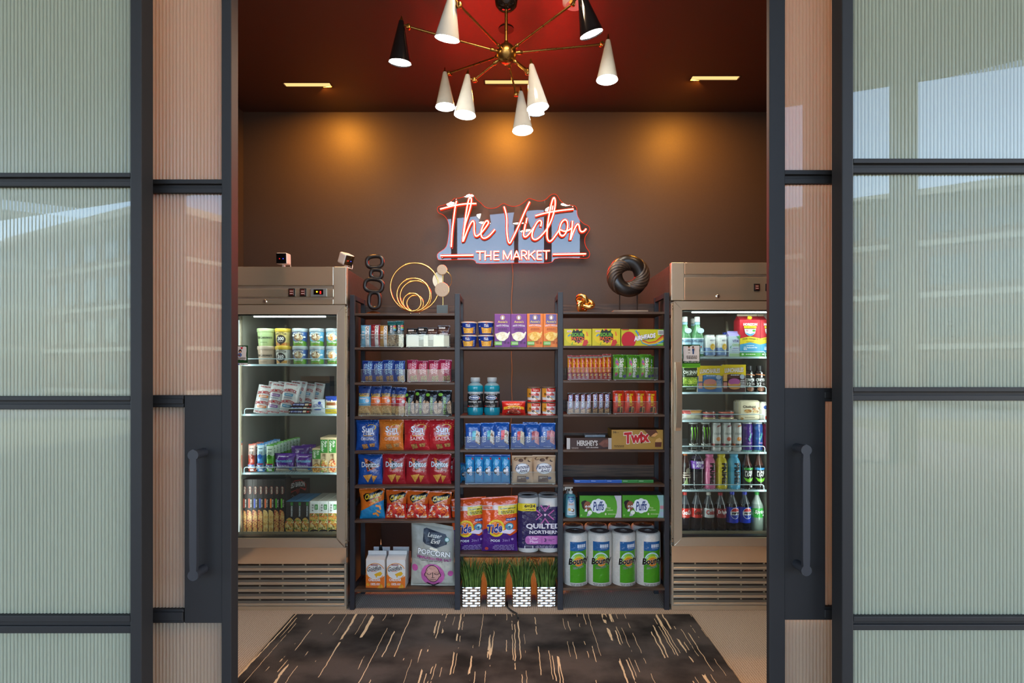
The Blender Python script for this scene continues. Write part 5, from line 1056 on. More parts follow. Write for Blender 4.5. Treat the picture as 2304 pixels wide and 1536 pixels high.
decals(quil, w, h, qmap, qn, 'film', L=w/18, base=.0022)
# ------------------------------------------------------------------ grass planters under the middle bay
def potfn(w, h):
    b = MB(); rows = 8
    def fc(u, v):
        r_ = v*rows; i = int(min(rows-1, r_)); f = r_-i
        edge = .11*math.sin(u*PI*4+i*PI)
        g = max(0, min(1, f+edge*(1-abs(2*f-1))))
        e = min(1, min(u, 1-u)*14); return .0034*e*(1-abs(2*g-1))
    for k in range(4):
        c_, s_ = [(0, -1), (1, 0), (0, 1), (-1, 0)][k]; ang = k*PI/2
        def fn(u, v):
            x, y, z = (u-.5)*w, -w/2-fc(u, v), v*h; return (x*math.cos(ang)-y*math.sin(ang), x*math.sin(ang)+y*math.cos(ang), z)
        b.grid(fn, 36, 48)
    b.add([(-w/2+.004, -w/2+.004, h-.012), (w/2-.004, -w/2+.004, h-.012), (w/2-.004, w/2-.004, h-.012), (-w/2+.004, w/2-.004, h-.012)], [(0, 1, 2, 3)]); return b
PM = metal('hammered_silver', 'DAD6CE', .12)
gm, gn, gl = nodes('grass_blade'); gb = gn['Principled BSDF']; gb.inputs['Roughness'].default_value = .45
tc = gn.new('ShaderNodeTexCoord'); sx = gn.new('ShaderNodeSeparateXYZ'); gl.new(tc.outputs['Object'], sx.inputs[0]); nz = gn.new('ShaderNodeTexNoise'); nz.inputs['Scale'].default_value = 40; gl.new(tc.outputs['Object'], nz.inputs['Vector'])
cr = gn.new('ShaderNodeValToRGB'); cr.color_ramp.elements[0].position = .25; cr.color_ramp.elements[0].color = (*lin('2C4A22'), 1); cr.color_ramp.elements[1].position = .75; cr.color_ramp.elements[1].color = (*lin('7A9440'), 1); gl.new(nz.outputs[0], cr.inputs[0]); gl.new(cr.outputs[0], gb.inputs['Base Color'])
pots = [(1037.3, 1083.5), (1093, 1139.5), (1150.5, 1197.5), (1206, 1253)]; pl = None
for i, (a, b__) in enumerate(pots):
    Yp = 3.435; w = (b__-a)*Yp/F-.012; h = (1370.5-1324.5)*Yp/F
    t = thing('grass_planter', '%s of four square silver planters of tall green grass' % ords(4)[i], 'planter', (X_((a+b__)/2, Yp), Yp+w/2, 0), 'grass planters')
    if pl is None: pl = potfn(w, h).build('pot', PM, t)
    else: q = pl.copy(); COL.objects.link(q); q.parent = t
    rr = random.Random(i+5); gbm = MB()
    for j in range(230):
        x, y = rr.uniform(-.46, .46)*w, rr.uniform(-.46, .46)*w; L = rr.uniform(.12, .205); bend = rr.uniform(0, .05)
        an = math.atan2(y+rr.uniform(-.03, .03), x+rr.uniform(-.03, .03)); out = .10*(abs(x)/(w*.5))*rr.uniform(.3, 1)+bend*.5
        dx, dy = math.cos(an)*min(out, .055), math.sin(an)*min(out, .05); wd = rr.uniform(.0022, .0036); sa = rr.uniform(0, PI)
        cx_, cy_ = math.cos(sa)*wd, math.sin(sa)*wd; v = []
        for t_, ww in ((0, .8), (.35, 1), (.7, .75)): v += [(x+dx*t_*t_-cx_*ww, y+dy*t_*t_-cy_*ww, h-.012+L*t_), (x+dx*t_*t_+cx_*ww, y+dy*t_*t_+cy_*ww, h-.012+L*t_)]
        v.append((x+dx, y+dy, h-.012+L*(1-.3*min(1, out*6)))); gbm.add(v, [(0, 1, 3, 2), (2, 3, 5, 4), (4, 5, 6)])
    tag(gbm.build('grass', gm, t), kind='stuff')
tag(MB().tube([(X_(1141, 3.50), 3.50, .006), (X_(1142, 3.43), 3.43, .006), (X_(1150, 3.38), 3.38, .007), (X_(1163, 3.31), 3.315, .016), (X_(1166, 3.2), 3.25, .018)], .005, 8).build('floor_cord', M('1A1A1C', 'plastic'), smooth=True), 'black cord running from the planters onto the rug', 'cord')
pts = [W(1156, 1253, 4.2), W(1150, 1262, 4.2), W(1143, 1272, 4.22), W(1148, 1290, 4.25), W(1139, 1300, 4.25), W(1150, 1308, 4.28), W(1146, 1318, 4.28), W(1140, 1305, 4.3)]
tag(MB().tube(pts, .004, 6).build('loose_cord', COP, smooth=True), 'thin copper cord coiled by the wall behind the planters', 'cord')
pts = [W(1175, 1254, 4.15), W(1168, 1266, 4.16), W(1178, 1258, 4.15), W(1192, 1253, 4.15), W(1205, 1260, 4.15), W(1198, 1266, 4.17), W(1188, 1256, 4.15), W(1203, 1272, 4.2), W(1214, 1256, 4.15), W(1200, 1254, 4.14)]
tag(MB().tube(pts, .0045, 6).build('tangled_cord', COP, smooth=True), 'tangle of thin copper cords under the middle bay', 'cord')
ad = thing('power_adapter', 'grey power adapter plugged on the wall between the planters', 'adapter', tuple(W(1091, 1316, BY-.05))); MB().box(-.014, .014, 0, .048, -.02, .035).build('brick', M('6A5A58', 'plastic'), ad, bevel=.003); MB().box(-.03, .03, .042, .049, -.03, .05).build('outlet_plate', M('8A7A74', 'plastic'), ad)
# ------------------------------------------------------------------ right bay
yb = S_(2, 1)
SPLAT = G([(.30, .80), (.36, .98), (.42, .86), (.50, 1.0), (.56, .86), (.68, .94), (.66, .80), (.74, .66), (.74, .36), (.62, .30), (.52, .12), (.48, .26), (.40, .18), (.40, .30), (.28, .36), (.26, .62)], '1F2A20')
so2 = box_kind('candy_box', 'candy box', 63, 38.5, .03, 'D2C81E', [E(.5, .5, .44, .44, 'E6D020'), SPLAT, T('SOUR', .50, .655, .44, .22, '6CB030', b=.04, ol=('16240F', .02)), T('PATCH', .51, .42, .48, .22, 'E0641E', b=.04, ol=('2A140A', .02)), T('kids', .56, .25, .2, .11, 'C84A70', b=.03), R(.12, .80, .28, .90, 'E8E0E0'), LN(.2, .85, .14, .06, 1, 'C03030'), G([(.13, .58), (.22, .70), (.26, .66), (.17, .54)], '4A94C8'), G([(.80, .82), (.84, .82), (.88, .60), (.82, .58)], 'E07A34'), G([(.66, .0), (.72, .34), (.84, .36), (.88, .20), (.80, .0)], 'C83A34'), G([(.27, .07), (.30, .22), (.33, .20), (.30, .06)], '6CB030'), G([(.60, .88), (.64, .98), (.67, .96), (.63, .86)], '6CB030'), G([(.42, .97), (.5, .99), (.52, .93), (.44, .9)], 'D84A3A'), LN(.36, .05, .2, .03, 1, '6A6A20'), LN(.88, .06, .16, .05, 1, '6A6A20')], top='8AA83A', side='8AA83A')
so2.put(1268.5, 1331, 739.5, yb, 'yellow sour candy box, left of two', YF, 'yellow candy boxes'); so2.put(1332.2, 1396, 739, yb, 'yellow sour candy box, right of two', YF, 'yellow candy boxes')
def arcband(cx, cy, r0, r1, a0, a1, c, asp): return G([(cx+r1*math.cos(math.radians(a0+(a1-a0)*i/14)), cy+asp*r1*math.sin(math.radians(a0+(a1-a0)*i/14))) for i in range(15)]+[(cx+r0*math.cos(math.radians(a1-(a1-a0)*i/14)), cy+asp*r0*math.sin(math.radians(a1-(a1-a0)*i/14))) for i in range(15)], c)
rb_ = []
for i, c in enumerate(('C8402E', 'D8902A', 'D8C83A', '4A94C8')): rb_.append(G([(.30+.02*i, .96-.0*i), (.42, .80-.05*i), (.50, .38-.06*i), (.64, .22-.05*i), (.80, .30-.06*i), (1.0, .74-.12*i), (1.0, .62-.12*i), (.80, .22-.06*i), (.64, .16-.05*i), (.49, .32-.06*i), (.40, .76-.05*i), (.32, .90)], c))
air = box_kind('candy_bar_box', 'candy box', 96, 38, .03, '6CB42C', [G([(0, 1), (.3, 1), (.86, .98), (.9, .6), (.95, .2), (.7, 0), (0, 0)], 'C8C820')]+rb_+[E(.175, .36, .17, .50, 'C02030', -47, 227), T('AIRHEADS', .55, .53, .50, .30, 'F0F4FA', b=.05, ol=('1F3A8C', .03), tilt=.22), T('xtremes', .64, .44, .24, .10, '1A1A1A', sh=.2, tilt=.05), R(.855, .66, .985, .94, 'E4E4E4')]+[R(.868+.012*i, .70, .874+.012*i, .90, '222222') for i in range(9)]+[R(.02, .94, .18, .99, 'B82A2A'), LN(.9, .12, .14, .06, 1, 'E8F0D0')], side='5EA028', top='5EA028')
air.put(1397.5, 1494, 740.5, yb, 'green and yellow candy box with red ball and rainbow ribbon', YF)
yb = B(2, 2)
sbk = bag_kind('candy_stick', 'candy', 10, 58, .022, 'B0221E', [R(.05, .30, .95, .93, 'E0A424'), R(.02, .88, .98, .95, 'A8A090'), R(.3, .30, .95, .5, 'E07A24'), T('Starburst', .55, .60, .66, .56, 'B8281C', rot=-90, b=.04), LN(.6, .15, .5, .22, 3, 'E8C4B4'), G([(.1, .18), (.4, .26), (.4, .16)], 'E8C030')], seed=91, seal=.008, crk=.0008, pinch=.0)
for i in range(10):
    x = 1277.5+9.85*i; sbk.put(x, x+9.9, 798.5-(2.5 if i > 7 else 0)+(1 if i in (1, 2) else 0), yb, ('red and yellow candy stick, %s of ten in the bin' % (ords(10)[i])), YB+.003, 'candy sticks', rx=.03, rz=.05*((i*7) % 3-1), ry=.006*((i*5) % 3-1))
SKD = [G([(.12, .1), (.34, .2), (.36, .66), (.26, .9), (.14, .7)], food('rainbow_candy', ['C83030', 'E0A030', '7A3A8A', '4AA040', '3A70B0', '8CC63F'], 75)), T('Skittles', .58, .48, .32, .78, 'E0E8DC', rot=-90, b=.04, tilt=.0), G([(.66, .16), (.9, .22), (.96, .10), (.8, .06)], '3A3A7A'), R(.78, .84, .94, .95, '3E7A2A'), E(.86, .5, .06, .03, 'D8D03A')]
sk = bag_kind('candy_bag', 'candy bag', 31, 59, .04, '5E9E2A', SKD, seed=95, seal=.008, crk=.003)
for i, (a, b__, t_) in enumerate([(1379.5, 1411.5, 797), (1411, 1440.5, 797.5), (1439.5, 1467, 796.5)]): sk.put(a, b__, t_, yb, '%s of three green candy bags with white lettering' % ords(3)[i], YB+.003, 'green candy bags', rx=.04, rz=.05, ry=.02)
sk.put(1446, 1474, 800, yb-2, 'green candy bag tucked behind the end of the green row', YB+.05, 'green candy bags', rz=.2)
yb = B(2, 3)
sn = bag_kind('candy_bar', 'candy', 13.5, 46, .025, '3A241C', [G([(.16, .22), (.84, .30), (.84, .96), (.16, .90)], 'D0382C'), G([(.20, .23), (.80, .31), (.80, .95), (.20, .89)], 'E8E4E4'), G([(.24, .245), (.76, .32), (.76, .93), (.24, .875)], '24388C'), T('SNICKERS', .5, .59, .36, .58, 'E8ECF4', rot=-90, b=.03), G([(.2, .02), (.86, .02), (.86, .27), (.2, .20)], food('nougat', ['A87850', 'C89A68', '6A4028'], 160))], seed=101, seal=.006, crk=.0012, pinch=.0)
sat = bag_kind('candy_bar', 'candy', 13.5, 46, .025, '3A241C', [G([(.16, .22), (.84, .30), (.84, .96), (.16, .90)], 'D0382C'), G([(.20, .23), (.80, .31), (.80, .95), (.20, .89)], 'E8E4E4'), G([(.24, .245), (.76, .32), (.76, .93), (.24, .875)], '24388C'), T('SATISFIES', .5, .59, .36, .58, 'E8ECF4', rot=-90, b=.03), G([(.2, .02), (.86, .02), (.86, .27), (.2, .20)], food('nougat', ['A87850', 'C89A68', '6A4028'], 160))], seed=102, seal=.006, crk=.0012, pinch=.0)
xs_ = [(1276, 1291), (1291, 1304.5), (1304.5, 1318), (1317.5, 1331.5), (1331.5, 1346), (1345, 1359), (1358.5, 1373)]
for i, (a, b__) in enumerate(xs_): (sn if i in (1, 4) else sat).put(a, b__, 884-(1.5 if i > 3 else 0), yb, '%s of seven brown candy bars with blue lettering panel' % ords(7)[i], YB+.003, 'brown candy bars', rx=.04, rz=.04*((i*5) % 3-1), ry=.025)
re_ = bag_kind('candy_bar', 'candy', 25, 53, .03, 'D0381C', [T("Reese's", .60, .60, .38, .52, 'E8C020', rot=-90, b=.03, ol=('4A1C10', .02)), R(.25, .50, .33, .72, '4A1C10'), R(.2, .80, .36, .87, 'C8B8B0'), G([(.36, .06), (.62, .10), (.62, .30), (.36, .26)], '4A2A1C'), G([(.60, .04), (.84, .06), (.84, .30), (.60, .32)], food('peanut_butter', ['D8A860', 'C89448'], 100)), R(.7, .05, .8, .27, '5A3020')], seed=105, seal=.008, crk=.002, pinch=.0)
for i, (a, b__) in enumerate([(1380, 1405.5), (1406.5, 1430.5), (1431, 1454.5), (1455, 1478.5)]): re_.put(a, b__, 878.5+(i == 3)*.5, yb, '%s of four orange red candy bars with yellow lettering' % ords(4)[i], YB+.003, 'orange candy bars', rx=.03)
yb = S_(2, 4)
# open chocolate carton with foil bars showing
hs = box_kind('chocolate_carton', 'carton', 101, 27, .14, '3C241E', [R(0, 0, .075, 1, 'C2BDB8'), R(.925, 0, 1, 1, 'B8B3AE'), T("HERSHEY'S", .46, .58, .46, .46, 'D0CCC8', b=.03), T('milk chocolate', .57, .22, .27, .12, 'C8C0BA', b=.02), LN(.18, .16, .16, .14, 2, 'A89890'), G([(.70, .50), (.82, .86), (.925, .92), (.925, .28), (.82, .22)], '6A4034'), G([(.72, .50), (.80, .74), (.86, .70), (.80, .42)], '7A4C3E'), G([(.84, .74), (.90, .86), (.925, .6), (.88, .52)], '7A4C3E')], top='241612')
hs.put(1275, 1376, 985, yb, 'brown chocolate carton with silver ends and white lettering', YF)
tp = box_kind('foil_bar', 'chocolate bar', 50, 6, .10, '8A949C', [], fin='film'); tp.put(1316, 1362, 978, 985.6, 'silver wrapped bar lying on the brown chocolate carton', YF+.06)
tw = box_kind('candy_carton', 'carton', 117, 45, .14, 'A8843C', [T('Twix', .49, .62, .50, .58, 'B81E26', b=.05, ol=('F0ECE6', .035), tilt=.10), T('36', .06, .88, .07, .1, '3A2A14', b=.02), LN(.12, .86, .05, .03, 1, '4A3618'), G([(.62, 1), (.86, 1), (.90, .80), (.84, .66), (.76, .64), (.70, .80)], '5A3424'), G([(.76, .66), (.84, .66), (.90, .80), (.86, .86), (.80, .76)], 'D09A60'), G([(.84, .14), (.96, .14), (.97, .38), (.84, .38)], '5A3020'), G([(.84, .38), (.86, .52), (.93, .60), (.97, .50), (.97, .38)], 'C8A060'), LN(.14, .18, .2, .12, 2, '5A4420'), T('caramel', .64, .36, .10, .05, 'E8D8B8', sh=.2)], top='3A2416', side='8A6A30')
tw.put(1376, 1492, 966.5, yb-.8, 'gold carton of caramel cookie bars with red lettering', YF)
yb = S_(2, 5)
gu = box_kind('gum_pack', 'gum pack', 35.5, 5.3, .07, '2F62B8', [LN(.2, .5, .3, .35, 1, 'B8CCE8'), R(0, .93, 1, 1, '5A88D0')], top='2A3A48'); gg = box_kind('gum_pack', 'gum pack', 35.5, 5.3, .07, '3A8A44', [LN(.2, .5, .3, .35, 1, 'C8E4C8'), R(0, .93, 1, 1, '6AB070')], top='2A3A2E')
for lv in (0, 1):
    for i in range(5):
        x = 1292+35.8*i; o = (gu if i < 3 else gg).put(x, x+35.5, yb-5.4*(lv+1), yb-5.4*lv, '%s %s gum pack, %s layer of its stack' % ((ords(3)[i], 'blue') + (('upper', 'lower')[1-lv],) if i < 3 else (ords(2)[i-3], 'green', ('upper', 'lower')[1-lv])), YF+.02, 'gum packs')
yb = S_(2, 6)
dl = cyl_kind('soap_bottle', 'soap', 29, 70, [('bottle_body', [(0, .88), (.02, .97), (.10, 1), (.35, .92), (.60, .86), (.72, .76), (.765, .42)], '5E9CA4', 'gloss'), ('collar', [(.76, .30), (.765, .32), (.84, .32), (.845, .22)], 'D8D4CC', 'plastic'), ('pump_stem', [(.84, .13), (.93, .13)], 'E0DCD4', 'plastic')],
   [G([(.24, .60), (.76, .60), (.84, .12), (.16, .12)], 'C9DCE0'), R(.26, .655, .74, .69, '24407A'), E(.5, .575, .20, .055, '2A78B8'), T('Dial', .5, .575, .26, .045, 'F0F4F8', b=.03, sh=.2), LN(.5, .46, .42, .06, 2, 'C87858'), E(.36, .30, .12, .045, 'E0B050'), E(.60, .28, .14, .05, '7A5638'), E(.56, .29, .09, .03, 'F0ECE4'), LN(.5, .18, .4, .03, 1, '5A7880')], fin='film')
for s in (dl,):
    pr = MB(); hw = s.w/2; pr.box(-hw*.95, hw*.35, -.010, .010, .93*s.h, .99*s.h); pr.box(-hw*.98, -hw*.7, -.007, .007, .87*s.h, .945*s.h); pr.build('pump_head', M('DAD6CE', 'plastic'), s.root, bevel=.002)
dl.put(1271.3, 1299.5, 1096, yb, 'aqua soap bottle with white pump beside the tissue boxes', YF, 'soap bottles'); dl.put(1266.5, 1291, 1097.5, yb-5, 'second aqua soap bottle hidden behind the front one', YF+.10, 'soap bottles')
CL = [E(.45+.13*math.cos(a)*.9, .56+.22*math.sin(a)*.75, .085, .15, 'E6F0F6') for a in [i*PI/4 for i in range(8)]]+[E(.45, .56, .15, .20, 'E6F0F6')]
def puffs(endc): return box_kind('tissue_box', 'tissue box', 94, 53, .115, '4A9A22', [E(.62, .5, .32, .49, '58A82A')] + endc + [E(.13, .60, .075, .20, '1E1614'), E(.10, .68, .06, .10, '1E1614'), E(.19, .56, .085, .20, '8A5438'), E(.16, .53, .026, .045, 'F0F0F0'), E(.225, .53, .026, .045, 'F0F0F0'), E(.162, .52, .012, .02, '1A1010'), E(.222, .52, .012, .02, '1A1010'), G([(.13, .40), (.18, .46), (.18, .32), (.12, .32)], 'ECECEC'), G([(.17, .12), (.25, .14), (.28, .30), (.20, .32)], 'B8BCC8'), E(.25, .28, .05, .09, 'E8F0E4')] + CL +
    [T('Puffs', .45, .56, .26, .40, '26407E', b=.02, sh=.18, tilt=.03), T('Plus\nLotion', .72, .44, .15, .17, 'C8E0A0', b=.02), E(.62, .22, .018, .05, 'E0E8C0'), LN(.76, .22, .2, .05, 1, 'D0E0B0'), E(.04, .17, .02, .04, '8AC060')], top='47454A', side='3E3E42')
ea = [G([(.83, 1), (1, 1), (1, 0), (.83, 0), (.885, .25), (.90, .5), (.885, .75)], 'CFCCD0')]; eb = [G([(.83, 1), (1, 1), (1, 0), (.83, 0), (.885, .25), (.90, .5), (.885, .75)], '9CC4C0'), R(.905, .42, 1, .56, 'C89098'), R(.91, .12, 1, .3, 'A8B8CC')]
puffs(ea).put(1304, 1398, 1114.5, yb-.4, 'green tissue box with plain white end panel', YF); puffs(eb).put(1400, 1494, 1113.5, yb-.4, 'green tissue box with pastel striped end panel', YF)
yb = S_(2, 7)
BT = food('towel', ['D9D3C8', 'D2CCC0', 'DFDACF'], 120)
tw_ = cyl_kind('paper_towel', 'paper towel', 56, 121, [('towel_roll', [(.0, .88), (.015, .96), (.03, .99), (.5, 1), (.95, .985), (.975, .93), (.985, .80)], BT, 'paper'), ('film_top', [(.985, .80), (.99, .3), (.965, .26), (.955, 0)], '5E5C5E', 'film')],
   [R(.22, .10, .88, .675, '4C9A22'), R(.22, .675, .88, .84, '22629E'), G([(.22, .675), (.5, .66), (.88, .69), (.88, .66), (.22, .64)], '4C9A22')] + [R(.50+.085*i, .735, .575+.085*i, .795, 'D0DCE8') for i in range(4)] + [LN(.66, .718, .28, .012, 1, 'D0DCE8'),
    RING(.54, .50, .30, .155, .45, 'BFE0E4', 20, 200), RING(.54, .50, .26, .13, .6, '8CC63F', 10, 190), RING(.56, .49, .22, .10, .8, 'D8D030', 0, 200), E(.55, .48, .18, .08, 'E08A24'), T('Bounty', .56, .485, .80, .155, '1A1614', b=.04, sh=.12, ol=('E8EEE8', .014), tilt=.05), T('The Quicker\nPicker Upper', .54, .385, .44, .05, '22201E', b=.02, tilt=.04, ol=('E0ECD8', .03)), LN(.54, .068, .70, .04, 2, '8A8680')], fin='film', seg=36)
for i, (a, b__) in enumerate([(1269, 1326), (1325.5, 1381.5), (1381, 1436), (1436.5, 1493)]): tw_.put(a, b__, 1199.5-(i > 0)*.5, yb, '%s of four front paper towel rolls on bottom shelf' % ords(4)[i], YF, 'front paper towels', rz=(.06, -.12, .10, .02)[i])
for i, (a, b__) in enumerate([(1268, 1316.5), (1318, 1371), (1372.5, 1425), (1426, 1479)]): tw_.put(a, b__, 1184, yb-7, '%s of four rear paper towel rolls on bottom shelf' % ords(4)[i], YF+.155, 'rear paper towels')
# ------------------------------------------------------------------ goods in the left freezer
YC = 3.535
def crow(side, i): return shelf_px[side][i][0]
fz = lambda py: py
yb = crow('left', 0)+.3
CR = food('ice_cream_photo', ['E8D8B8', 'C8A878', '7A5A40', 'F0E8D4', 'A88058'], 70)
def tub(name, body, lid, ds, lidfin='plastic'): return cyl_kind(name, 'ice cream tub', 40, 39, [('tub_body', [(0, .80), (.02, .82), (.80, .94)], body, 'plastic'), ('lid', [(.80, .97), (.82, 1), (.97, 1), (1, .97), (1, 0)], lid, lidfin)], ds, Y=YC, fin='plastic')
vg = tub('ice_cream_tub', 'B9CE94', 'C0D49C', [T('Van Leeuwen', .5, .50, .80, .17, '2A2A26', sh=.3, b=.01), LN(.5, .22, .4, .05, 1, '6A7A50')])
vb = tub('ice_cream_tub', 'C6AE98', 'CBB6A2', [T('Van Leeuwen', .5, .50, .80, .17, '2A2A26', sh=.3, b=.01), LN(.5, .12, .4, .04, 1, '7A6A58')])
def halo(body, num, acc): return tub('ice_cream_tub', body, 'D8B43C', [R(.08, .05, .92, .2, acc), T('HALO TOP', .5, .66, .66, .12, '3A2A22', b=.02, arc=.06), E(.5, .38, .29, .25, '38302E'), G([(.4, .18), (.6, .18), (.5, .05)], '38302E'), T(num, .5, .42, .38, .2, 'F4F0EC', b=.03), LN(.5, .25, .28, .05, 1, 'E0D8D0')])
h3, h6 = halo('E2C878', '300', 'C8823A'), halo('D8D4C8', '360', 'C89048')
def bj(sky, mid): return tub('ice_cream_tub', sky, 'A9B2B6', [G([(.05, .0), (.95, 0), (.95, .24), (.7, .34), (.4, .24), (.05, .34)], '5E9A34'), E(.5, .50, .30, .20, mid), T("BEN & JERRY'S", .5, .68, .62, .10, 'F0ECE0', b=.03, ol=('2A2420', .03), arc=.05), T('Cookie Dough', .5, .22, .56, .13, 'F0F0F0', b=.02), LN(.5, .06, .5, .04, 1, 'C84040'), E(.18, .6, .10, .06, 'E8F0F4'), E(.86, .52, .06, .05, 'E8F0F4')])
b1, b2, b3 = bj('3E68A8', CR), bj('6AAED0', CR), bj('8CC4DC', food('caramel_photo', ['F0E4C8', 'D89048', 'E8B878', 'F4ECD8'], 60))
for kk_, kt, a, b_, nm1, nm2 in ((vb, vg, 570.5, 611.5, 'beige lower ice cream tub with script lettering', 'pale green upper ice cream tub with script lettering'), (h6, h3, 611.5, 648, 'white lower ice cream tub with gold lid', 'yellow upper ice cream tub with gold lid'),
                                  (b1, b1, 650.5, 687, 'dark blue lower ice cream tub with clear lid', 'dark blue upper ice cream tub with clear lid'), (b2, b2, 689.5, 726, 'sky blue lower ice cream tub with brown scoop', 'sky blue upper ice cream tub with brown scoop'), (b3, b3, 727, 763, 'lower ice cream tub with caramel scoop at right edge', 'upper ice cream tub with caramel scoop at right edge')):
    kk_.put(a+1, b_-.5, 778, yb, nm1, YC, 'ice cream tubs'); kt.put(a, b_-1.5, 738, 778.3, nm2, YC, 'ice cream tubs', rz=.08)
yb = crow('left', 1)+.3
def drum(acc, sd): return bag_kind('cone_packet', 'ice cream cone', 36, 66, .05, 'D2D0D2', [T('DRUMSTICK', .5, .70, .82, .10, 'B82A34', b=.03, arc=.05), T('DRUMSTICK', .5, .34, .82, .10, 'B82A34', b=.03, arc=.05), T('DRUMSTICK', .5, .94, .7, .05, 'B82A34', b=.03), R(.22, .56, .74, .64, acc), R(.22, .20, .74, .28, acc), LN(.48, .6, .4, .04, 1, 'F0F0F0'), LN(.48, .24, .4, .04, 1, 'F0F0F0'), LN(.48, .5, .5, .03, 1, '5A6AA0'), T('DRUMSTICK', .5, .05, .8, .05, 'B82A34', b=.03)], Y=YC, seed=sd, seal=.01, crk=.004, pinch=-.03)
dk = [drum('D87834', 111), drum('8A4AA0', 112), drum('3A94C0', 113)]
for i, (a, b_, t_) in enumerate([(566, 604, 866), (594, 629, 861), (623, 659, 860)]): dk[i].put(a, b_, t_, yb, 'white cone packet with %s bands, front of freezer shelf' % ('orange', 'purple', 'blue')[i], YC+.004, 'cone packets', rx=.12, ry=.16, rz=.05)
for i, (a, b_, t_) in enumerate([(592, 620, 858), (613, 640, 858), (642, 668, 857), (655, 680, 857), (676, 702, 862), (694, 722, 861)]): dk[2 if i > 1 else 0].put(a, b_, t_, yb-9, '%s white cone packet in the rear row of freezer' % ords(6)[i], YC+.10+.02*i, 'cone packets', rx=.08, ry=.12, rz=-.06*i)
bo = box_kind('dark_box', 'box', 72, 50, .10, '2A3A46', [R(0, .78, 1, 1, '5A4636'), E(.4, .5, .2, .2, '3E6A80'), R(.45, .3, .95, .34, '4A5A60')], Y=YC); bo.put(676, 742, 846, yb-14, 'dark blue box with brown top behind cone packets', YC+.30)
ib = bag_kind('frozen_bar', 'ice cream bar', 50, 12.5, .03, '3A2420', [R(.12, .25, .66, .8, '24388C'), T('SNICKERS', .39, .52, .48, .4, 'ECEFF4', b=.03, sh=.1), G([(.68, .3), (.82, .3), (.82, .8), (.68, .8)], 'D8C4A8'), R(.86, .3, .95, .7, 'B8302C')], Y=YC, seed=121, seal=.008, crk=.0002, pinch=0)
for i, (x, y1) in enumerate([(647, yb), (648, yb-8), (652, yb-15.5)]): ib.put(x, x+50, y1-9, y1, '%s of three stacked brown ice cream bars' % ('bottom', 'middle', 'top')[i], YC+.003*i, 'brown ice cream bars')
kl = bag_kind('ice_cream_square', 'ice cream bar', 31, 33, .03, 'C9D0DA', [E(.5, .58, .36, .28, 'E8ECF2'), T('KLONDIKE', .5, .52, .66, .22, '24409A', b=.03, arc=.05), E(.62, .74, .12, .10, '3A5AB8'), G([(.2, .34), (.8, .34), (.7, .26), (.3, .26)], '2A4AA8')], Y=YC, seed=122, seal=.006, crk=.002, pinch=0); kl.put(699, 730.5, 898, yb, 'silver ice cream square with blue badge', YC, None, rx=.05)
ft = bag_kind('ice_cream_sandwich', 'ice cream bar', 28, 40, .03, 'E8D86A', [R(0, .72, 1, 1, '2448A8'), T('Fat Boy', .5, .70, .84, .16, 'F0ECE8', b=.04, ol=('B83A2A', .03)), G([(.1, .48), (.9, .48), (.86, .64), (.14, .64)], '9A5A34'), R(.1, .28, .9, .48, 'F0E8CC'), R(0, .0, 1, .24, 'E4C83A'), T('Premium Vanilla', .5, .16, .8, .06, '3A4A7A')], Y=YC, seed=123, seal=.006, crk=.002, pinch=0); ft.put(730.5, 760, 891, yb, 'yellow and blue ice cream sandwich packet at right edge', YC)
yb = crow('left', 2)+.3
def ice(c, c2): return bag_kind('freezer_tube', 'ice pop', 17, 61, .03, c, [R(.0, .60, 1, .96, c2), LN(.5, .84, .6, .05, 1, '3A4A4A'), LN(.5, .70, .6, .10, 3, '4A5A5A'), E(.5, .56, .30, .09, {'D8B4A8': '8A3A30', 'BCDCEC': '1F58A8'}.get(c2, '3E7A20')), R(.06, .13, .94, .30, 'E8ECF0'), T('ICEE', .5, .215, .8, .13, '1F58A8', b=.05), R(.06, .27, .94, .31, 'B82A34'), R(.3, .03, .8, .10, 'E8ECF0')], Y=YC, seed=131, seal=.008, crk=.001, pinch=0, pw=3)
ir, ibl, ig = ice('C0503C', 'D8B4A8'), ice('3A8ACA', 'BCDCEC'), ice('5EB03A', 'C8DCC8')
for kk_, xa, n, nm, dx, ht in ((ir, 557, 3, 'red', 9.0, 62), (ibl, 577, 6, 'blue', 7.2, 62), (ig, 598, 9, 'green', 7.6, 60)):
    for i in range(n):
        s_ = 1-.017*i; x = xa+dx*i; Yi = YC+.052*i
        bz = yb+.0; zc = Z_(crow('left', 2), 3.40+.115); pb = HY-(zc-EZ)*F/Yi
        wpx_ = 16.5*YC/Yi; hp = ht*YC/Yi
        kk_.put(x, x+wpx_, pb-hp, pb, '%s ice tube, %s in its row from the front' % (nm, ('first', 'second', 'third', 'fourth', 'fifth', 'sixth', 'seventh', 'eighth', 'ninth')[i]), Yi, '%s ice tubes' % nm)
un = bag_kind('sandwich_packet', 'sandwich packet', 46, 41, .06, '5A2A94', [R(0, 0, 1, .22, 'A8A29A'), T('Uncrustables', .5, .62, .82, .16, '7AB8E4', b=.03, ol=('2A1850', .02)), LN(.5, .84, .5, .06, 1, 'C8B8DC'), LN(.48, .36, .62, .10, 2, 'D8C8EC'), E(.45, .10, .34, .12, 'C8C0B0'), R(.76, .14, .90, .22, '4A8AC8')], Y=YC, seed=141, seal=.008, crk=.005)
un.put(613.5, 661, 1020.5, yb, 'purple sandwich packet, left of two in front', YC, 'purple sandwich packets'); un.put(660, 703.5, 1021, yb, 'purple sandwich packet, right of two in front', YC, 'purple sandwich packets', rz=-.05)
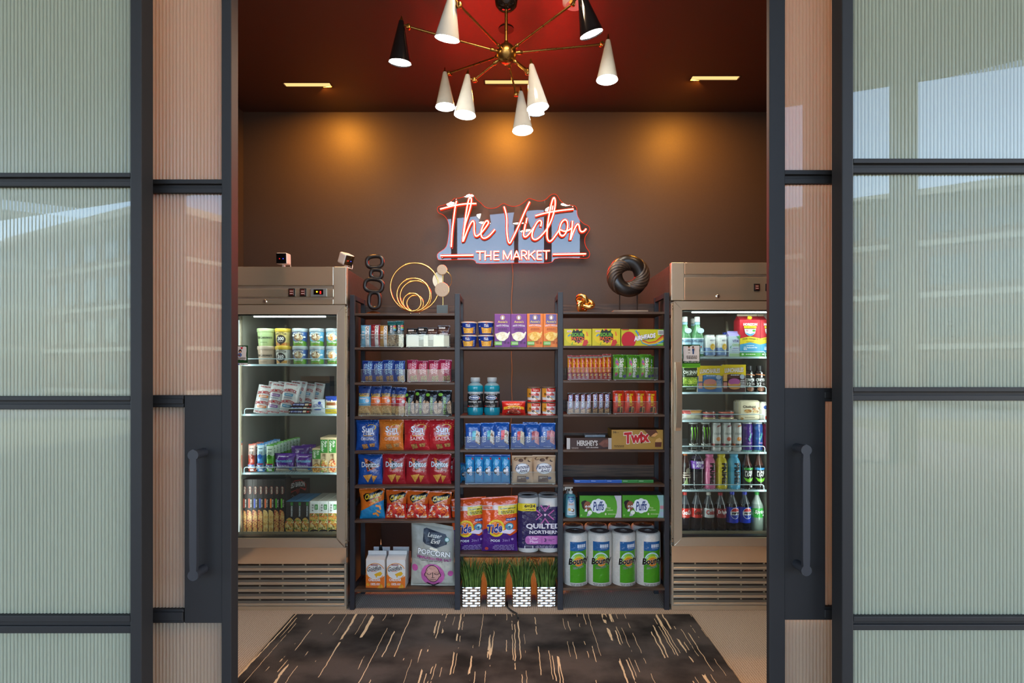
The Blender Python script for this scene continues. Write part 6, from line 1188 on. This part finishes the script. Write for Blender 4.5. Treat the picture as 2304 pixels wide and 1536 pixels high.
un.put(648, 690, 1004, yb-8, 'purple sandwich packet lying behind the front pair, on the left', YC+.11, 'purple sandwich packets', rx=.2); un.put(672, 704, 1001, yb-12, 'purple sandwich packet lying behind the front pair, on the right', YC+.20, 'purple sandwich packets', rx=.2)
def pie(ph): return box_kind('meal_box', 'frozen meal box', 18, 80, .16, 'D8C098', [R(.04, .56, .96, .94, '3E8A3A'), T('Marie\nCallender', .5, .75, .7, .32, 'F0F0E4', rot=-90, b=.02, sh=.2), LN(.45, .5, .4, .08, 2, '7A6040'), E(.5, .17, .46, .22, ph), T('CHICKEN', .62, .44, .24, .18, '5A4630', rot=-90)], Y=YC, fin='card')
CHK = food('pot_pie', ['D89A4A', 'B87030', 'E8C078', '8A5424'], 80); PAS = food('pasta_meal', ['E8C884', 'B84A2C', '7A9A40', 'E0A050', 'F0E0B0'], 80)
pie(CHK).put(702.5, 722, 1008.5, yb, 'short tan meal box with green panel in left freezer', YC); pie(PAS).put(720.5, 738.5, 984, yb, 'tall tan meal box with pasta photo, beside the short one', YC); pie(food('red_meal', ['D8642C', 'E8A05A', 'F0D8A8', 'B83A24'], 80)).put(738.5, 757, 984, yb, 'tall tan meal box with red pasta photo at right edge', YC)
# freezer floor
yb = 1200.5; PZ = food('pizza', ['C89858', 'A0402C', 'D8B070', 'B86838', '8A2E22', 'D0A05C'], 95); CHZ = food('cheese_pizza', ['D0B070', 'C8A058', 'D8BC80', 'B88848'], 95)
def pz(panel, txt, ph): return box_kind('pizza_box', 'pizza box', 12, 124, .10, '2A2422', [E(.62, .80, .22, .07, '4A2420'), T('RED BARON', .6, .80, .34, .13, 'C8B8A8', rot=-90, b=.03), RING(.55, .80, .38, .075, .12, '7A2A24'), R(.28, .475, .58, .645, panel), R(.60, .475, .96, .645, '1A1614'), T(txt, .78, .56, .26, .14, 'D0C8C0', rot=-90, b=.02), G([(.04, .02), (.80, .02), (.93, .09), (.95, .36), (.80, .41), (.40, .44), (.1, .44), (.04, .44)], ph)], Y=YC, bev=.0006)
for i, (c, tx, ph) in enumerate([('B84A38', 'BRICK OVEN', PZ), ('B85A40', 'BRICK OVEN', PZ), ('4A5AB0', 'BRICK OVEN', PZ), ('4A5AA8', 'BRICK OVEN', PZ), ('D0643A', 'Classic Crust', CHZ), ('E07A34', 'BRICK OVEN', CHZ), ('4A9A34', 'Classic Crust', PZ), ('6AB03A', 'Classic Crust', PZ)]):
    x = 543.5+12.15*i; pz(c, tx, ph).put(x, x+12, 1078, yb, '%s of eight dark pizza boxes standing on edge' % ords(8)[i], YC, 'pizza boxes on edge')
big = box_kind('large_pizza_box', 'pizza box', 62, 128, .03, '201B1C', [G([(.06, .72), (.12, .84), (.34, .96), (.66, .98), (.88, .90), (.90, .80), (.84, .77), (.62, .82), (.50, .70), (.40, .77), (.08, .70)], 'B83A34'), G([(.08, .735), (.14, .83), (.35, .945), (.65, .962), (.86, .885), (.875, .81), (.62, .835), (.50, .73), (.40, .785)], '1C1416'), T('RED BARON', .48, .87, .70, .095, 'E8E4E0', b=.03, arc=.02, tilt=.05), E(.50, .765, .09, .045, '8A2E28'), T('Classic Crust', .48, .665, .56, .05, 'D8D4D0', sh=.35), G([(0, .05), (.08, .05), (.04, .5), (0, .45)], PZ)], Y=YC); big.put(646, 694, 1076, yb-6, 'large black pizza box facing front behind the bowl boxes', YC+.245)
VEG = food('veg_bowl', ['7A9A3A', 'D8A048', 'C84A2C', 'E8D8A0', '4A7028', 'E0B860', 'A8602C'], 85)
def bowl(dark): return box_kind('bowl_box', 'frozen meal box', 19, 74, .24, '26282C' if dark else 'E4E4E2', ([R(0, 0, 1, .06, '3A7AA8'), E(.5, .26, .56, .24, VEG), R(.62, .88, .92, .98, '3A8A44'), T('POWER BOWLS', .76, .70, .2, .32, 'D8DCE0', rot=-90, b=.03)] if dark else [R(0, .06, 1, .63, VEG), E(.5, .075, .5, .06, '2A2422'), R(0, 0, 1, .05, 'E4E4E2'), R(.58, .74, .92, .90, '3A8A44'), LN(.34, .8, .2, .24, 3, '8A8A8A'), LN(.75, .82, .2, .10, 3, 'D8ECD8')]), Y=YC, top='2F7FB0' if dark else 'B8B4AA', side='D8D4C8')
bd, bl = bowl(True), bowl(False)
for i, (a, b_) in enumerate([(642, 661), (661, 678.5), (678.5, 695)]): bd.put(a, b_, 1128, yb, '%s of three black bowl meal boxes with blue tops' % ords(3)[i], YC, 'black bowl meal boxes')
for i, (a, b_) in enumerate([(697, 717), (717.5, 737.5), (738.5, 759)]): bl.put(a, b_, 1127, yb, '%s of three white bowl meal boxes with vegetable photo' % ords(3)[i], YC, 'white bowl meal boxes')

# ------------------------------------------------------------------ goods in the right refrigerator
yb = crow('right', 0)+.3
spk = cyl_kind('water_bottle', 'bottle', 28, 92, [('bottle_glass', [(0, .93), (.02, 1), (.48, 1), (.58, .86), (.70, .52), (.80, .38), (.86, .36)], '5A9466', 'gloss'), ('label_band', [(.06, 1.015), (.46, 1.015)], '9CC4D4', 'film'), ('neck_foil', [(.80, .42), (.855, .42)], '8FB8CC', 'film'), ('cap', [(.865, .40), (.87, .42), (.985, .42), (1, .36), (1, 0)], 'E2E0DC', 'plastic')],
   [R(.0, .44, 1, .46, 'E0ECF0'), T('S.PELLEGRINO', .5, .385, .95, .055, '243A6A', b=.02), E(.66, .24, .06, .02, 'D85040'), G([(.62, .24), (.66, .27), (.70, .24), (.66, .21)], 'D85040'), R(.1, .08, .9, .09, 'E0ECF0')], Y=YC, fin='film', mapr=1.03)
tg = MB(); hh = spk.h; tg.prism([(.2*spk.w*math.cos(a)+.06*spk.w*0, .0+.082*hh*math.sin(a)) for a in [i*PI/10 for i in range(20)]], -.004, -.003); q = tg.build('neck_tag', M('B8D0DC', 'paper'), spk.root, loc=(.12*spk.w, -spk.w*.44, .64*hh)); q.scale = (1.35, 1, .8)
MB().tube([(.06*spk.w, -.2*spk.w, .80*hh), (.10*spk.w, -.40*spk.w, .72*hh), (.12*spk.w, -.46*spk.w, .67*hh)], .0012, 6).build('tag_string', M('A8D8A0', 'plastic'), spk.root)
for i, (a, b_) in enumerate([(1531, 1559.5), (1559, 1587.5)]): spk.put(a, b_, 711, yb, 'green glass water bottle in front, %s of two' % ords(2)[i], YC, 'green water bottles')
for i, (a, b_) in enumerate([(1530, 1556), (1551, 1577)]): spk.put(a, b_, 715.5, yb-2.5, 'green glass water bottle in rear, %s of two' % ords(2)[i], YC+.09, 'green water bottles')
def can(name, w, h, body, ds, rim='C4C6C4', base=None, bfin='film'): return cyl_kind(name, 'can', w, h, [('can_body', [(.05, .94), (.08, 1), (.88, 1), (.94, .86)], body, bfin), ('can_base', [(0, .74), (.02, .82), (.05, .92), (.055, .945)], base or 'B0B2B0', 'plastic'), ('can_lid', [(.94, .865), (.965, .88), (.985, .86), (.975, .80), (.97, 0)], rim, 'plastic')], ds, Y=YC, fin=bfin)
spd = can('sparkling_can', 26, 48, 'D8D8D4', [R(0, .05, 1, .40, '6A88B4'), E(.64, .44, .24, .145, 'E0C45A'), E(.64, .44, .19, .11, 'D8A840'), E(.64, .44, .04, .02, 'F0E4B0'), T('spindrift', .66, .74, .58, .09, '3A4A7A', sh=.25, b=.01)])
for i, (a, b_) in enumerate([(1587.5, 1613.5), (1614.5, 1640)]): spd.put(a, b_, 752, yb, 'white and blue can with lemon slice, %s of two' % ords(2)[i], YC, 'lemon cans')
vc = gable('coconut_carton', 25, 56, .07, 'C4D4E0', '9A94C8', [R(.0, .0, 1, .12, 'A8C49A'), T('VITA', .56, .60, .56, .11, '4A3A80', b=.02), T('COCO', .60, .45, .66, .10, '8AB03A', b=.025), LN(.56, .32, .5, .05, 1, '6A5A98'), G([(.6, .80), (.92, .66), (.98, .86), (.8, .78)], '4E9A4A'), G([(.02, .36), (.2, .44), (.12, .30)], '6AA88A'), LN(.5, .2, .6, .1, 2, '8A94B8')], .06, .14, 'A49AD0'); vc.put(1640.8, 1666, 744, yb, 'pale blue coconut drink carton with purple top', YC)
mk = gable('milk_carton', 45, 96, .095, 'B81E2C', 'A81C28', [R(0, 0, 1, .12, '4EA03A'), G([(0, .09), (1, .09), (1, .32), (.5, .36), (0, .32)], '4A9AC4'), G([(0, .28), (.5, .33), (1, .28), (1, .42), (.5, .47), (0, .42)], 'DCC42A'), T('DHA Omega-3', .5, .395, .74, .045, '3A2C10', b=.02, arc=.015), LN(.5, .345, .4, .02, 1, '9A8A20'), G([(.22, .64), (.78, .64), (.74, .54), (.62, .49), (.5, .475), (.38, .49), (.26, .54)], 'E4E8E4'), G([(.24, .56), (.5, .52), (.76, .56), (.62, .495), (.5, .48), (.38, .495)], '5AA0C8'), E(.68, .60, .08, .025, '4EA03A'), E(.34, .60, .07, .02, 'D8A0A8'), R(.2, .655, .8, .71, 'DCC42A'), T('ORGANIC', .5, .682, .5, .03, '7A6A18'), T('HORIZON', .5, .745, .68, .06, 'F4F0EC', b=.04), LN(.5, .255, .4, .02, 1, 'E8F0F4'), T('2% Reduced Fat\nMilk', .5, .19, .66, .075, 'F0F4F8', b=.02), LN(.5, .05, .5, .03, 1, 'E0ECD0'), E(.12, .05, .06, .022, 'D8E4D0')], .045, .10, 'C8B8A0')
mz = MB().lathe([(0, .013), (.012, .013), (.012, 0)], 16, (-.0, -.035, mk.h*.885), (0, -.8, .6)).build('spout_cap', M('D8B82A', 'plastic'), mk.root, smooth=True)
mk.put(1664.5, 1710.5, 705, yb, 'red milk carton with yellow band, left of two', YC-.002, 'red milk cartons'); mk.put(1710.8, 1756, 705, yb, 'red milk carton with yellow band, right of two, cut by door', YC-.002, 'red milk cartons')
mb_ = cyl_kind('jug', 'bottle', 22, 56, [('jug_body', [(0, .95), (.7, 1), (.8, .6)], 'C8D0DC', 'plastic'), ('cap', [(.8, .55), (1, .55), (1, 0)], '1F48B8', 'plastic')], [R(.1, .2, .9, .6, '8AA0C8')], Y=YC); mb_.put(1625, 1646, 747, yb-3, 'jug with blue cap behind the lemon cans', YC+.15)
yb = crow('right', 1)+.3
oh = bag_kind('pickle_bag', 'pickle bag', 39, 62, .03, '2A4A2A', [R(0, .86, 1, .94, '8CC63F'), R(0, .94, 1, 1, '2F5A2C'), R(0, .0, 1, .86, '20301F'), T('OH SNAP!', .5, .70, .84, .12, 'E0E4D8', b=.02), T('pickling co.', .52, .61, .5, .05, 'C8D0C0', sh=.3), G([(.06, .28), (.94, .28), (.94, .52), (.06, .52)], food('pickle', ['9AAC3A', '7A942C', 'B8C860', '5E7A24'], 60)), T('DILLY BITES', .5, .23, .8, .06, '8CC63F', b=.03), LN(.5, .12, .5, .06, 2, '9AA890')], Y=YC, seed=151, crk=.002, pinch=0, pw=4); oh.put(1534.5, 1574, 818, yb, 'dark green pickle snack bag below the sticker', YC)
def lun(c, c2): return box_kind('lunch_pack', 'lunch pack', 56, 60, .03, 'B8B4B0', [R(.02, .0, .98, .72, c), R(0, .66, 1, 1, 'E0C41E'), G([(0, .66), (.5, .72), (1, .66), (1, .60), (.5, .69), (0, .60)], 'E0C41E'), T('LUNCHABLES', .5, .80, .80, .17, 'F0ECE4', b=.04, ol=('B83A2C', .03), tilt=.03), LN(.52, .62, .4, .05, 1, 'D8E0EC'), E(.84, .56, .10, .09, 'A8B4C8'), R(.04, .40, .20, .66, 'D8A860'), R(.04, .14, .20, .36, 'C88880'), E(.5, .30, .27, .16, 'D8A45A'), E(.5, .38, .25, .12, c2), E(.52, .20, .26, .10, 'C89050'), LN(.84, .3, .2, .3, 5, 'C8CCD4')], Y=YC, side='A8A49A')
lun('4A78B0', 'C88078').put(1568.5, 1625.5, 822.5, yb, 'yellow and blue lunch snack pack', YC+.002, None, rz=.02); lun('4A2C2C', 'B05A98').put(1625.5, 1678, 820, yb, 'yellow and brown lunch snack pack', YC+.002, None, rz=-.03)
ow = cyl_kind('shake_bottle', 'bottle', 22, 56, [('bottle_body', [(0, .95), (.02, 1), (.72, 1), (.80, .86), (.82, .62)], '1E1A1A', 'film'), ('cap', [(.82, .58), (.83, .62), (.98, .62), (1, .56), (1, 0)], '2A2A2E', 'plastic')], [T('OWYN', .46, .46, .84, .13, 'F0F0F0', b=.04), T('32', .28, .30, .4, .13, 'F0F0F0', b=.03), LN(.76, .31, .34, .10, 3, 'B0A8A8'), R(.42, .56, .58, .74, 'F0F0F0'), G([(.0, .66), (.9, .62), (.9, .66), (0, .70)], 'B87850'), E(.45, .12, .34, .09, food('choc_photo', ['7A4A34', '5A3424', '9A6A4C'], 70))], Y=YC, fin='film')
for i, (a, b_) in enumerate([(1678.5, 1701), (1702, 1724.5)]): ow.put(a, b_, 822.5, yb, 'black protein shake bottle, %s of two' % ords(2)[i], YC, 'black shake bottles')
yb = crow('right', 2)+.3
sc_ = bag_kind('cheese_packet', 'cheese packet', 45, 21, .05, 'C8C4C0', [R(.0, .62, .4, .95, 'B8504C'), R(.42, .7, 1, .95, 'C89048'), R(.2, .1, .9, .5, 'D0CDB4')], Y=YC, seed=161, seal=.006, crk=.003); sc_.put(1536.5, 1582, 922.5, yb, 'white and red cheese packet lying on fridge shelf', YC)
def snk(nm): 
    t = Kind('snack_tray', 'snack tray', 34, 20, YC); t.d = .06; MB().box(-t.w/2, t.w/2, -.03, .03, 0, .006).build('tray', M('B8B4B4', 'plastic'), t.root, bevel=.002)
    for j, (z0, c) in enumerate(((.006, 'D8C088'), (.016, '8A4A68'), (.026, '6A3A7A'), (.036, 'C86A58'))): MB().lathe([(z0, t.w*.40), (z0+.002, t.w*.43), (z0+.008, t.w*.43), (z0+.0095, t.w*.40)], 22, (-t.w*.05, 0, 0)).build(('cracker', 'salami', 'cheese_disc', 'salami')[j], M(c, 'film'), t.root, smooth=True)
    MB().lathe([(.0462, t.w*.44), (.05, t.w*.42), (t.h, t.w*.25), (t.h, 0)], 22, (-t.w*.05, 0, 0)).build('film_dome', CLEAR, t.root); return t
sk1 = snk('a'); sk1.put(1583.5, 1617, 923, yb, 'round meat and cheese snack tray, left of two', YC, 'snack trays'); sk1.put(1619.5, 1659, 922, yb, 'round meat and cheese snack tray, right of two', YC, 'snack trays')
def chob(c, ds): return box_kind('yogurt_tub', 'yogurt', 44, 46, .05, c, ds, Y=YC, bev=.010, side='E4DCC8')
CD = food('cookie_dots', ['C8904A', '8A5A2C', 'E0C080'], 90)
yo = chob('E2D6B8', [T('Chobani', .48, .68, .60, .13, '2A2418', b=.02), T('flip', .72, .56, .2, .10, 'C8642C', b=.02, sh=.3), E(.42, .46, .18, .09, CD), E(.78, .44, .14, .07, CD), R(.05, .28, .95, .30, 'A89868'), LN(.5, .14, .5, .05, 1, '6A5C3C'), E(.12, .08, .08, .06, CD), E(.95, .6, .04, .06, CD)])
yo.put(1663, 1710.5, 900.5, yb, 'cream yogurt tub standing on edge with cookie pieces', YC); yo.put(1656, 1700, 900, yb-1, 'second cream yogurt tub behind the front one', YC+.07)
chob('E8E4DC', [E(.3, .7, .14, .10, '3A5AA8'), E(.6, .82, .12, .08, 'D85A50'), E(.5, .14, .3, .12, 'D8503C'), T('Chobani', .5, .5, .4, .1, '5A5044')]).put(1711.5, 1752, 904, yb, 'white yogurt tub with berries at the door edge', YC)
yb = crow('right', 3)+.3
def claw(cx): return G([(cx-.10, .80), (cx-.06, .84), (cx+.07, .83), (cx+.03, .78), (cx+.06, .60), (cx, .38), (cx+.0, .58), (cx-.05, .74)], '7AC832')
mo = can('energy_can', 21.5, 67, '1A1C1A', [claw(.25), claw(.52), claw(.80), T('MONSTER', .5, .245, .96, .075, 'D0D8D0', b=.02), LN(.5, .13, .4, .03, 1, '8A948A')], rim='9AA09A')
for i, (a, b_) in enumerate([(1552, 1574.5), (1579.5, 1602)]): mo.put(a, b_, 950, yb, 'black energy drink can with green marks, %s of two' % ords(2)[i], YC, 'black energy cans')
def cel(c1, c2): return can('fitness_can', 22, 65, 'C9C9C6', [R(0, .16, 1, .28, '4A4C4C'), R(0, .16, .24, .28, c1), T('CELSIUS', .54, .62, .7, .065, '6A6C6C', b=.02), E(.6, .44, .24, .07, c2), G([(.40, .84), (.80, .88), (.86, .92), (.5, .90)], c1)])
for i, (c1, c2, a, b_, nm) in enumerate([('A8504C', 'D89060', 1603.5, 1626, 'peach and lime print'), ('9A2440', 'C06048', 1627, 1649.5, 'dark red band'), ('C86034', 'E09048', 1650, 1672.5, 'orange print')]): cel(c1, c2).put(a, b_, 950.5, yb, 'white fitness drink can with %s' % nm, YC, 'white fitness cans')
def al(c, c2): return can('slim_can', 23, 66, c, [E(.2, .8, .14, .06, c2), E(.8, .6, .12, .05, c2), E(.25, .45, .10, .04, c2), T('Alani', .62, .50, .36, .30, '6AC8B0', rot=65, sh=.3, b=.02), LN(.58, .30, .4, .05, 1, 'C890C0')], base='7ABCA4')
al('4A2E7C', '7A4A9C').put(1673.5, 1697, 949.5, yb, 'purple slim can with green base', YC); al('24488C', '3A68A8').put(1697.5, 1720.5, 949.5, yb, 'blue slim can with green base', YC); al('8A2448', 'A84A68').put(1721.5, 1744, 949.5, yb, 'magenta slim can at the door edge', YC)
yb = crow('right', 4)+.3
def bottle(name, w, h, cap, top, body, ds, lab=None, labz=(.3, .6), neck=.40, shoulder=.74, fin='gloss', mid=None):
    secs = [('bottle_body', [(0, .82), (.02, .95), (.08, 1), (.55, 1), (shoulder-.06, .97), (shoulder, .86)], body, fin), ('bottle_neck', [(shoulder, .86), (shoulder+.08, .62), (.90, neck*.9), (.925, neck*.9)], top, 'gloss'), ('cap', [(.925, neck), (.93, neck*1.04), (.99, neck*1.04), (1, neck*.95), (1, 0)], cap, 'plastic')]
    if lab: secs.append(('label_band', [(labz[0], 1.012), (labz[1], 1.012)], lab, 'film'))
    return cyl_kind(name, 'bottle', w, h, secs, ds, Y=YC, fin='film', mapr=1.025 if lab else 1.005)
gp = bottle('tea_bottle', 25, 82, 'B8602C', '3A2420', '281A18', [LN(.5, .40, .7, .18, 3, 'B8A898'), E(.6, .52, .2, .08, '6A6458'), G([(.2, .16), (.5, .36), (.6, .14)], '8A9A6A')]); gp.put(1533, 1558, 1019.5, yb, 'dark tea bottle with orange cap at left end', YC)
pw_ = bottle('sports_bottle', 30, 82, '26242C', '3A3444', '1C1A22', [R(0, .56, 1, .77, '6A3A9C'), T('POWER\nADE', .62, .68, .62, .16, 'E8E4F0', b=.04), G([(.5, .56), (1, .56), (1, .66)], 'B8A8D0'), LN(.14, .64, .12, .1, 3, 'C8B8DC')], shoulder=.82); pw_.put(1557, 1588.5, 1018, yb, 'dark sports drink bottle with purple label', YC)
for c, tc_, a, b_, nm in (('D8709C', '2A2226', 1587.5, 1614.5, 'pink'), ('D8C22A', '26241A', 1614.5, 1641, 'yellow'), ('5AB4DC', '24303A', 1641.5, 1670.5, 'light blue')):
    bottle('hydration_bottle', 27, 76, c, c, c, [T('PRIME', .60, .46, .46, .60, tc_, rot=-90, b=.05)], neck=.62, shoulder=.82, fin='film').put(a, b_, 1022.5, yb, '%s hydration bottle with tall dark lettering' % nm, YC, 'hydration bottles')
for c, a, b_, nm in (('3E9A44', 1672, 1698.5, 'green'), ('4A98D0', 1699, 1725.5, 'blue')):
    bottle('leaf_tea_bottle', 27, 80, '2A2220', '5A3A34', '241A1A', [R(.08, .14, .92, .60, '1C1C1E'), R(.08, .54, .92, .60, c), T('PURE\nLEAF', .5, .44, .6, .15, 'F0F0EC', b=.03), G([(.1, .33), (.40, .30), (.48, .20), (.25, .24)], '7AC83A'), G([(.9, .33), (.60, .30), (.52, .20), (.75, .24)], '7AC83A'), G([(.5, .20), (.42, .28), (.54, .34), (.58, .26)], '8CD84A'), E(.72, .09, .08, .03, 'C8CCC8')], shoulder=.66).put(a, b_, 1019.5, yb, 'dark tea bottle with leaf mark and %s label top' % nm, YC, 'leaf tea bottles')
yb = 1196
def soda(cap, lab, txt, tc_, liq, b=.03, sh=.25, extra=(), top='4A4E54', lz=(.36, .60)): return bottle('soda_bottle', 27, 86, cap, top, liq, list(extra)+([T(txt, .56, sum(lz)/2+.02, .8, .12, tc_, b=b, sh=sh)] if txt else []), lab, lz, neck=.36, shoulder=.70)
soda('C83A34', 'C8302A', 'Coca-Cola', 'F4F0F0', '16141C', extra=[LN(.3, .40, .3, .03, 1, 'E8B0A8')]).put(1532, 1558, 1109, yb, 'cola bottle with red cap and red label', YC, 'soda bottles')
soda('1E1A1C', 'BE2C28', 'Coca-Cola', '2A1614', '14121A').put(1558.5, 1585.5, 1109, yb, 'cola bottle with black cap and red label', YC, 'soda bottles')
soda('C8C4B8', 'C0C2C4', 'Coke', 'B82A2C', '15131B', sh=0, b=.03).put(1585.5, 1612, 1109, yb, 'diet cola bottle with silver label', YC, 'soda bottles')
soda('A82630', '8A2630', 'Dr Pepper', 'F0E8E8', '16121A').put(1612.5, 1639, 1110, yb, 'soda bottle with maroon label', YC, 'soda bottles')
PEP = [E(.58, .47, .40, .145, 'E8ECF4'), E(.58, .47, .37, .132, 'C8303A', 20, 160), E(.58, .47, .37, .132, '2440A8', 200, 340), T('PEPSI', .60, .47, .60, .055, '12141C', b=.05)]
pz_ = soda('3A4AC8', '1F3CC0', '', 'FFFFFF', '10121E', extra=PEP, lz=(.22, .62)); pz_.put(1639, 1666, 1108, yb, 'cola bottle with blue label, left of two', YC, 'blue label cola bottles'); pz_.put(1667, 1694, 1108, yb, 'cola bottle with blue label, right of two', YC, 'blue label cola bottles')
soda('3EA84A', '3AA844', 'Sprite', 'F0F4F0', '8FA096', extra=[E(.86, .42, .08, .03, 'E8F0E8')], top='B4C0B8').put(1694.5, 1722.5, 1108.5, yb, 'clear lemon soda bottle with green label', YC, 'soda bottles')
# kinds whose first copy was never set out are dropped
for o in [o for o in bpy.data.objects if o.parent is None and o.type == 'EMPTY' and 'label' not in o]:
    for c in list(o.children_recursive): bpy.data.objects.remove(c)
    bpy.data.objects.remove(o)
